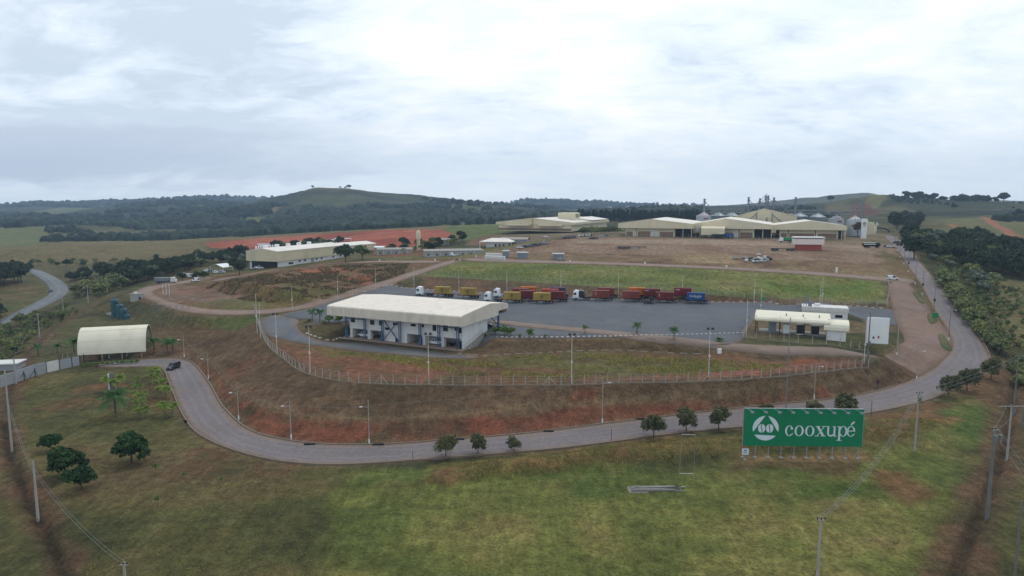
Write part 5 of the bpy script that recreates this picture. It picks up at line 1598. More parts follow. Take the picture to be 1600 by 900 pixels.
# ------------------------------------------------------------------ billboard
def billboard():
    A = at(1163, 716); B = at(1341, 719)
    d = B - A
    ang = math.atan2(d.y, d.x)
    t = thing('billboard', 'large green roadside billboard with a white round emblem and the word cooxupé', 'billboard', (A.x - .4, A.y, A.z), ang)
    Wd = d.to_2d().length + .8
    top = height_to(A, 1163, 638); bot = height_to(A, 1160, 696)
    hh = top - bot
    MB().box(0, Wd, -.08, .10, bot, top).build('panel', M['green_sign'], t)
    fr = MB()
    for z in (bot, (bot + top) / 2, top - .08):
        fr.box(0, Wd, .12, .24, z, z + .1)
    fr.box(-.07, -.002, -.1, .2, bot, top).box(Wd + .002, Wd + .07, -.1, .2, bot, top).box(-.05, Wd + .05, -.1, .12, top + .002, top + .07)
    fr.build('frame', M['galv'], t)
    sm = MB()
    for i in range(1, 7):
        sm.box(Wd * i / 7 - .02, Wd * i / 7 + .02, -.0815, -.0805, bot + .02, top - .02)
    sm.build('seam', plain('billboard_seam', slin(6, 92, 62), .6), t)
    n = 10
    for i in range(n):
        x = .15 + (Wd - .5) * i / (n - 1)
        MB().box(x - .07, x + .07, .26, .42, -.4, top).tube((x, .4, bot + .6), (x, 2.4, -.3), .05, n=4).build('post', M['galv'], t)
        MB().box(x - .28, x + .28, .05, .6, -.3, .18).build('footing', M['concrete'], t)
    for i in range(9):
        x = .95 + (Wd - 2.0) * i / 8
        a = MB().tube((x - .55, .1, top + .05), (x, -1.5, top - .1), .03, n=4).build('lamp_arm', M['galv'], t)
        MB().prism([(-1.75, top - .32), (-1.3, top - .42), (-1.22, top - .12), (-1.62, top - .02)], x - .26, x + .26, 'x').build('lamp', M['frame_grey'], a)
    y0, y1 = -.115, -.082

    def shape(name, polys):
        m = MB()
        for pl in polys:
            m.prism(pl, y0, y1, 'y')
        return m.build(name, M['sign_white'], t)

    u = Wd / 1245.0          # from the survey of the panel: 1245 units wide, y measured down from its top
    sx = lambda x: x * u
    sz = lambda y: top - y * hh / 392.0

    def ring_poly(cx_, cy_, rx, ry, a0=0, a1=2 * math.pi, n_=28):
        return [(sx(cx_ + rx * math.cos(a)), sz(cy_ - ry * math.sin(a))) for a in np.linspace(a0, a1, n_)]

    def band(outer, inner):
        return [[outer[i], outer[i + 1], inner[i + 1], inner[i]] for i in range(len(outer) - 1)]
    # emblem: three circle segments round a triangle, two beans inside
    cx_, cy_, rr = 232, 205, 136
    def seg(a0, a1): return ring_poly(cx_, cy_, rr, rr * .95, R(a0), R(a1), 20)
    logo = [seg(94, 197), seg(-17, 80), seg(212, 322)]
    for bx in (190, 274):
        for s in (-1, 1):
            pts = []
            for a in np.linspace(R(97), R(263), 14):
                pts.append((bx - s * -1 * 0 + s * (-1) * 38 * math.cos(a) * (1 if s > 0 else 1), cy_ + 2 - 46 * math.sin(a)))
            # inner edge bows like the crease of a bean
            inner = [(bx + s * 5 + 5 * math.sin(q * math.pi * 2), cy_ + 2 - 45 + 90 * (1 - q)) for q in np.linspace(.04, .96, 8)]
            pl = [(sx(x), sz(y)) for x, y in pts] + [(sx(x), sz(y)) for x, y in (inner if pts[-1][1] > cy_ else inner[::-1])]
            logo.append(pl)
    shape('emblem', logo)
    # serif lettering
    xh0, xh1 = 178, 282      # x height line and baseline in panel units
    mid = (xh0 + xh1) / 2; ry = (xh1 - xh0) / 2 + 3

    def o_(cx0, rx, a0=0, a1=360, th=.42):
        out = ring_poly(cx0, mid, rx, ry, R(a0), R(a1), 34)
        inn = ring_poly(cx0, mid, rx * (1 - th), ry * .90, R(a0), R(a1), 34)
        return band(out, inn)

    def rect(x0, x1, ya, yb): return [(sx(x0), sz(ya)), (sx(x1), sz(ya)), (sx(x1), sz(yb)), (sx(x0), sz(yb))]
    def quad(*p): return [(sx(x), sz(y)) for x, y in p]
    word = {}
    word['c'] = o_(481, 44, 52, 318) + [ring_poly(506, 205, 13, 13, 0, 6.28, 12)] + [quad((508, 262), (524, 250), (520, 258), (512, 270))]
    word['o'] = o_(583, 48) + o_(694, 48)
    X0 = 752
    word['x'] = [quad((X0 + 12, 184), (X0 + 38, 184), (X0 + 98, 282), (X0 + 70, 282)), quad((X0 + 84, 184), (X0 + 92, 184), (X0 + 26, 282), (X0 + 17, 282)),
                 rect(X0 + 2, X0 + 48, 178, 185), rect(X0 + 70, X0 + 106, 178, 185), rect(X0 - 2, X0 + 38, 278, 285), rect(X0 + 60, X0 + 108, 278, 285)]
    U0 = 868
    def arc_band(cx0, cy0, rx, ry_, irx, iry, a0, a1):
        return band([(sx(cx0 + rx * math.cos(a)), sz(cy0 - ry_ * math.sin(a))) for a in np.linspace(R(a0), R(a1), 16)],
                    [(sx(cx0 + irx * math.cos(a)), sz(cy0 - iry * math.sin(a))) for a in np.linspace(R(a0), R(a1), 16)])
    word['u'] = [rect(U0 + 8, U0 + 26, 180, 252), rect(U0 - 4, U0 + 26, 178, 185), rect(U0 + 74, U0 + 92, 180, 284), rect(U0 + 62, U0 + 92, 178, 185), rect(U0 + 74, U0 + 106, 278, 285)] + arc_band(U0 + 45, 250, 37, 36, 19, 22, 180, 330)
    P0 = 985
    word['p'] = [rect(P0 + 8, P0 + 27, 180, 326), rect(P0 - 6, P0 + 27, 178, 186), rect(P0 - 8, P0 + 44, 322, 329)] + o_(P0 + 56, 44, -150, 160, .44)
    E0 = 1122
    word['e'] = o_(E0, 44, 4, 322, .40) + [rect(E0 - 34, E0 + 43, 222, 231), quad((E0 + 26, 264), (E0 + 44, 250), (E0 + 40, 258), (E0 + 30, 272))]
    word['acute'] = [quad((E0 - 8, 164), (E0 + 16, 128), (E0 + 40, 132), (E0 + 0, 168))]
    m = MB()
    for k_ in word:
        for pl in word[k_]:
            m.prism(pl, y0, y1, 'y')
    m.build('lettering', M['sign_white'], t)


billboard()
A = at(1163, 717)
t = thing('notice_board', 'small white and blue notice board on a post below the billboard corner', 'sign', (A.x - .1, A.y - .6, A.z), R(-5))
MB().tube((0, 0, -.4), (0, 0, 1.8), .05).build('post', M['galv'], t)
MB().box(-.55, .55, -.06, -.02, 1.0, 2.1).build('board', M['sign_white'], t)
MB().box(-.35, .3, -.075, -.062, 1.25, 1.33).box(-.3, .35, -.075, -.062, 1.42, 1.5).prism([(-.2, 1.6), (.0, 1.72), (.25, 1.6), (.3, 1.75), (0, 1.95), (-.3, 1.8)], -.075, -.062, 'y').build('print', M['sign_blue'], t)
MB().box(-.25, .25, -.2, .2, -.3, .2).build('footing', M['concrete'], t)

# tall frame on the lawn and the pile of old rails
A = at(1061, 748); B = at(1084, 748)
t = thing('goal_frame', 'tall narrow white metal frame standing on the lawn beside the billboard', 'frame', (A.x, A.y, A.z), math.atan2(B.y - A.y, B.x - A.x))
w = (B - A).length; h = height_to(A, 1068, 679)
MB().tube((0, 0, -.3), (.22, 0, h), .03).build('post', M['galv'], t)
MB().tube((w, 0, -.3), (w, 0, h), .03).build('post', M['galv'], t)
for z in (.9, h):
    MB().tube((.03 if z < 2 else .22, 0, z), (w, 0, z), .032).build('crossbar', M['white'], t)
A = at(984, 766)
rnd = random.Random(8)
for i in range(11):
    x = rnd.uniform(0, 1.6); y = (i % 6) * .34 + rnd.uniform(-.06, .06); z = .09 + (.17 if i >= 6 else 0)
    L_ = rnd.uniform(6.2, 8.2)
    o = MB().rbox(0, L_, -.1, .1, 0, .14, .02).build('old_beam', M['timber'] if i % 5 else M['concrete'], None, False, (A.x + x, A.y - .6 + y, A.z + z - .04), R(rnd.uniform(-3, 2)))
    props(o, 'weathered grey beam lying in the pile on the lawn near the tall white frame', 'beam', 'old beams piled on the lawn')
o = MB().rbox(0, 9.0, 0, 2.4, -.3, .06, .05).build('concrete_pad', M['timber'], None, False, (A.x - .3, A.y - 1.0, A.z), R(-2))
props(o, 'flat concrete pad in the grass under the pile of old beams', 'pad')


# ------------------------------------------------------------------ masts, poles and wires
def pole_mesh(h, r0, r1, n=8):
    return MB().lathe([(r0, -.6), (r0, 0), (r1, h), (r1 * .3, h + .02)], n)


def light_mast(px, pyb, pyt, label, nl=2, mat='offwhite', name='light_mast', group='tall light masts round the yard'):
    B = at(px, pyb)
    h = height_to(B, px, pyt)
    t = thing(name, label, 'light mast', tuple(B), 0, group)
    pole_mesh(h, .08, .05).build('pole', M[mat], t, True)
    if nl:
        MB().box(-.62, .62, -.05, .05, h - .16, h - .06).build('crossarm', M['frame_grey'], t)
        for s in ([-1, 1] if nl == 2 else [1]):
            MB().prism([(-.45, h - .1), (-.05, h - .02), (.1, h + .34), (-.3, h + .3)], s * .5 - .26, s * .5 + .26, 'x').build('floodlight', M['chassis'], t)
    MB().box(-.2, .2, -.2, -.1, h * .42, h * .42 + .5).build('junction_box', M['offwhite'], t)
    return t


where = ['on the fence line near the left hand bend', 'inside the fence over red soil', 'inside the fence in front of the office', 'inside the fence below the yard palms', 'inside the fence near the curved canopy']
for (px, pb, ptp), w_ in zip(((433, 553, 491), (485, 583, 511), (670, 601, 522), (893, 599, 523), (1107, 589, 514)), where):
    light_mast(px, pb, ptp, 'tall white two lamp mast ' + w_)
for i, (px, pb, ptp, lb) in enumerate(((402, 521, 459, 'thin pale mast by the fence corner at the left bend'), (407, 527, 474, 'second thin mast by the fence corner at the left bend'), (457, 485, 447, 'slim mast beside the dirt track bend'),
                                       (528, 467, 431, 'slim mast beside the dirt track, left of the office roof'), (587, 453, 420, 'slim mast beside the dirt track above the office roof'), (647, 451, 416, 'slim mast at the left tip of the green field'),
                                       (717, 455, 422, 'slim mast behind the yellow containers'), (792, 455, 421, 'slim mast on the slope behind the mixed containers'), (876, 456, 424, 'slim mast on the slope just left of the white tractor'),
                                       (966, 459, 425, 'slim mast on the slope behind the orange container'), (1066, 462, 427, 'slim mast on the slope behind the blue container'), (1178, 478, 430, 'slim mast at the right end of the container row'),
                                       (1166, 527, 467, 'slim white mast at the left end of the weighbridge'), (1284, 481, 431, 'tall slim mast behind the weighbridge office'), (1281, 480, 440, 'shorter slim mast behind the weighbridge office'),
                                       (1188, 500, 448, 'slim mast beside the green notice on the yard edge'), (1350, 568, 500, 'slim white mast at the fence end by the white panel'))):
    light_mast(px, pb, ptp, lb, 0, name='slim_mast', group='slim masts along the yard and track')


def street_pole(px, pyb, pyt, label, arm=0, mat='conc_pole', white=True, group='street poles along the loop road', r=.105):
    B = at(px, pyb)
    h = height_to(B, px, pyt)
    t = thing('street_pole', label, 'pole', tuple(B), 0, group)
    pole_mesh(h, r, r * .62).build('pole', M[mat], t, True)
    if white:
        MB().lathe([(r + .03, -.1), (r + .03, .95), (r * .9, .97)], 8).build('painted_base', M['white'], t)
    if arm:
        a = MB().path([(0, 0, h - 1.5), (arm * .4, -.1, h - 1.3), (arm * 1.1, -.25, h - 1.2)], .03).build('lamp_arm', M['galv'], t)
        MB().rbox(min(arm * 1.05, arm * 1.6), max(arm * 1.05, arm * 1.6), -.36, -.14, h - 1.3, h - 1.12, .04).build('lamp', M['offwhite'], a)
    return t, B, h


SP = {}
for key, px, pb, ptp, arm, lb in (('a', 288, 558, 524, -1, 'concrete street pole by the dark car at the left bend'), ('b', 326, 592, 553, -1, 'concrete street pole on the red bank just above the left bend'),
                                  ('c', 373, 656, 604, -1, 'concrete street pole at the inner foot of the left bend'), ('d', 455, 686, 624, -1, 'concrete street pole at the foot of the embankment, second left of the road tree row'),
                                  ('e', 577, 694, 625, -1, 'concrete street pole with white base nearest left of the road tree row'), ('f', 941, 661, 588, 1, 'concrete street pole on the embankment behind the road trees'),
                                  ('g', 1272, 623, 564, 1, 'concrete street pole behind the billboard'), ('h', 1432, 593, 541, 1, 'thin pole with white base where the forecourt meets the loop road')):
    SP[key] = street_pole(px, pb, ptp, lb, arm)
SP['i'] = street_pole(1228, 640, 496, 'very tall grey mast rising behind the billboard', 0, 'frame_grey', False, None, .14)
SP['j'] = street_pole(1401, 556, 486, 'thick pale pole with white base beside the white panel', 0, 'conc_pole', True, 'street poles of the forecourt', .2)
SP['k'] = street_pole(1355, 570, 487, 'dark equipment pole at the fence end in front of the white panel', 0, 'conc_dark', False, 'street poles of the forecourt', .2)
MB().tube((.0, -.35, 5.0), (.0, -.35, 6.0), .3, n=8).box(-.3, .3, -.4, -.15, 2.4, 3.5).build('equipment_box', M['conc_dark'], SP['k'][0])
ROADP = [(1482, 532, 478), (1459, 487, 432), (1441, 461, 422), (1430, 444, 410), (1419, 425, 396), (1412, 413, 388), (1406, 403, 382), (1402, 392, 376), (1398, 384, 368), (1394, 372, 356)]
for i, (px, pb, ptp) in enumerate(ROADP):
    SP['r%d' % i] = street_pole(px, pb, ptp, 'grey pole with white base, %s counting up the straight right hand road' % ['first', 'second', 'third', 'fourth', 'fifth', 'sixth', 'seventh', 'eighth', 'ninth', 'tenth'][i], 1, 'conc_dark', i not in (1,), 'street poles up the right hand road')
    if i in (1, 2, 4):
        MB().lathe([(.34, 3.6), (.34, 4.5), (.1, 4.6)], 8).build('transformer', M['chassis'], SP['r%d' % i][0])


def power_pole(px, pyb, pyt, label, cross=(1.1,), mat='conc_pole', r=.16, ang=0.0, base=None):
    B = at(px, pyb) if base is None else base
    h = height_to(B, px, pyt)
    t = thing('power_pole', label, 'power pole', tuple(B), ang, 'power poles of the site edge')
    MB().box(-r, r, -r * .8, r * .8, -.6, 0).loft([[(-r, -r * .8, 0), (r, -r * .8, 0), (r, r * .8, 0), (-r, r * .8, 0)], [(-r * .6, -r * .5, h), (r * .6, -r * .5, h), (r * .6, r * .5, h), (-r * .6, r * .5, h)]]).build('pole', M[mat], t)
    for w_ in cross:
        a = MB().box(-w_, w_, -.16, -.06, h - .35, h - .22).build('crossarm', M['conc_pole'], t)
        for x in (-w_ * .9, 0, w_ * .9):
            MB().lathe([(.06, h - .22), (.09, h - .12), (.05, h + .02)], 6, (x, -.11)).build('insulator', M['chassis'], a)
    return t, B, h


PP = {}
PP['l0'] = power_pole(60, 816, 720, 'leaning grey concrete pole by the left trench, nearer of the two there', ())
PP['l1'] = power_pole(19, 706, 578, 'grey concrete pole by the left trench at the frame edge', ())
PP['l2'] = power_pole(25, 600, 560, 'short grey pole at the left end of the boundary wall', ())
b = at(197, 930); PP['l3'] = power_pole(197, 930, 878, 'pole head with insulators at the bottom left, its foot out of view', (.5,), base=b)
PP['r0'] = power_pole(1429, 705, 612, 'grey concrete pole with equipment right of the billboard', (.55,))
b = at(1274, 960); PP['r1'] = power_pole(1282, 960, 808, 'grey concrete pole in the bottom right lawn below the billboard', (.45,), base=b)
PP['r2'] = power_pole(1573, 720, 632, 'pole with one wide white crossarm at the right trench', (2.4,), 'conc_pole', .16)
PP['r3'] = power_pole(1542, 812, 668, 'thick pole carrying transformer gear beside the right trench', (.6,), 'conc_dark', .23, .3)
PP['r4'] = power_pole(1585, 905, 782, 'green grey pole in the bottom right corner', (), 'conc_dark', .12)
PP['r5'] = power_pole(1583, 650, 555, 'plain grey pole right of the last road tree', (), 'conc_dark', .14)
PP['r6'] = power_pole(1597, 668, 542, 'plain grey pole at the right frame edge', (), 'conc_dark', .15)
for dx in (-.45, .45):
    MB().rbox(dx - .28, dx + .28, -.75, -.2, 0, 1.0, .06).build('transformer', M['conc_dark'], PP['r3'][0], loc=(0, 0, PP['r3'][2] - 1.9))
MB().rbox(-.3, .3, -.6, -.2, 0, .8, .05).tube((-.5, -.3, .9), (.5, -.3, 1.6), .05).build('equipment_box', M['conc_dark'], PP['r0'][0], loc=(0, 0, PP['r0'][2] - 1.7))
for i, (px, pb, ptp) in enumerate(((100, 497, 467), (62, 528, 490), (138, 473, 445), (168, 458, 434), (189, 447, 427), (196, 447, 425), (149, 418, 409))):
    PP['d%d' % i] = power_pole(px, pb, ptp, 'grey pole beside the left boundary strip, %s' % ['above the tanks and nearest the highway bend', 'left of the vaulted canopy', 'above the bund, left one', 'above the pump house, left one', 'first of the close pair', 'second of the close pair', 'far up in the dark trees'][i], (.7,) if i < 4 else ())


def wire(label, pts, sag=.6, r=.014, mat='frame_grey', n=14):
    m = MB()
    for a, b in zip(pts[:-1], pts[1:]):
        a = Vector(a); b = Vector(b)
        q = [tuple(a.lerp(b, i / n) + Vector((0, 0, -sag * 4 * (i / n) * (1 - i / n)))) for i in range(n + 1)]
        m.path(q, r, 4)
    o = m.build('cable', M[mat])
    props(o, label, 'cable', 'overhead cables')


def tip(k_, dx=0, dz=-.1, d=PP):
    _, B, h = d[k_]
    return (B.x + dx, B.y, B.z + h + dz)


for dx in (-.4, .4):
    wire('overhead cable from the left wall pole down past the trench poles' + (' (second strand)' if dx > 0 else ''), [tip('l1', dx * .3, -6), tip('l0', dx * .5, -1.4), tip('l3', dx * .9)], 1.2, .016)
for dx in (-.4, 0, .4):
    wire('overhead cable from the equipment pole down to the lawn pole, %s strand' % ['left', 'middle', 'right'][[-.4, 0, .4].index(dx)], [tip('r0', dx, -.3), tip('r1', dx)], 2.2, .016)
for dx in (-.4, .4):
    wire('overhead cable from the equipment pole over the road trees, %s strand' % ('lower' if dx < 0 else 'upper'), [tip('r0', 0, -.2 + dx), tip('r6', 0, -1 + dx)], .8, .016)
wire('overhead cable strung along the embankment poles', [tip(k_, 0, -1.0, SP) for k_ in 'abcdefgh'], .5, .014)
wire('overhead cable beside the right trench', [tip('r2', -1, -.2), tip('r3', -.4), (PP['r3'][1].x - 6, PP['r3'][1].y - 30, PP['r3'][1].z + 3)], .8, .016)
wire('second overhead cable beside the right trench', [tip('r2', 1, -.2), tip('r3', .4), (PP['r3'][1].x - 4, PP['r3'][1].y - 30, PP['r3'][1].z + 3)], .8, .016)
wire('overhead cable beside the left boundary strip', [(P(6, 640, 0)[0], P(6, 640, 0)[1], 7.0)] + [tip(k_) for k_ in ('d1', 'd0', 'd2', 'd3')], .7, .02)

# flag poles, road signs, bollards
for i, px in enumerate((255, 260, 265)):
    B = at(px, 460 + i)
    h = height_to(B, px, 443 + i)
    t = thing('flagpole', ['left', 'middle', 'right'][i] + ' of the three bare white flagpoles by the dirt track', 'flagpole', tuple(B), 0, 'bare flagpoles')
    pole_mesh(h, .09, .05).build('pole', M['white'], t); MB().lathe([(.12, h), (.16, h + .12), (.02, h + .25)], 8).build('finial', M['white'], t)


def road_sign(px, pyb, pyt, label, mat='chassis', disc='car_black', r=.35, square=False):
    B = at(px, pyb)
    h = height_to(B, px, pyt)
    t = thing('road_sign', label, 'road sign', tuple(B))
    MB().tube((0, 0, -.3), (0, 0, h), .05).build('post', M[mat], t)
    if disc:
        if square:
            MB().box(-.8, .8, -.08, -.04, h - 1.0, h).build('plate', M[disc], t)
        else:
            MB().prism([(r * math.cos(2 * math.pi * (i + .5) / 8), h - r + r * math.sin(2 * math.pi * (i + .5) / 8)) for i in range(8)], -.09, -.05, 'y').build('plate', M[disc], t)


road_sign(291, 672, 656, 'dark backed round road sign on the outer verge of the left bend')
road_sign(263, 608, 598, 'small dark road sign beside the palm rows')
road_sign(1371, 608, 594, 'dark backed road sign on the embankment right of the billboard')
road_sign(955, 690, 670, 'bare thin post at the road verge left of the tall white frame', disc=None)
road_sign(645, 719, 705, 'short dark post at the road verge, left of the tree row', disc=None)
road_sign(1361, 650, 626, 'thin post with a white base on the verge right of the billboard', disc=None)
road_sign(1190, 480, 465, 'green square notice on a post at the yard edge', disc='green_paint', square=True)
road_sign(1464, 436, 422, 'green notice on a white post beside the right hand road', 'white', 'green_paint', square=True)
B = at(1461, 498)
t = thing('notice_board', 'green low notice board on the small grass island', 'sign', tuple(B), R(-15))
MB().box(-.9, .9, -.06, .06, .4, 1.9).build('board', M['green_paint'], t)
MB().box(-.8, -.7, .07, .15, -.3, 1.6).box(.7, .8, .07, .15, -.3, 1.6).build('post', M['white'], t)
for px, py, lb in ((86, 408, 'x'),):
    pass
for i, (px, py) in enumerate(((593, 408.5), (680, 407.5), (744, 402), (891, 409.5), (1008, 412.5), (1135, 418), (1307, 426))):
    B = at(px, py)
    o = MB().rbox(-.35, .35, -.25, .25, -.1, 1.0 if i < 6 else 2.4, .05).build('marker_block', M['white'], None, False, tuple(B))
    props(o, 'small white marker block standing along the upper dirt road', 'marker', 'white marker blocks along the upper dirt road')
B = at(1124, 552)
props(MB().rbox(-.5, .5, -.3, .3, -.1, 1.2, .05).build('marker_block', M['white'], None, False, tuple(B)), 'lone white block at the foot of the yard slope', 'marker')

# scaffold-like frame beside the track
B = at(266, 486); 
t = thing('cattle_grid_rail', 'grey zigzag steel barrier at the dirt track junction', 'barrier', tuple(B), R(-8))
m = MB()
for i in range(7):
    x = i * 2.4 - 7
    m.tube((x, 0, -.2), (x, 0, 2.3), .08, n=4)
    if i < 6: m.tube((x, 0, 0), (x + 2.4, 0, 2.2), .06, n=4).tube((x, 0, 2.2), (x + 2.4, 0, 2.2), .06, n=4)
m.build('rail', M['frame_grey'], t)


M['kerb_dull'] = plain('dull_kerb_concrete', slin(124, 114, 98), .9, 0, .15, 1.0)
M['post_conc'] = plain('pale_concrete_post', slin(166, 161, 152), .85, 0, .14, .7)
# ------------------------------------------------------------------ fences: concrete posts with bent tops, struts, wires, kerb
def fence(name, label, pts, step=2.6, h=2.1, braces=(), bent=True, mat='post_conc', kerb=True, r=.075):
    line = []
    acc = 0
    P3 = [Vector(p) for p in pts]
    d = [0]
    for a, b in zip(P3[:-1], P3[1:]): d.append(d[-1] + (b - a).to_2d().length)
    n = max(2, int(round(d[-1] / step)) + 1)
    n = min(n, 100)
    pos = []
    for i in range(n):
        q = d[-1] * i / (n - 1)
        j = max(0, min(len(d) - 2, int(np.searchsorted(d, q, 'right')) - 1))
        f = (q - d[j]) / max(d[j + 1] - d[j], 1e-6)
        p = P3[j].lerp(P3[j + 1], f)
        tg = (P3[j + 1] - P3[j]); tg.z = 0; tg.normalize()
        pos.append((p, tg))
    o = pos[0][0]
    t = thing(name, label, 'fence', tuple(o))
    proto = None
    inw = Vector((0, 1, 0))
    for i, (p, tg) in enumerate(pos):
        z = hgt(p.x, p.y)
        if proto is None:
            m = MB().box(-r, r, -r, r, -.4, h)
            if bent: m.loft([[(-r, -r, h), (r, -r, h), (r, r, h), (-r, r, h)], [(-r, -r - .32, h + .33), (r, -r - .32, h + .33), (r, r - .38, h + .36), (-r, r - .38, h + .36)]])
            proto = m.build('post', M[mat], t)
            q = proto
        else:
            q = proto.copy(); COL.objects.link(q); q.parent = t
        q.location = (p.x - o.x, p.y - o.y, z - o.z)
        q.rotation_euler = (0, 0, math.atan2(tg.y, tg.x) + (random.uniform(-.06, .06)))
        if i in braces:
            for s in (-1, 1):
                e_ = p + tg * s * 1.7
                MB().tube((p.x - o.x, p.y - o.y, z - o.z + h * .9), (e_.x - o.x, e_.y - o.y, hgt(e_.x, e_.y) - o.z - .1), r * .95, n=4).build('strut', M[mat], t)
    w = MB()
    for zz in (.35, .9, 1.45, h - .1):
        w.path([(p.x - o.x, p.y - o.y, hgt(p.x, p.y) - o.z + zz) for p, _ in pos], .009, 3)
    w.build('wire', M['galv'], t)
    if kerb:
        kb = MB()
        ring = []
        for p, tg in pos:
            nrm = Vector((-tg.y, tg.x, 0)) * .12
            z = hgt(p.x, p.y) - o.z
            ring.append([(p.x - o.x - nrm.x, p.y - o.y - nrm.y, z - .4), (p.x - o.x + nrm.x, p.y - o.y + nrm.y, z - .4), (p.x - o.x + nrm.x, p.y - o.y + nrm.y, z + .16), (p.x - o.x - nrm.x, p.y - o.y - nrm.y, z + .16)])
        kb.loft(ring)
        kb.build('kerb', M['kerb_dull'], t)
    return t


random.seed(3)
crestW = smooth_line([P(*p) for p in CREST], 1)
fence('perimeter_fence', 'concrete post fence curving along the crest of the embankment', crestW, 2.55, 2.1, (21, 28, 33, 43, 57, 71))
fieldW = [P(*p) for p in FIELD_FENCE]
fence('field_fence', 'concrete post fence along the lower edge of the green field', fieldW, 3.1, 2.1, (12, 36))
fence('yard_fence', 'concrete post fence at the right end of the yard behind the weighbridge', [tuple(at(*q)) for q in ((1245, 479), (1300, 481), (1345, 482), (1386, 481))], 3.6, 2.2, (6,))
fence('weighbridge_fence', 'concrete post fence in front of the weighbridge', [tuple(at(*q)) for q in ((1160, 528), (1210, 533), (1262, 538), (1320, 544), (1356, 548))], 3.6, 2.0, ())
fence('weighbridge_side_fence', 'short concrete post fence running back beside the weighbridge', [tuple(at(*q)) for q in ((1160, 528), (1166, 517), (1173, 506), (1178, 497))], 3.2, 2.0, ())
fence('field_side_fence', 'concrete post fence between the forecourt and the green field', [tuple(at(*q)) for q in ((1386, 474), (1390, 455), (1388, 441))], 4.0, 2.0, (0,))
fence('plant_fence', 'wire fence on concrete posts in front of the cream warehouses', [tuple(at(*q)) for q in ((930, 369), (1000, 370), (1100, 372), (1200, 376), (1290, 381), (1372, 384))], 4.5, 2.2, (), True, 'conc_pole', False)
fence('wall_end_fence', 'dark steel fence running up to the gate canopy', [tuple(at(*q)) for q in ((98, 562), (112, 560), (124, 559))], 1.6, 1.6, (), False, 'post_conc', False)
# left boundary: grey wall with gate
Lp = [at(*q) for q in ((-30, 612), (0, 606), (25, 598), (52, 588), (73, 583))]
t = thing('boundary_wall', 'grey boundary wall beside the road at the left frame edge', 'wall', tuple(Lp[0]))
for i, (a, b) in enumerate(zip(Lp[:-1], Lp[1:])):
    d = b - a
    MB().box(0, d.to_2d().length, -.1, .1, -.6, 3.0 + i * .01).build('wall_panel', M['greywall'], t, False, tuple(a - Lp[0]), math.atan2(d.y, d.x))
a = Lp[-1]; b = at(126, 571); d = b - a; ln = d.to_2d().length
t = thing('gate', 'white and grey sliding gate between the wall and the canopy', 'gate', tuple(a), math.atan2(d.y, d.x))
MB().box(.1, 3.4, -.05, .05, .1, 2.9).build('gate_leaf', M['offwhite'], t)
MB().box(3.6, ln, -.05, .05, .1, 2.7).build('fence_panel', M['greywall'], t)
for x in (0, 3.5, 7, 10.5, ln - .2):
    MB().box(x - .08, x + .08, -.12, .12, -.4, 3.2 if x < 4 else 2.9).build('post', M['chassis'], t)
for i, (px, py) in enumerate(((40, 594), (57, 589))):
    B = at(px, py)
    m = MB().box(-.08, .08, -.08, .08, -.3, 2.4).tube((0, 0, 2.0), (-1.3, -.5, -.2), .06, n=4).tube((0, 0, 2.0), (1.3, -.5, -.2), .06, n=4)
    props(m.build('braced_post', M['chassis'], None, False, (B.x, B.y - .4, B.z)), 'dark braced post standing in front of the grey boundary wall', 'post', 'braced posts by the boundary wall')
A = at(0, 584)
t = thing('gatehouse', 'low white building behind the boundary wall at the left edge', 'building', (A.x - 6, A.y + 2, A.z), R(12))
MB().box(0, 8, 0, 5, -.5, 1.7).build('wall', M['greywall'], t)
MB().box(-.3, 8.3, -.3, 5.3, 1.7, 2.0).build('roof', M['offwhite'], t)
A = at(176, 612)
t = thing('stone_totem', 'slim dark slab totem with a pale edge on the left lawn behind the big palm', 'monument', (A.x, A.y, A.z), R(-10))
MB().rbox(-.45, .55, -.2, .25, -.3, 4.6, .04).build('slab', M['conc_dark'], t)
MB().rbox(-.85, -.55, -.25, .2, -.3, 4.4, .04).build('edge_slab', M['white'], t)

# painted kerb stones: white blocks along the yard and drive
def kerb_stones(name, line, step, w=.9, mat='offwhite', hh=.22):
    m = MB()
    ln = resample([tuple(p) for p in line], step)
    for a, b in zip(ln[:-1], ln[1:]):
        d = Vector(b) - Vector(a)
        if d.to_2d().length < .3: continue
        u = d.normalized(); nrm = Vector((-u.y, u.x, 0)) * .12
        q = Vector(a); e_ = q + u * min(w, d.length * .55)
        z = hgt(q.x, q.y)
        m.loft([[(q.x - nrm.x, q.y - nrm.y, z - .1), (q.x + nrm.x, q.y + nrm.y, z - .1), (q.x + nrm.x, q.y + nrm.y, z + hh), (q.x - nrm.x, q.y - nrm.y, z + hh)],
                [(e_.x - nrm.x, e_.y - nrm.y, z - .1), (e_.x + nrm.x, e_.y + nrm.y, z - .1), (e_.x + nrm.x, e_.y + nrm.y, z + hh), (e_.x - nrm.x, e_.y - nrm.y, z + hh)]])
    o = m.build(name, M[mat])
    props(o, kind='structure')


kerb_stones('painted_kerb', [P(*p) for p in YARD_FAR[2:]], 2.6, 1.2)
kerb_stones('painted_kerb', [tuple(at(*q)) for q in ((735, 527.5), (790, 527.5), (860, 527), (960, 525.5), (1000, 524.5), (1080, 523), (1165, 520))], 1.5, .7)
kerb_stones('painted_kerb', [tuple(at(*q)) for q in ((478, 521), (497, 528), (520, 532), (535, 527))], 2.4, 1.0)
kerb_stones('painted_kerb', [tuple(at(*q)) for q in ((715, 552), (752, 556), (840, 552), (900, 548.5), (960, 547), (1105, 553.5))], 3.4, 1.8, 'concrete', .13)


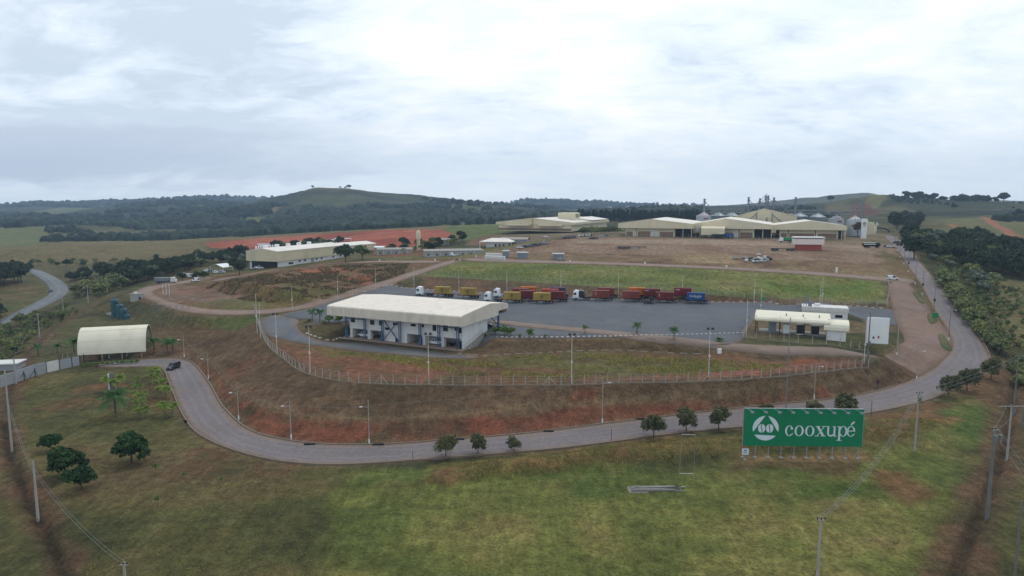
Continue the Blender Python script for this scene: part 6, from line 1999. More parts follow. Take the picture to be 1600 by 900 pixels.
def kerb_line(name, line, mat, w=.14, h=.14):
    m = MB(); ring = []
    pts = resample([tuple(p) for p in line], 2.0)
    for i, p in enumerate(pts):
        a = Vector(pts[max(0, i - 1)]); b = Vector(pts[min(len(pts) - 1, i + 1)])
        u = (b - a); u.z = 0; u.normalize(); nrm = Vector((-u.y, u.x, 0)) * w
        z = hgt(p[0], p[1])
        ring.append([(p[0] - nrm.x, p[1] - nrm.y, z - .3), (p[0] + nrm.x, p[1] + nrm.y, z - .3), (p[0] + nrm.x, p[1] + nrm.y, z + h + .1), (p[0] - nrm.x, p[1] - nrm.y, z + h + .1)])
    m.loft(ring)
    props(m.build(name, mat), kind='structure')


M['kerb'] = plain('worn_kerb_stone', slin(126, 112, 98), .9, 0, .2, .5, dirt=slin(120, 96, 78))
kerb_line('kerb', smooth_line([P(*p) for p in ROAD_IN[2:26]], 2), M['kerb'])
kerb_line('kerb', smooth_line([P(*p) for p in ROAD_OUT[2:27]], 2), M['kerb'])
kerb_line('kerb', smooth_line([P(*p) for p in ROAD_OUT[28:]], 2), M['kerb'])
# storm drain mouths on the inner kerb
for px, py in ((484, 695.5), (591, 696), (717, 687.5), (1000, 656), (857, 675)):
    B = at(px, py)
    o = MB().box(-1.0, 1.0, -.2, .25, -.1, .34).build('drain_mouth', M['dark'], None, False, tuple(B), R(5))
    props(o, 'dark storm drain mouth set in the inner kerb of the loop road', 'drain', 'storm drain mouths along the loop road')
# highway lane lines
for nm, a_, b_, f in (('lane_marking', HWY_A, HWY_B, .12), ('lane_marking', HWY_A, HWY_B, .5), ('lane_marking', HWY_A, HWY_B, .88)):
    pa = resample(smooth_line([P(*p) for p in a_], 2), 6); pb = smooth_line([P(*p) for p in b_], 2)
    ln = []
    A_ = smooth_line([P(*p) for p in a_], 2)
    for p, q in zip(A_, pb): ln.append(tuple(Vector(p).lerp(Vector(q), f)))
    ring = []
    m = MB()
    for i, p in enumerate(ln[:-1]):
        a = Vector(p); b = Vector(ln[i + 1]); u = (b - a).normalized(); nr = Vector((-u.y, u.x, 0)) * .09
        za, zb = hgt(a.x, a.y) + .17, hgt(b.x, b.y) + .17
        m.add([(a.x - nr.x, a.y - nr.y, za), (b.x - nr.x, b.y - nr.y, zb), (b.x + nr.x, b.y + nr.y, zb), (a.x + nr.x, a.y + nr.y, za)], [(0, 1, 2, 3)])
    props(m.build(nm, M['concrete']), kind='structure')
# ------------------------------------------------------------------ vehicles
def car(loc, rot, paint, label, style='hatch', group=None, name='parked_car'):
    t = thing(name, label, {'pickup': 'pickup', 'van': 'van'}.get(style, 'car'), loc, rot, group)
    L_ = {'hatch': 3.9, 'sedan': 4.4, 'suv': 4.5, 'pickup': 5.2, 'van': 4.4}[style]
    W = .86; zb = .28; belt = .95 if style != 'suv' else 1.05; roof = {'hatch': 1.48, 'sedan': 1.46, 'suv': 1.72, 'pickup': 1.72, 'van': 1.85}[style]
    h = L_ / 2
    def ring(x, w, z0, z1): return [(x, -w + .06, z0), (x, w - .06, z0), (x, w, z0 + .15), (x, w, z1 - .12), (x, w - .1, z1), (x, -w + .1, z1), (x, -w, z1 - .12), (x, -w, z0 + .15)]
    b = MB()
    hood = belt - .08
    b.loft([ring(-h, W - .12, zb + .12, belt - .08), ring(-h + .2, W - .02, zb, belt), ring(0, W, zb, belt), ring(h * .45, W, zb, belt - .01), ring(h - .35, W - .05, zb, hood - .08), ring(h, W - .18, zb + .1, hood - .28)])
    c0, c1, r0, r1 = {'hatch': (-h + .12, h * .48, -h + .5, h * .12), 'sedan': (-h + .65, h * .5, -h + 1.25, h * .1), 'suv': (-h + .08, h * .46, -h + .25, h * .15), 'pickup': (-h + 2.0, h * .52, -h + 2.3, h * .2), 'van': (-h + .05, h * .5, -h + .12, h * .12)}[style]
    def cab(x, w, z): return [(x, -w, z), (x, w, z)]
    rw, bw = W - .18, W - .05
    b.add([(r0, -rw, roof - .03), (r1, -rw, roof - .03), (r1, rw, roof - .03), (r0, rw, roof - .03), (r0 + .08, -rw + .08, roof + .02), (r1 - .08, -rw + .08, roof + .02), (r1 - .08, rw - .08, roof + .02), (r0 + .08, rw - .08, roof + .02)],
          [(4, 5, 6, 7), (0, 1, 5, 4), (1, 2, 6, 5), (2, 3, 7, 6), (3, 0, 4, 7), (0, 3, 2, 1)])
    for x0, x1 in ((c0, r0), (c1, r1)):
        for s in (-1, 1):
            b.tube((x0, s * (bw - .02), belt - .02), (x1, s * (rw - .01), roof - .02), .055, n=4)
    mx = (r0 + r1) / 2
    for s in (-1, 1): b.tube((mx, s * (bw - .01), belt), (mx, s * (rw - .005), roof - .02), .06, n=4)
    if style == 'pickup':
        b.box(-h + .1, c0 - .02, -W + .02, -W + .1, belt - .02, belt + .12).box(-h + .1, c0 - .02, W - .1, W - .02, belt - .02, belt + .12).box(-h + .06, -h + .14, -W + .05, W - .05, belt - .05, belt + .12)
    if style == 'van':
        b.box(c0 + .05, -.35, -bw + .03, bw - .03, belt, roof - .05)
    b.build('body', paint, t, True)
    g_ = MB()
    g_.loft([[(c0, -bw + .03, belt - .03), (c1, -bw + .03, belt - .03), (c1, bw - .03, belt - .03), (c0, bw - .03, belt - .03)], [(r0, -rw + .01, roof - .035), (r1, -rw + .01, roof - .035), (r1, rw - .01, roof - .035), (r0, rw - .01, roof - .035)]])
    g_.build('windows', M['glass'], t)
    for x in (-h + .75, h - .78):
        for s in (-1, 1):
            w_ = MB().wheel(x, s * (W - .06), .33, .33, .2).build('wheel', M['black'], t)
            MB().wheel(x, s * (W + .03), .33, .19, .06, 10).build('rim', M['rim'], w_)
    for s in (-1, 1):
        MB().box(h - .16, h - .02, s * .55 - .17, s * .55 + .17, .6, .75).build('headlight', M['lamp'], t)
        MB().box(-h + .005, -h + .09, s * .62 - .12, s * .62 + .12, .68, .86).build('taillight', M['tail'], t)
    return t


def park(px, py, rot, paint, label, style='hatch', group=None, dz=.0, name='parked_car'):
    B = at(px, py)
    return car((B.x, B.y, B.z + dz), R(rot), M[paint], label, style, group, name)


park(271, 577, -97, 'car_black', 'dark blue grey car driving down the loop road at the left bend', 'suv', None, .11, 'moving_car')
B = OFFICE.location
def in_office(x, y): return Matrix.Translation(OFFICE.location) @ Matrix.Rotation(SITE, 4, 'Z') @ Vector((x, y, .07))
v = in_office(4.3, 3.6); car(v, SITE + R(182), M['car_white'], 'white pickup parked in the left end bay under the office', 'pickup', None, 'pickup')
v = in_office(28.6, 3.5); car(v, SITE + R(182), M['car_white'], 'white pickup parked in the right half bay under the office', 'pickup', None, 'pickup')
v = in_office(33.6, 3.4)
t = thing('motor_tiller', 'dark small machine with a raised handle parked in the right end bay', 'machine', v, SITE)
MB().box(-.7, .5, -.3, .3, .35, .8).build('engine', M['chassis'], t); MB().tube((.4, 0, .7), (1.4, 0, 1.8), .07).tube((.9, -.5, 1.5), (.9, .5, 1.5), .05).build('handle', M['chassis'], t)
for s in (-.4, .4): MB().wheel(-.1, s, .33, .33, .18).build('wheel', M['black'], t)
v = Matrix.Translation(OFFICE.location) @ Matrix.Rotation(SITE, 4, 'Z') @ Vector((34.5, 21.0, 2.75))
car((v.x, v.y, hgt(v.x, v.y) + .12), SITE, M['car_black'], 'black car parked in the shade of the overhanging office roof', 'suv')
park(1395, 437.5, -8, 'car_white', 'white utility van with a pickup nose crossing the forecourt', 'van', None, .12, 'utility_van')
park(1014, 475, -10, 'car_black', 'dark car parked in front of the maroon containers in the yard', 'hatch', None, .12)
for i, (px, py, rot, paint, st, lb) in enumerate(((813, 388.2, 20, 'car_white', 'hatch', 'white car at the lower end of the sloping row of cars'), (821, 386.8, 20, 'car_black', 'hatch', 'black car second from the low end of the sloping row'), (828.5, 385.6, 20, 'car_grey', 'sedan', 'grey car third in the sloping row'),
                                                  (836, 384.4, 20, 'car_black', 'suv', 'large black car in the middle of the sloping row'), (843.5, 383, 20, 'car_grey', 'hatch', 'dark grey car near the upper end of the sloping row'), (852.5, 381.4, 20, 'silver', 'suv', 'silver car at the upper end of the sloping row'),
                                                  (925, 373.8, 8, 'car_black', 'sedan', 'black car on the dirt edge, left of the pair'), (930.5, 373.2, 8, 'car_grey', 'hatch', 'grey car close beside the black car on the dirt edge'), (942, 370.8, 14, 'silver', 'sedan', 'silver car by the plant fence, left of its pair'), (947, 369.6, 14, 'car_grey', 'hatch', 'grey car by the plant fence, right of its pair'),
                                                  (877, 406.8, 10, 'silver', 'sedan', 'silver car on the dirt lot beside the farther shelter'), (852, 371.2, -10, 'car_white', 'hatch', 'white car alone on the grass before the widest warehouse'),
                                                  (1386, 386, 5, 'car_grey', 'sedan', 'grey car waiting at the roadside beside the tanker truck'), (1391.5, 386.6, 5, 'car_white', 'sedan', 'white car last in line beside the tanker truck'), (1399.5, 381, 100, 'car_black', 'suv', 'black car on the road near the plant entrance'))):
    park(px, py, rot, paint, lb, st, None, .05)
rnd = random.Random(12)
for i in range(11):
    px = 878 + i * 2.1 + rnd.uniform(-.5, .5); py = 373.4 - i * .12 - (i % 2) * 1.4
    park(px, py, 75 + rnd.uniform(-6, 6), rnd.choice(['car_grey', 'car_black', 'silver', 'car_red', 'car_blue']), 'small parked car in the crowded lot before the widest warehouse', 'hatch', 'cars crowded before the widest warehouse')
for i in range(8):
    px = 905 + i * 2.6; py = 369.6 - i * .1
    park(px, py, 80, ['car_white', 'silver', 'car_white', 'car_black'][i % 4], 'small parked car in the row before the hedge by the widest warehouse', 'sedan', 'cars parked before the warehouse hedge')
for i, (px, py, rot, paint, st, lb) in enumerate(((287, 430.5, -25, 'car_white', 'hatch', 'white car behind the dirt mound, left of the carport'), (292, 431.5, -25, 'silver', 'sedan', 'silver car behind the dirt mound, left of the carport'), (298, 433.5, -20, 'car_white', 'van', 'white van between two small trees left of the carport'), (303.5, 434, -20, 'car_white', 'hatch', 'white car next to the white van left of the carport'),
                                                  (324, 424.5, -15, 'car_white', 'sedan', 'white car parked just left of the carport'), (331, 425, -15, 'car_grey', 'sedan', 'grey car parked at the left of the carport'), (338, 427, -15, 'car_white', 'hatch', 'white car parked in front of the carport'), (347, 427, -15, 'silver', 'hatch', 'silver car parked at the right end of the carport'),
                                                  (305, 440, 160, 'car_white', 'van', 'pale van standing by the dirt track below the parked cars'), (79, 456.5, -62, 'car_black', 'sedan', 'dark car driving on the highway bend'), (405, 420, -20, 'car_white', 'pickup', 'white pickup in the dark dock of the left warehouse'),
                                                  (709, 400, 20, 'car_white', 'van', 'white van beside the long grey block'), (699, 399.5, 10, 'silver', 'sedan', 'silver car beside the white van at the grey block'))):
    park(px, py, rot, paint, lb, st, None, .05)
B = at(340, 425)
t = thing('carport', 'white gabled carport roof on posts over parked cars', 'carport', tuple(B), R(-20))
MB().prism([(-4.8, 2.6), (0, 4.2), (4.8, 2.6), (4.8, 2.75), (0, 4.4), (-4.8, 2.75)], -1, 7, 'y').build('roof', M['white'], t)
for x in (-4.4, 4.4):
    for y in (-.6, 6.6): MB().tube((x, y, -.4), (x, y, 2.7), .1).build('post', M['offwhite'], t)


# ------------------------------------------------------------------ lorries, trailers and containers
def wheelset(t, x, y, r=.5, w=.3, nm='wheel'):
    for s in (-1, 1):
        w_ = MB().wheel(x, s * y, r, r, w, 14).build(nm, M['black'], t)
        MB().wheel(x, s * (y + w / 2 + .01), r, r * .52, .05, 10).build('rim', M['rim'], w_)


def tractor(loc, rot, paint, label, cover=None, group=None):
    t = thing('tractor_unit', label, 'truck', loc, rot, group)
    c_ = MB()
    c_.loft([[(x, -w, z0), (x, w, z0), (x, w, z1 - .3), (x, w - .2, z1), (x, -w + .2, z1), (x, -w, z1 - .3)] for x, w, z0, z1 in ((.6, 1.2, 1.0, 3.55), (2.0, 1.24, .9, 3.75), (2.65, 1.22, .75, 3.3), (2.85, 1.15, .7, 2.2))])
    c_.build('cab', M[paint], t, True)
    MB().loft([[(2.70, -1.05, 2.2), (2.89, -1.05, 2.12), (2.89, 1.05, 2.12), (2.70, 1.05, 2.2)], [(2.52, -1.0, 3.1), (2.72, -1.0, 3.05), (2.72, 1.0, 3.05), (2.52, 1.0, 3.1)]]).build('windscreen', M['glass'], t)
    for s in (-1, 1):
        MB().box(1.5, 2.3, s * 1.235 - .02, s * 1.235 + .02, 2.0, 2.85).build('side_window', M['glass'], t)
        MB().box(2.45, 2.6, s * 1.42 - .08, s * 1.42 + .08, 2.1, 2.8).build('mirror', M['chassis'], t)
        MB().box(2.84, 2.93, s * .85 - .2, s * .85 + .2, .85, 1.05).build('headlight', M['lamp'], t)
    MB().box(2.86, 2.94, -.6, .6, 1.1, 1.75).box(2.8, 2.95, -1.15, 1.15, .45, .8).build('grille', M['chassis'], t)
    MB().box(-3.6, 2.6, -.5, -.35, .75, 1.0).box(-3.6, 2.6, .35, .5, .75, 1.0).box(-3.4, -1.0, -.6, .6, 1.0, 1.2).build('chassis', M['chassis'], t)
    for s in (-1, 1): MB().tube((-.4, s * .95, .75), (.9, s * .95, .75), .32, n=10).build('fuel_tank', M['galv'], t)
    wheelset(t, 1.95, 1.0); wheelset(t, -1.7, .95, .5, .5); wheelset(t, -3.0, .95, .5, .5)
    if cover: MB().loft([[(-1.6, -1.2, 1.3), (-1.6, 1.2, 1.3), (.45, 1.2, 1.3), (.45, -1.2, 1.3)], [(-1.2, -1.15, 3.4), (-1.2, 1.15, 3.4), (.4, 1.15, 3.8), (.4, -1.15, 3.8)]]).build('headboard', M[cover], t)
    return t


def trailer(loc, rot, label, L_=8.2, mat='chassis', group='container trailers'):
    t = thing('container_trailer', label, 'trailer', loc, rot, group)
    m = MB()
    for y in (-.55, .55): m.box(-L_ / 2, L_ / 2, y - .1, y + .1, .95, 1.25)
    for i in range(6):
        x = -L_ / 2 + .2 + i * (L_ - .4) / 5
        m.box(x - .08, x + .08, -1.2, 1.2, 1.1, 1.27)
    m.build('frame', M[mat], t)
    MB().box(-L_ / 2 - .06, -L_ / 2 + .02, -1.2, 1.2, .8, 1.25).build('rear_bar', M['rust'], t)
    for i in range(3): wheelset(t, -L_ / 2 + 1.0 + i * 1.2, .95, .5, .5)
    MB().box(L_ * .2, L_ * .2 + .15, -.75, -.6, .1, 1.0).box(L_ * .2, L_ * .2 + .15, .6, .75, .1, 1.0).build('landing_leg', M['chassis'], t)
    MB().box(-1.0, 1.2, -1.18, -1.1, .5, .75).build('side_guard', M['galv'], t)
    return t


CM = {}
for nm, c_ in (('maroon', (118, 46, 44)), ('rust_red', (140, 68, 60)), ('orange', (214, 112, 40)), ('yellow', (176, 148, 70)), ('blue', (34, 84, 140)), ('navy', (58, 58, 96)), ('red_orange', (190, 74, 48)), ('dark_red', (128, 34, 44))):
    CM[nm] = corrug('container_' + nm, slin(*c_), .28, 'X', .55, .9, .12, dirt=slin(*[int(v_ * .72) for v_ in c_]))


def container(loc, rot, paint, label, marks=None, group='shipping containers in the yard'):
    t = thing('shipping_container', label, 'container', loc, rot, group)
    L_, W, H = 6.06, 2.44, 2.59
    m = MB().box(-L_ / 2 + .06, L_ / 2 - .06, -W / 2 + .05, W / 2 - .05, .1, H - .06)
    # rib relief on both long sides
    for i in range(20):
        x = -L_ / 2 + .3 + i * .285
        for s in (-1, 1):
            m.box(x - .07, x + .07, s * (W / 2 - .05) - .028, s * (W / 2 - .05) + .028, .2, H - .18)
    m.build('shell', CM[paint], t)
    f = MB()
    for x in (-L_ / 2, L_ / 2 - .14):
        for y in (-W / 2, W / 2 - .14): f.box(x, x + .14, y, y + .14, 0, H)
    for z in (0, H - .13):
        for y in (-W / 2, W / 2 - .12): f.box(-L_ / 2 + .14, L_ / 2 - .14, y, y + .12, z, z + .13)
        for x in (-L_ / 2, L_ / 2 - .12): f.box(x, x + .12, -W / 2 + .14, W / 2 - .14, z, z + .13)
    f.build('corner_frame', CM[paint], t)
    MB().box(-L_ / 2 - .035, -L_ / 2 + .02, -1.05, -.03, .18, H - .18).box(-L_ / 2 - .035, -L_ / 2 + .02, .03, 1.05, .18, H - .18).build('door', CM[paint], t)
    y = -W / 2 - .012; y2 = -W / 2 + .03
    if marks == 'shield':
        e = MB()
        for x0, x1, z0, z1 in ((-.34, -.2, .95, 1.85), (.2, .34, .95, 1.85), (-.34, .34, 1.85, 1.98), (-.24, .24, .82, .95), (-.08, .08, 1.15, 1.55)): e.box(x0, x1, y, y2, z0, z1)
        e.build('emblem', M['chassis'], t)
    elif marks == 'lion':
        e = MB().prism([(-.5, 1.0), (.1, .9), (.45, 1.3), (.5, 1.7), (0, 1.6), (-.2, 1.85), (-.45, 1.7), (-.6, 1.4)], y, y2, 'y'); e.box(.75, 2.4, y, y2, 1.35, 1.6)
        for o_ in (0,): e.v = [(a - 1.3, b_, c__) for a, b_, c__ in e.v]
        e.build('emblem', M['car_blue'], t)
    elif marks == 'line':
        MB().box(-1.9, -1.78, y, y2, .8, 2.1).build('marking', M['sign_white'], t)
        MB().prism([(1.2, 1.1), (1.6, 1.5), (1.5, 1.9), (1.3, 1.8), (1.35, 1.5)], y, y2, 'y').build('emblem', CM['maroon'], t)
    elif marks == 'code':
        e = MB()
        for i, w_ in enumerate((.28, .18, .3, .22)): e.box(-2.5 + i * .36, -2.5 + i * .36 + w_, y, y2, 1.85, 2.12)
        e.build('marking', M['sign_white'], t)
    elif marks == 'script':
        e = MB(); x = -2.2
        rn = random.Random(5)
        for i in range(11):
            w_ = rn.uniform(.2, .34); hgt_ = .75 if i in (0, 4, 8) else .5
            e.prism([(x, 1.15), (x + w_ * .5, 1.15), (x + w_, 1.15 + hgt_), (x + w_ * .45, 1.15 + hgt_)], y, y2, 'y')
            x += w_ + .09
        e.box(-.4, 1.6, y, y2, .85, .93)
        e.build('lettering', M['sign_white'], t)
    return t


def rig(pxc, pyc, ang, pitch, boxes, cab=None, offset=4.9, tag_=''):
    """a lorry standing in the yard: tractor in front (towards -direction), trailers behind it; pxc, pyc is the first container's foot"""
    B = at(pxc, pyc)
    u = Vector((math.cos(ang), math.sin(ang), 0))
    z = B.z + .1
    if cab:
        q = B - u * offset
        tractor((q.x, q.y, z), ang + math.pi, cab[0], cab[1], cab[2] if len(cab) > 2 else None)
    for i, bx in enumerate(boxes):
        q = B + u * pitch * i
        zz = hgt(q.x, q.y) + .1
        trailer((q.x, q.y, zz), ang + math.pi, bx[3] if len(bx) > 3 else 'low trailer under the ' + bx[1], 9.0 if pitch > 9 else 7.2, bx[4] if len(bx) > 4 else 'chassis')
        if bx[0]:
            container((q.x, q.y, zz + 1.28), ang, bx[0], bx[1], bx[2])


YA = R(-12)
rig(939, 470.0, YA, 11.0, [('rust_red', 'rust red container just behind the white tractor, nearer row', 'line'), ('rust_red', 'plain rust red container second behind the white tractor, nearer row', None)], ('car_white', 'white tractor unit with a black rear cover heading the long container row', 'car_black'), 7.6)
rig(1038, 473.0, YA, 11.0, [('maroon', 'maroon container with a white stripe left of the blue container', 'line'), ('blue', 'blue container with white script at the right end of the row', 'script')])
rig(947, 465.6, YA, 11.6, [('rust_red', 'rust red container peeping out in the back row behind the tractor', None), ('orange', 'orange container with a dark emblem in the back row', 'lion')])
rig(1018, 467.6, YA, 11.2, [('maroon', 'maroon container with a white code in the back row', 'code'), ('dark_red', 'dark red container with a white code behind the blue one', 'code')])
# group beside the office roof
rig(692, 463.8, R(-14), 10.3, [('yellow', 'yellow container with a dark shield, farthest left by the office roof', 'shield', None or 'rusty trailer under the farthest left yellow container', 'rust'), ('yellow', 'yellow container with a dark shield, second from left by the office roof', 'shield', 'rusty trailer under the second yellow container', 'rust')], ('car_white', 'white tractor unit at the far left behind the office roof'), 7.8)
rig(800, 473.0, R(-11), 11.0, [('yellow', 'yellow container with a dark shield in front of a maroon one', 'shield', 'rusty trailer under the yellow container by the maroon one', 'rust'), ('yellow', 'yellow container with a dark shield in front of the red and navy ones', 'shield', 'rusty trailer under the last yellow container', 'rust')], ('car_white', 'white tractor unit nearest the office roof'), 7.4)
rig(824, 470.4, R(-11), 10.8, [('maroon', 'maroon container behind the third yellow container', None), ('maroon', 'maroon container behind the fourth yellow container', None)])
rig(814, 466.6, R(-11), 11.2, [('rust_red', 'rust red container between the maroon and orange ones', None), ('red_orange', 'red orange container behind the fourth yellow one', None)], ('car_white', 'white tractor unit in the middle of the mixed container group'), 7.6)
rig(826, 464.0, R(-11), 11.2, [('orange', 'orange container at the back of the mixed group', None), ('navy', 'navy container at the back of the mixed group', None)])


def tipper(px, py, rot, paint, body, label, tank=False, name='dump_truck'):
    B = at(px, py)
    t = thing(name, label, 'truck', tuple(B), R(rot))
    MB().loft([[(x, -w, z0), (x, w, z0), (x, w, z1), (x, -w, z1)] for x, w, z0, z1 in ((2.2, 1.2, .9, 2.9), (3.6, 1.2, .9, 3.0), (4.2, 1.15, .8, 2.1), (4.5, 1.1, .8, 1.9))]).build('cab', M[paint], t)
    MB().loft([[(3.66, -1.05, 2.15), (4.22, -1.05, 2.12), (4.22, 1.05, 2.12), (3.66, 1.05, 2.15)], [(3.5, -1.0, 2.85), (3.68, -1.0, 2.85), (3.68, 1.0, 2.85), (3.5, 1.0, 2.85)]]).build('windscreen', M['glass'], t)
    if tank:
        MB().prism([(1.15 * math.cos(a), 1.95 + .85 * math.sin(a)) for a in np.linspace(0, 2 * math.pi, 17)[:-1]], -5.2, 1.9, 'x').build('tank', M[body], t)
        MB().box(-5.0, 1.7, -.35, .35, 2.78, 2.95).build('walkway', M['white'], t)
        MB().box(-5.1, 1.8, -1.19, -1.1, 1.8, 2.1).build('stripe', M['white'], t)
    else:
        MB().loft([[(-4.6, -1.1, 1.2), (1.6, -1.1, 1.2), (1.6, 1.1, 1.2), (-4.6, 1.1, 1.2)], [(-5.0, -1.25, 2.9), (1.9, -1.25, 2.9), (1.9, 1.25, 2.9), (-5.0, 1.25, 2.9)]]).build('bed', M[body], t)
    MB().box(-5.0, 4.0, -.5, .5, .75, 1.15).build('chassis', M['chassis'], t)
    for x in (3.2, -2.2, -3.5): wheelset(t, x, .98, .5, .4)
    return t


tipper(1121, 372.8, 175, 'car_black', 'car_black', 'dark dump truck in front of the loading hood, left of its pair')
tipper(1134, 372.4, 178, 'car_white', 'car_blue', 'blue bodied truck with white cab in front of the cream warehouses')
tipper(1229, 378.6, 170, 'car_white', 'green_paint', 'white cab truck with green body left of the kiosk')
tipper(1362, 387.0, 2, 'car_black', 'car_black', 'black tanker truck with a white stripe near the plant entrance', True, 'tanker_truck')
tipper(260, 443, 8, 'offwhite', 'frame_grey', 'grey bodied truck with cream cab on the bend of the dirt track')
for px, py, lb, ln in ((970, 388.6, 'short dark dolly trailer on the dirt lot, left of the long one', 4.5), (992, 388.8, 'long dark flatbed trailer on the dirt lot', 13.0), (1222, 391.6, 'long empty chassis trailer left of the kiosk', 12.0), (1236, 391.8, 'short dark trailer close to the kiosk', 5.0)):
    B = at(px, py)
    trailer((B.x, B.y, B.z), R(-4), lb, ln, 'chassis', 'empty trailers on the dirt lot')
# scrap on the dirt lot
rnd = random.Random(77)
for i in range(46):
    px = rnd.gauss(1184, 12); py = rnd.gauss(407, 2.0)
    B = at(px, py)
    m = MB()
    k_ = i % 3
    if k_ == 0: m.rbox(-1.6, 1.6, -.15, .15, 0, .25, .03)
    elif k_ == 1: m.lathe([(.7, 0), (.9, .2), (.9, .7), (.6, .9)], 8)
    else: m.rbox(-.9, .9, -.6, .6, 0, .9, .1)
    o = m.build('scrap_piece', M[['offwhite', 'frame_grey', 'concrete', 'chassis'][i % 4]], None, False, (B.x, B.y, B.z + rnd.uniform(0, .3)), rnd.uniform(0, 6.3))
    o.rotation_euler = (rnd.uniform(-.3, .3), rnd.uniform(-.3, .3), rnd.uniform(0, 6.3))
    props(o, 'piece of pale scrap in the heap on the dirt lot before the kiosk', 'scrap', 'scrap heap on the dirt lot')
# motorcyclists far away: seated rider on a small motorbike
def motorbike(px, py, rot, label):
    B = at(px, py)
    t = thing('motorbike', label, 'motorbike', (B.x, B.y, B.z + .1), R(rot))
    for x in (-.65, .65): MB().wheel(x, 0, .31, .31, .12).build('wheel', M['black'], t)
    MB().loft([[(-.6, -.12, .5), (-.6, .12, .5), (-.6, .12, .75), (-.6, -.12, .75)], [(.0, -.16, .45), (.0, .16, .45), (.0, .16, .85), (.0, -.16, .85)], [(.5, -.1, .6), (.5, .1, .6), (.5, .1, .95), (.5, -.1, .95)]]).tube((.65, 0, .3), (.45, 0, 1.05), .05).tube((.42, -.35, 1.08), (.42, .35, 1.08), .03).build('frame', M['car_black'], t)
    # rider: one continuous body
    me = bpy.data.meshes.new('person')
    J = [(-.2, 0, .92), (-.15, 0, 1.15), (-.05, 0, 1.42), (0, 0, 1.52), (.03, 0, 1.68), (-.04, .2, 1.42), (.1, .28, 1.2), (.38, .3, 1.12), (-.04, -.2, 1.42), (.1, -.28, 1.2), (.38, -.3, 1.12), (.15, .2, .85), (.08, .22, .4), (.15, -.2, .85), (.08, -.22, .4)]
    E = [(0, 1), (1, 2), (2, 3), (3, 4), (2, 5), (5, 6), (6, 7), (2, 8), (8, 9), (9, 10), (0, 11), (11, 12), (0, 13), (13, 14)]
    Rr = [.17, .18, .19, .07, .14, .08, .06, .045, .08, .06, .045, .1, .07, .1, .07]
    me.from_pydata(J, E, [])
    o = bpy.data.objects.new('person', me); COL.objects.link(o)
    o.location = (B.x, B.y, B.z + .1); o.rotation_euler.z = R(rot)
    sk = o.modifiers.new('skin', 'SKIN')
    for i, v_ in enumerate(me.skin_vertices[0].data): v_.radius = (Rr[i], Rr[i])
    me.skin_vertices[0].data[0].use_root = True
    o.modifiers.new('sub', 'SUBSURF').levels = 1
    me.materials.append(M['car_black'])
    props(o, 'rider in dark clothes sitting on the ' + label, 'person')


motorbike(1494, 488, 120, 'dark motorbike riding down the right road')
motorbike(714, 408, -160, 'dark motorbike at the dirt track junction')
# ------------------------------------------------------------------ vegetation
def leaf_mat(name, c_, var=.5, rough=.85):
    b = MatB(name, rough, 0, .15)
    a = b.n('ShaderNodeVertexColor'); a.layer_name = 'leaf'
    oi = b.n('ShaderNodeObjectInfo')
    cc = b.mix(1, c_, a.outputs[0], 'MULTIPLY')
    cc = b.mix(1, cc, b.ramp(oi.outputs['Random'], [(0, (1 - .28 * var * 2, 1 - .22 * var * 2, 1 - .25 * var * 2)), (.5, (1, 1, 1)), (1, (1 + .3 * var * 2, 1 + .22 * var * 2, 1 + .04 * var * 2))]), 'MULTIPLY')
    b.color(cc)
    return b.m


LM = {
    'dark': leaf_mat('dark_broad_leaves', slin(52, 64, 44)),
    'deep': leaf_mat('deep_green_leaves', slin(40, 62, 34), .3),
    'olive': leaf_mat('olive_fine_leaves', slin(92, 92, 64), .3),
    'palm': leaf_mat('palm_fronds', slin(68, 98, 54), .3),
    'lime': leaf_mat('yellow_green_fronds', slin(104, 122, 54), .3),
    'fresh': leaf_mat('fresh_green_leaves', slin(92, 118, 56), .4),
    'pine': leaf_mat('pine_needles', slin(34, 46, 36), .4),
    'hedge': leaf_mat('hedge_leaves', slin(112, 118, 76), .5),
    'brown': leaf_mat('brownish_leaves', slin(84, 72, 52), .4),
    'grey': leaf_mat('grey_green_leaves', slin(104, 114, 96), .4),
    'dry': leaf_mat('dry_grass_blades', slin(150, 134, 84), .4),
    'straw': leaf_mat('dull_straw_blades', slin(108, 96, 70), .3),
    'tuft': leaf_mat('green_grass_blades', slin(138, 134, 76), .4),
}
M['bark'] = plain('brown_bark', slin(84, 68, 54), .9, 0, .2, 2.0)
M['palm_bark'] = plain('grey_palm_bark', slin(104, 92, 78), .9, 0, .2, 2.0)


def leaf_mesh(name, quads, cols, mat):
    """quads: (n,4,3) array"""
    q = np.asarray(quads, np.float32)
    n = len(q)
    me = bpy.data.meshes.new(name)
    me.vertices.add(n * 4); me.vertices.foreach_set('co', q.reshape(-1))
    me.loops.add(n * 4); me.loops.foreach_set('vertex_index', np.arange(n * 4, dtype=np.int32))
    me.polygons.add(n); me.polygons.foreach_set('loop_start', np.arange(0, n * 4, 4, dtype=np.int32)); me.polygons.foreach_set('loop_total', np.full(n, 4, np.int32))
    a = me.color_attributes.new('leaf', 'FLOAT_COLOR', 'POINT')
    c4 = np.ones((n, 4, 4), np.float32); c4[:, :, :3] = np.asarray(cols, np.float32)[:, None, :]
    a.data.foreach_set('color', c4.reshape(-1))
    me.materials.append(mat)
    me.update(); me.validate()
    return me


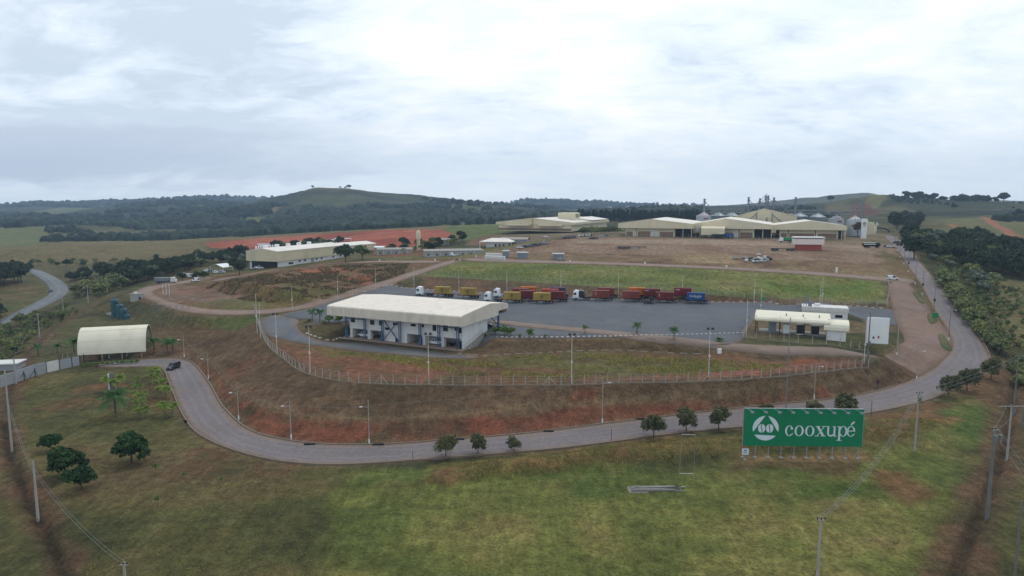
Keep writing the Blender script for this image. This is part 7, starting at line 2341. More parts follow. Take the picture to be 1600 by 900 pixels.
def crown_quads(rng, clumps, per, size, flat=.75, droop=0.0):
    """leaf sprays scattered over the shells of many small clumps"""
    Q, Cc = [], []
    for (cx_, cy_, cz_, r) in clumps:
        tone = rng.uniform(.66, 1.32)
        hue = rng.normal(0, .06)
        n = per
        d = rng.normal(size=(n, 3)); d /= np.linalg.norm(d, axis=1)[:, None]
        d[:, 2] = np.where(d[:, 2] < -.35, -d[:, 2], d[:, 2])
        rad = r * rng.uniform(.55, 1.08, n) ** .6
        p = np.array([cx_, cy_, cz_]) + d * rad[:, None] * np.array([1, 1, flat])
        nrm = d + rng.normal(0, .55, (n, 3)); nrm[:, 2] += .35
        nrm /= np.linalg.norm(nrm, axis=1)[:, None]
        t1 = np.cross(nrm, rng.normal(size=(n, 3))); t1 /= np.linalg.norm(t1, axis=1)[:, None]
        t2 = np.cross(nrm, t1)
        s = size * rng.uniform(.6, 1.35, n)[:, None]
        if droop: p[:, 2] -= droop * rng.uniform(0, 1, n) ** 2
        a = t1 * s; b = t2 * s * rng.uniform(.45, .9, n)[:, None]
        Q.append(np.stack([p - a, p - b * .9, p + a, p + b], 1))
        tt = tone * rng.uniform(.72, 1.3, n)
        Cc.append(np.stack([tt * (1 + hue), tt, tt * (1 - hue)], 1))
    return np.concatenate(Q), np.concatenate(Cc)


def broad_clumps(rng, n, rx, rz, zc, low=-.5, lobes=5):
    """clumps gathered on a few uneven limbs"""
    out = []
    lb = []
    for i in range(lobes):
        a = 2 * math.pi * (i + rng.uniform(-.3, .3)) / lobes
        q = rng.uniform(.25, .6)
        lb.append((math.cos(a) * rx * q, math.sin(a) * rx * q, zc + rz * rng.uniform(-.4, .4), rx * rng.uniform(.42, .62)))
    lb.append((0, 0, zc + rz * rng.uniform(.15, .4), rx * .55))
    for i in range(n):
        c_ = lb[rng.integers(len(lb))]
        d = rng.normal(size=3); d /= np.linalg.norm(d)
        if d[2] < low: d[2] = -d[2]
        k_ = rng.uniform(.5, 1.0)
        out.append((c_[0] + d[0] * c_[3] * k_, c_[1] + d[1] * c_[3] * k_, c_[2] + d[2] * c_[3] * k_ * min(1.1, rz / rx * 1.15), rx * rng.uniform(.15, .27)))
    return out, lb


def trunk_mesh(name, h, r, limbs, mat, rng):
    m = MB()
    lean = (rng.uniform(-.15, .15), rng.uniform(-.15, .15))
    m.path([(0, 0, -.4), (lean[0] * .3, lean[1] * .3, h * .35), (lean[0], lean[1], h)], r, 7, r * .6)
    for x, y, z, q in limbs:
        mx = (x * .45 + lean[0], y * .45 + lean[1], h + (z - h) * .45)
        m.path([(lean[0], lean[1], h * .9), mx, (x, y, z)], r * .5, 5, r * .12)
    o = m.build(name, mat)
    me = o.data
    bpy.data.objects.remove(o)
    return me


TREES = {}


def make_tree(key, kind, seed, rx, rz, h0, nc, per, size, leaf, tr=.2, lobes=5, low=-.5, droop=0.0, flat=.75):
    rng = np.random.default_rng(seed)
    zc = h0 + rz
    cl, lb = broad_clumps(rng, nc, rx, rz, zc, low, lobes)
    q, c_ = crown_quads(rng, cl, per, size, flat, droop)
    TREES.setdefault(key, []).append((kind, leaf_mesh(kind + '_crown', q, c_, LM[leaf]), trunk_mesh(kind + '_trunk', h0 + rz * .4, tr, lb[:5], M['bark'], rng)))


for s in range(3):
    make_tree('road', 'feathery_tree', 10 + s, 1.6 + .18 * s, 1.85 - .1 * s, .6 + .12 * s, 130, 36, .15, 'olive', .11, 7, -.8, .4)
for s in range(3):
    make_tree('garden', 'broadleaf_tree', 20 + s, 2.7, 1.75, .75, 140, 32, .25, 'deep', .18, 7, -.6, .1)
for s in range(5):
    make_tree('wood', 'woodland_tree', 30 + s, 5.0, 3.6, 1.2, 110, 24, .52, 'dark', .32, 6, -.3)
for s in range(2):
    make_tree('green', 'scrub_tree', 40 + s, 4.2, 3.0, .9, 90, 24, .5, 'hedge', .28, 5, -.3)
for s in range(2):
    make_tree('grey', 'silver_leaf_tree', 44 + s, 3.6, 2.8, .8, 80, 24, .45, 'grey', .24, 5, -.3)
for s in range(3):
    make_tree('shrub', 'shrub', 50 + s, 1.7, 1.2, .1, 40, 24, .26, 'hedge', .1, 4, -.2)
for s in range(2):
    make_tree('bush', 'bush', 55 + s, 1.1, .8, .05, 30, 22, .2, 'fresh', .07, 4, -.2)
make_tree('brown', 'brown_leaf_tree', 60, 3.4, 3.6, 1.2, 60, 22, .4, 'brown', .3, 5)
make_tree('sapling', 'sapling', 63, .7, .9, .8, 22, 16, .13, 'fresh', .05, 4)
for s in range(2):
    make_tree('hedge', 'hedge_bush', 66 + s, 2.6, 1.9, .2, 90, 24, .26, 'hedge', .15, 6, -.2)


def make_pine(seed):
    rng = np.random.default_rng(seed)
    cl = []
    for i in range(46):
        z = rng.uniform(.25, 1) ** .8
        r_ = 2.6 * (1.08 - z) * rng.uniform(.4, 1)
        a = rng.uniform(0, 6.28)
        cl.append((r_ * math.cos(a), r_ * math.sin(a), z * 15, .9))
    q, c_ = crown_quads(rng, cl, 16, .6, .6)
    TREES.setdefault('pine', []).append(('pine_tree', leaf_mesh('pine_tree_crown', q, c_, LM['pine']), trunk_mesh('pine_tree_trunk', 13, .22, [], M['bark'], rng)))


for s in range(2): make_pine(80 + s)


def make_palm(key, seed, h, nf, fl, leaf, cluster=1, tr=.16):
    rng = np.random.default_rng(seed)
    Q, Cc = [], []
    tops = []
    tm = MB()
    for k_ in range(cluster):
        a0 = rng.uniform(0, 6.28)
        off = (0, 0) if cluster == 1 else (.45 * math.cos(a0), .45 * math.sin(a0))
        hh = h * rng.uniform(.75, 1.05) if cluster > 1 else h
        top = np.array([off[0] * 2.2, off[1] * 2.2, hh])
        tm.path([(off[0], off[1], -.3), (off[0] * 1.6, off[1] * 1.6, hh * .5), tuple(top)], tr, 7, tr * .7)
        for f in range(nf):
            az = 2 * math.pi * f / nf + rng.uniform(-.2, .2)
            el = rng.uniform(-.35, 1.35)
            L_ = fl * rng.uniform(.8, 1.1)
            d = np.array([math.cos(az), math.sin(az), 0]); side = np.array([-math.sin(az), math.cos(az), 0])
            prev = None
            n = 9
            tone = rng.uniform(.75, 1.25)
            for i in range(n + 1):
                u = i / n
                r_ = L_ * u * math.cos(el * (1 - u * .3)) * (1 - .1 * u)
                z = L_ * (u * math.sin(el) - u * u * (.42 + .28 * math.sin(el)))
                p = top + d * r_ + np.array([0, 0, z])
                if prev is not None:
                    w = fl * .24 * math.sin(math.pi * min(1, (u * .85 + .14)))
                    for s_ in (-1, 1):
                        for q_ in (0.0, .5):
                            o_ = prev + (p - prev) * q_
                            tip_ = o_ + side * s_ * w * rng.uniform(.7, 1.05) + d * w * .45 - np.array([0, 0, w * rng.uniform(.35, .8)])
                            wd = (p - prev) * .24
                            t_ = tone * rng.uniform(.75, 1.25)
                            Q.append(np.stack([o_ - wd * .6, o_ + wd, tip_ + wd * .5, tip_ - wd * .3])); Cc.append((t_, t_, t_))
                prev = p
    o = tm.build('palm_trunk', M['palm_bark']); me = o.data; bpy.data.objects.remove(o)
    TREES.setdefault(key, []).append(('palm_tree', leaf_mesh('palm_crown', np.array(Q), np.array(Cc), LM[leaf]), me))


make_palm('palm', 90, 2.9, 17, 2.5, 'palm')
make_palm('palm', 91, 2.6, 15, 2.2, 'palm')
make_palm('bigpalm', 92, 3.6, 20, 3.5, 'palm', 1, .2)
for s in range(2): make_palm('areca', 93 + s, 2.4, 24, 1.4, 'lime', 3, .06)
make_palm('cycad', 97, .7, 18, 1.9, 'palm', 1, .25)
for k_, s in (('palm', .25),):
    pass


def plant(key, loc, scale, label, cat='tree', group=None, rot=None, rnd=random, name=None, sz=None):
    kind, crown, trunk = rnd.choice(TREES[key])
    t = thing(name or kind, label, cat, tuple(loc), rnd.uniform(0, 6.28) if rot is None else rot, group)
    t.scale = (scale, scale, scale * (sz or 1))
    for nm, me in (('crown' if key not in ('palm', 'bigpalm', 'areca', 'cycad') else 'fronds', crown), ('trunk', trunk)):
        o = bpy.data.objects.new(nm, me); COL.objects.link(o); o.parent = t
    return t


def tree_at(key, px, py, pxh, label, cat='tree', group=None, base_h=None, name=None, rnd=random, sz=None):
    """plant so that its top is sighted pxh pixels above the foot"""
    B = at(px, py)
    h = height_to(B, px, py - pxh)
    return plant(key, B, h / base_h, label, cat, group, None, rnd, name, sz)


random.seed(5)
G = 'feathery trees along the loop road'
for px, py, hpx, lb in ((697, 714, 37, 'round olive tree with its trunk on the road verge, leftmost of the row'), (747, 709, 34, 'slender olive tree second in the row along the road verge'), (803, 705, 28, 'thin sapling like tree at the middle of the road verge'),
                        (1021, 685, 41, 'wide round olive tree with a leaning trunk left of the billboard'), (1072, 675, 42, 'round olive tree in the middle of the three left of the billboard'), (1123, 673, 39, 'round olive tree closest to the left side of the billboard'),
                        (1200, 664, 36, 'olive tree top peeping over the left half of the billboard'), (1275, 662, 38, 'olive tree peeping over the middle of the billboard'), (1320, 656, 45, 'dark round tree rising over the right end of the billboard'),
                        (1482, 620, 36, 'dark feathery tree at the right bend, left of its pair'), (1511, 611, 38, 'dark feathery tree at the right bend, right of its pair'), (1548, 593, 38, 'dark feathery tree at the right end of the bend by the trench')):
    tree_at('road', px, py, hpx, lb, 'tree', G, 4.3 if px != 803 else 5.2)
G = 'dark broadleaf trees on the left lawn'
for px, py, hpx, lb in ((80, 705, 27, 'small dark bushy tree on the left lawn, upper left of the group'), (103, 745, 46, 'widest dark tree of the group on the left lawn'), (128, 765, 35, 'dark tree lowest in the group on the left lawn'), (206, 724, 47, 'dark two lobed tree standing apart on the left lawn')):
    tree_at('garden', px, py, hpx, lb, 'tree', G, 4.3)
for px, py, hpx, lb in ((243, 741, 20, 'thin sapling on the left lawn right of the two lobed tree'), (290, 752, 16, 'thin sapling on bare red soil near the road bend'), (347, 757, 12, 'smallest sapling on the lawn below the road bend'), (246, 793, 22, 'bushy sapling alone in the lower left lawn')):
    tree_at('sapling', px, py, hpx, lb, 'sapling', None, 2.6)
G = 'palms of the entrance garden'
tree_at('bigpalm', 181, 652, 44, 'largest dark green palm on the left lawn', 'palm', G, 4.6)
tree_at('areca', 178, 612, 36, 'yellow green palm behind the dark slab totem', 'palm', G, 3.6, rnd=random)
for i, (px, py, hpx) in enumerate(((213, 600, 20), (215, 612, 22), (218, 628, 30), (220, 638, 26), (222, 652, 32))):
    tree_at('areca', px, py, hpx * .85, 'yellow green clustered palm, %s from the road end in the inner row' % ['first', 'second', 'third', 'fourth', 'fifth'][i], 'palm', G, 3.6)
for i, (px, py, hpx) in enumerate(((242, 588, 26), (246, 598, 28), (251, 608, 26), (255, 622, 32), (262, 652, 40))):
    tree_at('areca', px, py, hpx * .85, 'yellow green clustered palm, %s from the gate in the row beside the road' % ['first', 'second', 'third', 'fourth', 'fifth'][i], 'palm', G, 3.6)
for px, py, hpx, lb in ((241, 552, 27, 'dark palm right of the vaulted canopy, nearest to it'), (262, 553, 26, 'dark palm right of the vaulted canopy, middle one'), (270, 550, 28, 'dark palm right of the vaulted canopy, farthest from it'), (116, 553, 26, 'dark palm at the left end of the vaulted canopy'), (60, 556, 24, 'palm standing left of the canopy on bare ground'), (90, 552, 16, 'small dull palm between the canopy and the left strip')):
    tree_at('palm', px, py, hpx, lb, 'palm', G, 3.9)
G = 'palms and shrubs along the yard'
for px, py, hpx, lb in ((488, 502, 21, 'dark palm left of the office, nearer the drive end'), (500, 503, 22, 'dark palm left of the office, right of its pair'), (914, 522, 15, 'leaning palm at the yard edge, leftmost of the three palms'), (995, 522, 23, 'largest palm at the yard edge, middle of three'), (1053, 530, 24, 'palm at the yard edge, rightmost of three')):
    tree_at('palm', px, py, hpx, lb, 'palm', G, 3.9)
tree_at('cycad', 1124, 534, 9, 'low dark cycad on the yard edge left of the weighbridge', 'palm', G, 1.6)
for px, py, hpx, lb in ((514, 504, 13, 'yellow green young tree left of the office'), (530, 505, 13, 'yellow green young tree closest to the office left end'), (773, 522, 12, 'small fresh green bush right of the office, first'), (788, 524, 17, 'fresh green bush right of the office, fullest one'), (798, 525, 14, 'fresh green bush right of the office, beside the fullest'), (828, 527, 13, 'fresh green young palm like bush alone on the kerb line')):
    tree_at('bush', px, py, hpx, lb, 'bush', G, 1.75)
for px, py in ((759, 526), (812, 528), (852, 528), (483, 504), (505, 506)):
    tree_at('bush', px, py, 6, 'tiny dark clipped shrub on the kerb line of the yard', 'shrub', 'tiny clipped shrubs along the yard kerb', 1.75)
# round trees by the left warehouse
G = 'round trees by the left warehouse'
tree_at('wood', 540, 410, 31, 'dark round tree standing before the right end of the left warehouse', 'tree', G, 9.2)
tree_at('green', 566, 406, 26, 'paler spreading tree beside the dark round one at the left warehouse', 'tree', G, 7.8)
tree_at('wood', 374, 430, 24, 'spreading dark tree at the left end of the left warehouse', 'tree', G, 9.2)
for px, py, lb in ((285, 438, 'small dark round tree left of the white van'), (307, 437, 'small dark tree just right of the white van'), (319, 436, 'small dark bush in front of the carport')):
    tree_at('wood', px, py, 13, lb, 'tree', None, 9.2)
tree_at('brown', 1340, 371, 25, 'brownish dense tree beside the white totem', 'tree', None, 8.6)
tree_at('wood', 1428, 405, 38, 'flat crowned dark tree with a bent trunk beside the right hand road', 'tree', None, 9.0)

# ---- hedge before the widest warehouse, hedge along the right-hand road
random.seed(9)
for i in range(13):
    px = 910 + i * 4.6
    tree_at('hedge', px, 366.5 - i * .15, 12 + random.uniform(-1, 1), 'clipped dark green bush of the dense row beside the widest warehouse', 'bush', 'bushes of the row beside the widest warehouse', 4.2)
hl = [(1474, 440), (1482, 452), (1490, 465), (1498, 476), (1506, 488), (1514, 498), (1524, 510), (1534, 521), (1545, 533), (1556, 545), (1566, 555)]
for i, (px, py) in enumerate(resample([(float(a), float(b)) for a, b in hl], 8.5)):
    tree_at('hedge', px + random.uniform(-2, 2), py, 24 + random.uniform(-5, 5), 'rounded bush of the tall hedge along the right hand road', 'bush', 'bushes of the hedge along the right hand road', 4.2)
for i in range(12):
    px = 130 + i * 7.6
    tree_at('bush', px, 573.5 - i * .55, 6.5, 'low green shrub in the bed under the vaulted canopy edge', 'shrub', 'low shrubs under the vaulted canopy edge', 1.75)


def scatter(poly_px, spacing, seed, ymax=900, n_try=9000, depth=None):
    """world points spread over a surveyed patch with a least distance between them"""
    rng = random.Random(seed)
    ctr = [at(*p) for p in poly_px]
    x0, x1 = min(c_.x for c_ in ctr), max(c_.x for c_ in ctr)
    y0, y1 = min(c_.y for c_ in ctr), min(ymax, max(c_.y for c_ in ctr))
    got = []; cells = {}
    X = np.array([rng.uniform(x0, x1) for _ in range(n_try)]); Y = np.array([rng.uniform(y0, y1) for _ in range(n_try)])
    Z = sample(GZ, X, Y)
    px, py = project(X, Y, Z)
    ok = inside(px, py, poly_px)
    for x, y, z in zip(X[ok], Y[ok], Z[ok]):
        k_ = (int(x // spacing), int(y // spacing))
        if any((x - a) ** 2 + (y - b) ** 2 < spacing ** 2 for i in (-1, 0, 1) for j in (-1, 0, 1) for a, b, _ in cells.get((k_[0] + i, k_[1] + j), [])):
            continue
        cells.setdefault(k_, []).append((x, y, z)); got.append((float(x), float(y), float(z)))
    return got


def grove(poly, spacing, seed, keys, label, group, smin=.7, smax=1.2, cat='tree', lim=90, ymax=900):
    rng = random.Random(seed)
    pts = sorted(scatter(poly, spacing, seed, ymax), key=lambda p: p[1])[:lim]
    for x, y, z in pts:
        plant(rng.choice(keys), (x, y, z - .2), rng.uniform(smin, smax), label, cat, group, None, rng, None, rng.uniform(.85, 1.2))
    return len(pts)


N_TREES = {}
N_TREES['l1'] = grove([(140, 418), (200, 412), (300, 402), (385, 392), (390, 415), (330, 412), (270, 432), (235, 438), (205, 446), (165, 440)], 7.0, 1, ['wood', 'wood', 'wood', 'green', 'grey'], 'dark broadleaf tree in the woodland left of the beige warehouse', 'woodland left of the beige warehouse', .65, 1.1, lim=100)
N_TREES['l2'] = grove([(-60, 400), (30, 402), (40, 440), (-20, 455), (-60, 450)], 9, 2, ['wood'], 'dark tree in the clump at the left edge beside the highway', 'tree clump beside the highway', .9, 1.5, lim=16)
N_TREES['l3'] = grove([(-40, 470), (6, 480), (8, 500), (-40, 505)], 7, 3, ['wood', 'green'], 'dark tree at the left edge below the highway', 'trees at the left edge below the highway', .6, .9, lim=8)
N_TREES['l4'] = grove([(108, 428), (135, 425), (138, 437), (110, 440)], 6, 4, ['wood', 'green'], 'dark rounded tree in the small clump right of the highway bend', 'small clump right of the highway bend', .6, .9, lim=8)
N_TREES['l5'] = grove([(40, 412), (130, 405), (240, 400), (245, 404), (130, 416), (50, 418)], 9, 5, ['wood', 'green', 'shrub'], 'tree in the broken line below the tan meadow', 'tree line below the tan meadow', .4, .8, lim=26)
N_TREES['l6'] = grove([(-40, 505), (50, 478), (110, 468), (120, 490), (60, 520), (20, 560), (-40, 575)], 4.2, 6, ['shrub', 'shrub', 'bush', 'shrub', 'hedge'], 'rough shrub on the overgrown slope above the left boundary strip', 'shrubs on the overgrown left slope', .5, 1.1, 'shrub', 110)
N_TREES['l7'] = grove([(112, 440), (150, 440), (200, 446), (160, 465), (115, 465)], 5.5, 7, ['shrub', 'green', 'shrub'], 'rough shrub between the highway bend and the tanks', 'shrubs between highway and tanks', .6, 1.1, 'shrub', 40)
N_TREES['r1'] = grove([(1402, 362), (1450, 362), (1500, 372), (1560, 385), (1610, 396), (1660, 400), (1660, 446), (1560, 432), (1520, 430), (1490, 415), (1450, 402), (1425, 388)], 7.5, 8, ['wood'] * 5 + ['green', 'grey'], 'dark broadleaf tree in the woodland right of the straight road', 'woodland right of the straight road', .75, 1.25, lim=120)
N_TREES['r2'] = grove([(1455, 408), (1490, 418), (1520, 432), (1560, 440), (1545, 462), (1500, 440), (1470, 425)], 5, 9, ['green', 'shrub', 'shrub', 'grey', 'shrub'], 'lighter green shrub between the woodland and the road hedge', 'shrubs between woodland and road hedge', .6, 1.0, 'shrub', 70)
N_TREES['r3'] = grove([(1500, 455), (1560, 450), (1640, 460), (1640, 540), (1590, 545), (1545, 505)], 3.6, 10, ['shrub', 'bush', 'shrub', 'shrub'], 'olive green shrub in the thicket right of the road hedge', 'thicket right of the road hedge', .5, 1.05, 'shrub', 150)
N_TREES['r4'] = grove([(1394, 338), (1425, 336), (1440, 350), (1425, 360), (1398, 358)], 12, 11, ['wood'], 'dark tree beside the road where it climbs beyond the plant', 'trees by the road beyond the plant', .9, 1.4, lim=18, ymax=900)
N_TREES['m1'] = grove([(690, 388), (735, 374), (725, 366), (708, 372), (640, 388), (600, 392), (600, 396), (690, 396)], 8, 12, ['wood', 'green', 'shrub'], 'tree in the dark strip between the red field and the grey blocks', 'tree strip between red field and grey blocks', .4, .8, lim=40)
N_TREES['m2'] = grove([(425, 384), (480, 380), (520, 378), (535, 384), (470, 390), (430, 392)], 9, 13, ['wood', 'green'], 'dark tree behind the roof of the left warehouse', 'trees behind the left warehouse', .6, .9, lim=22)
N_TREES['r5'] = grove([(1570, 572), (1604, 560), (1640, 600), (1640, 640), (1592, 600)], 4, 14, ['hedge', 'shrub'], 'dense bush at the right edge beyond the trench', 'bushes at the right edge beyond the trench', .7, 1.2, 'bush', 14)
def crest(px, d0, d1):
    """where the skyline stands along a bearing"""
    D = np.arange(d0, d1, 10.0)
    ax, _ = ray(px, 312)
    e = (sample(GZ, ax * D, D) - CAM_H) / D
    i = int(np.argmax(e))
    return float(ax * D[i]), float(D[i])


# single trees standing out on the ridges and meadows
for i, (px, py, D, s, lb) in enumerate(((489, 293.5, 1900, 1.0, 'flat topped tree at the left end of the central hill summit'), (532, 294, 1900, .7, 'small tree on the central hill summit, left of the tallest'), (540, 294, 1900, .7, 'small tree on the central hill summit, middle one'), (546, 294.5, 1900, 1.3, 'tallest tree on the central hill summit'),
                                        (666, 317, 1850, 1.9, 'large round tree on the ridge line right of the central hill'), (679, 318, 1850, 1.5, 'round tree on the ridge line beside the largest one'), (697, 318.5, 1850, 1.1, 'smaller round tree farther right on the ridge line'), (722, 319, 1850, 1.5, 'round tree at the wooded end of the ridge line'),
                                        (1568, 319, 1150, 2.1, 'big dark tree on the right skyline standing apart'), (1298, 321, 1600, 1.7, 'dark tree on the skyline behind the elevators'), (1585, 347, 800, 1.0, 'small round tree in the field on the far right'), (1492, 322, 1050, .9, 'dark tree on the far right hillside'))):
    X, Y = crest(px, D - 150, D + 120) if py < 322 else PD(px, py, D)[:2]
    z = hgt(X, Y)
    t = plant('wood', (X, Y, z - 1), s, lb, 'tree', None)
for i in range(38):
    px = [1412, 1420, 1428, 1436, 1444, 1452, 1458, 1474, 1481, 1486, 1490, 1494, 1499, 1503, 1508, 1513, 1519, 1525, 1531, 1537, 1541, 1545][i % 22] + random.uniform(-3, 3)
    X, Y = crest(px, 1000, 1300)
    Y += random.uniform(-25, 0)
    plant('wood', (X, Y, hgt(X, Y) - 2.5), random.uniform(.9, 1.7), 'dark tree in the row along the right hand skyline', 'tree', 'tree row on the right hand skyline')


# ---- far woods: one mass of rough crowns
def woods(name, patches, seed, mat_cols):
    rng = np.random.default_rng(seed)
    base = []
    # one rough crown: displaced upper dome
    nb = 4
    shapes = []
    for k_ in range(nb):
        vs = [(0, 0, 1.0 + rng.uniform(-.1, .2))]
        for j, (el, n) in enumerate(((.95, 5), (.42, 7), (-.25, 7))):
            for i in range(n):
                a = 2 * math.pi * (i + .5 * (j % 2)) / n
                r_ = math.cos(el) * rng.uniform(.72, 1.22)
                vs.append((r_ * math.cos(a), r_ * math.sin(a), math.sin(el) * rng.uniform(.8, 1.25)))
        fs = [(0, 1 + i, 1 + (i + 1) % 5) for i in range(5)]
        def band(a0, na, b0, nb_):
            out = []; i = j = 0
            while i < na or j < nb_:
                if j >= nb_ or (i < na and (i + 1) / na <= (j + 1) / nb_):
                    out.append((a0 + i % na, b0 + j % nb_, a0 + (i + 1) % na)); i += 1
                else:
                    out.append((a0 + i % na, b0 + j % nb_, b0 + (j + 1) % nb_)); j += 1
            return out
        fs += band(1, 5, 6, 7) + band(6, 7, 13, 7)
        shapes.append((np.array(vs), np.array(fs)))
    V, F, Cc = [], [], []
    off = 0
    total = 0
    for poly, spacing, size, keep, dmin, dmax in patches:
        px0, px1 = min(p[0] for p in poly), max(p[0] for p in poly)
        # candidates on a jittered lattice in world space
        x0, x1 = (px0 - 800) / FOC, (px1 - 800) / FOC
        ys = np.arange(dmin, dmax, spacing)
        xs = np.arange(min(x0 * dmax, x0 * dmin), max(x1 * dmax, x1 * dmin), spacing)
        X, Y = np.meshgrid(xs, ys); X = X.ravel() + rng.uniform(-.45, .45, X.size) * spacing; Y = Y.ravel() + rng.uniform(-.45, .45, Y.size) * spacing
        Z = sample(GZ, X, Y)
        px, py = project(X, Y, Z)
        gap = fbm(X, Y, 130, 3, 55)
        ok = inside(px, py, poly) & (gap < keep) & (rng.uniform(0, 1, X.size) < .93)
        for x, y, z in zip(X[ok], Y[ok], Z[ok]):
            vs, fs = shapes[rng.integers(nb)]
            s = size * rng.uniform(.6, 1.25)
            a = rng.uniform(0, 6.28); ca, sa = math.cos(a), math.sin(a)
            P_ = np.empty_like(vs)
            P_[:, 0] = (vs[:, 0] * ca - vs[:, 1] * sa) * s + x; P_[:, 1] = (vs[:, 0] * sa + vs[:, 1] * ca) * s + y
            P_[:, 2] = vs[:, 2] * s * rng.uniform(.8, 1.4) + z + s * .25
            V.append(P_); F.append(fs + off); off += len(vs)
            t_ = rng.uniform(.6, 1.35) * (.55 + .9 * float(vnoise(np.array([x / 70.]), np.array([y / 70.]), 5)[0])); h_ = rng.normal(0, .06)
            Cc.append(np.tile([t_ * (1 + h_), t_, t_ * (1 - h_)], (len(vs), 1)))
            total += 1
    V = np.concatenate(V).astype(np.float32); F = np.concatenate(F).astype(np.int32); Cc = np.concatenate(Cc).astype(np.float32)
    me = bpy.data.meshes.new(name)
    me.vertices.add(len(V)); me.vertices.foreach_set('co', V.ravel())
    me.loops.add(F.size); me.loops.foreach_set('vertex_index', F.ravel())
    me.polygons.add(len(F)); me.polygons.foreach_set('loop_start', np.arange(0, F.size, 3, dtype=np.int32)); me.polygons.foreach_set('loop_total', np.full(len(F), 3, np.int32))
    at2 = me.color_attributes.new('leaf', 'FLOAT_COLOR', 'POINT')
    c4 = np.ones((len(V), 4), np.float32); c4[:, :3] = Cc
    at2.data.foreach_set('color', c4.ravel())
    me.materials.append(mat_cols); me.update(); me.validate()
    o = bpy.data.objects.new(name, me); COL.objects.link(o)
    props(o, kind='stuff')
    print(name, total)
    return o


FAR = leaf_mat('far_wood_leaves', slin(46, 57, 46), 0)
woods('far_woods', [
    ([(-120, 384), (60, 382), (78, 372), (70, 356), (-120, 356), (-120, 340), (60, 344), (330, 340), (400, 352), (440, 338), (560, 326), (640, 322), (760, 328), (840, 330), (900, 340), (900, 348), (760, 350), (690, 353), (560, 360), (430, 367), (320, 375), (200, 382), (60, 388), (-120, 388)], 10.5, 6.6, .57, 880, 1750),
    ([(180, 326), (200, 318), (260, 313), (330, 313), (380, 320), (380, 330)], 15, 8, .60, 2150, 2600),
    ([(-120, 338), (60, 338), (100, 343), (190, 332), (300, 328), (380, 322), (440, 322), (470, 328), (560, 330), (640, 330), (760, 333), (800, 330), (800, 345), (440, 345), (330, 342), (200, 346), (-120, 346)], 14, 8.5, .56, 1500, 2700),
    ([(-60, 316), (120, 316), (220, 310), (300, 305), (440, 304), (470, 316), (300, 322), (200, 330), (-60, 332)], 24, 10, .56, 3000, 4000),
    ([(760, 331), (900, 338), (960, 326), (1040, 328), (1100, 330), (1100, 345), (900, 347), (780, 345)], 11, 7.5, .60, 950, 2100),
    ([(1095, 330), (1290, 326), (1330, 330), (1330, 345), (1095, 350)], 11, 5.5, .5, 900, 1500),
    ([(1385, 334), (1440, 330), (1610, 338), (1610, 345), (1440, 352), (1400, 350)], 10, 5.5, .55, 640, 1000),
    ([(600, 316), (760, 318), (820, 300), (1100, 300), (1100, 322), (760, 330), (640, 326)], 22, 9, .47, 1750, 4000),
    ([(420, 330), (450, 316), (470, 304), (540, 303), (600, 312), (660, 322), (700, 330), (560, 330)], 13, 5.5, .47, 1600, 1900),
    ([(1385, 306), (1480, 312), (1600, 318), (1600, 326), (1440, 326), (1400, 318)], 12, 2.6, .46, 1050, 1300),
], 3, FAR)
PIN = leaf_mat('far_pine_needles', slin(34, 46, 38), 0)
random.seed(21)
pts = []
for i in range(110):
    px = 905 + (i % 55) * 3.5 + random.uniform(-1.5, 1.5)
    X, Y, _ = PD(px, 344, 880 + (i // 55) * 18 + random.uniform(-8, 8))
    plant('pine', (X, Y, hgt(X, Y) - .5), random.uniform(.75, 1.15), 'dark pine in the plantation belt behind the warehouses', 'tree', 'pine belt behind the warehouses')


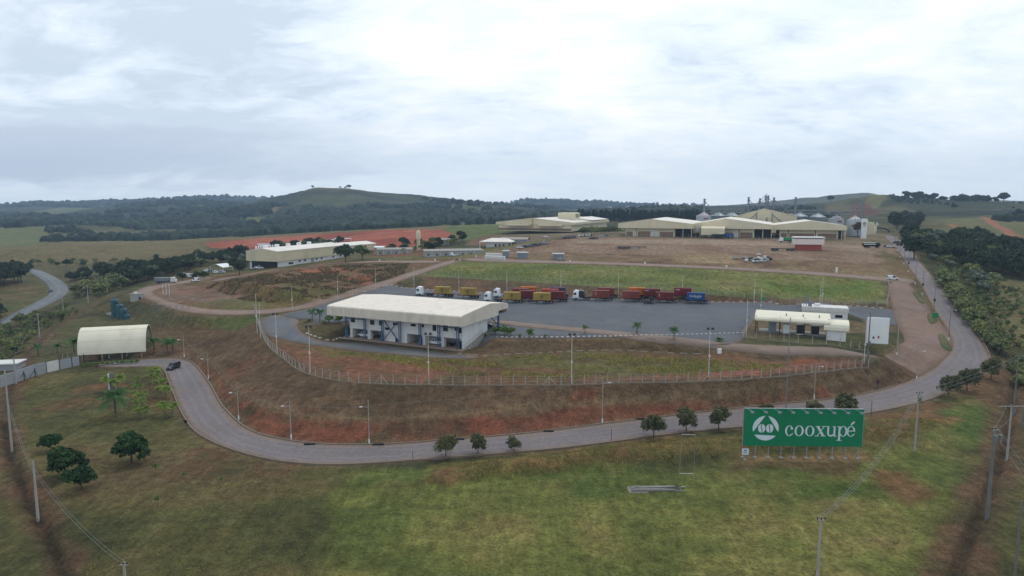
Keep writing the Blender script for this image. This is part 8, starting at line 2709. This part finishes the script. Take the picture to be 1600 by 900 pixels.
# ---- rough grass: blades on the berm, the lawn and the banks
def grass(name, region, n, h, w, leaf, seed, thin=None, tuft=1):
    rng = np.random.default_rng(seed)
    ctr = [at(*p) for p in region]
    x0, x1 = min(c_.x for c_ in ctr), max(c_.x for c_ in ctr); y0, y1 = min(c_.y for c_ in ctr), max(c_.y for c_ in ctr)
    X = rng.uniform(x0, x1, n // tuft); Y = rng.uniform(y0, y1, n // tuft)
    X = np.repeat(X, tuft); Y = np.repeat(Y, tuft); n = len(X)
    X = X + rng.normal(0, .13 if tuft > 1 else 1e-6, n); Y = Y + rng.normal(0, .13 if tuft > 1 else 1e-6, n)
    Z = sample(GZ, X, Y)
    px, py = project(X, Y, Z)
    ok = inside(px, py, region) & (fbm(X, Y, 5, 3, seed) > (thin or .0))
    for poly in SHEETS:
        ok &= ~inside(X, Y, poly)
    X, Y, Z = X[ok], Y[ok], Z[ok]
    m = len(X)
    a = rng.uniform(0, 6.28, m); hh = h * rng.uniform(.4, 1.3, m); ww = w * rng.uniform(.6, 1.4, m)
    lean = rng.uniform(.1, .8, m) * hh; la = rng.uniform(0, 6.28, m)
    c_ = np.stack([X, Y, Z - .05], 1)
    sd = np.stack([np.cos(a) * ww, np.sin(a) * ww, np.zeros(m)], 1)
    tp = c_ + np.stack([np.cos(la) * lean, np.sin(la) * lean, hh], 1)
    Q = np.stack([c_ - sd, c_ + sd, tp + sd * .5, tp - sd * .5], 1)
    t_ = rng.uniform(.6, 1.4, m); hu = (fbm(X, Y, 7, 3, seed + 1) - .5) * .25
    o = bpy.data.objects.new(name, leaf_mesh(name, Q, np.stack([t_ * (1 + hu), t_, t_ * (1 - hu)], 1), LM[leaf])); COL.objects.link(o)
    props(o, kind='stuff')
    return o


grass('tall_dry_grass', [(640, 755), (700, 728), (860, 708), (1000, 692), (1160, 678), (1320, 666), (1460, 650), (1500, 650), (1440, 680), (1300, 700), (1180, 712), (1060, 716), (900, 734), (760, 752)], 90000, .26, .06, 'dry', 5, .42, 7)
grass('meadow_grass', [(500, 730), (640, 726), (1000, 690), (1480, 650), (1500, 700), (1470, 960), (100, 960), (200, 780), (420, 745)], 100000, .16, .045, 'tuft', 6, .40, 9)
grass('bank_grass', [(478, 545), (700, 563), (860, 552), (1000, 556), (1230, 570), (1190, 588), (900, 592), (760, 590), (560, 560)], 40000, .4, .09, 'tuft', 7, .52)
grass('bank_straw', [(300, 510), (400, 490), (432, 553), (545, 597), (860, 601), (1240, 583), (1380, 575), (1420, 590), (1160, 635), (800, 670), (500, 690), (380, 655), (320, 585)], 90000, .16, .06, 'straw', 8, .44)
grass('hillside_scrub', [(340, 442), (400, 430), (540, 414), (640, 412), (630, 430), (540, 458), (440, 474), (380, 470), (320, 450)], 60000, .55, .16, 'straw', 9, .46, 6)
grass('field_grass', [(660, 431), (720, 409), (1000, 416), (1200, 425), (1386, 440), (1384, 472), (1200, 463), (900, 445)], 60000, .3, .14, 'tuft', 10, .5, 8)
# ------------------------------------------------------------------ the air: thin even haze over the whole valley
hb = MB().box(-5400, 5400, -150, 4420, float(GZ.min()) - 1.5, 320)
hm = bpy.data.materials.new('haze_air'); hm.use_nodes = True
ht = hm.node_tree; ht.nodes.clear()
ho = ht.nodes.new('ShaderNodeOutputMaterial'); hv = ht.nodes.new('ShaderNodeVolumePrincipled')
hv.inputs['Color'].default_value = (.55, .75, 1.0, 1)
hv.inputs['Density'].default_value = 0.00013
hv.inputs['Anisotropy'].default_value = 0.0
ht.links.new(hv.outputs[0], ho.inputs['Volume'])
haze = hb.build('haze', hm)
haze.display_type = 'WIRE'
props(haze, kind='stuff')
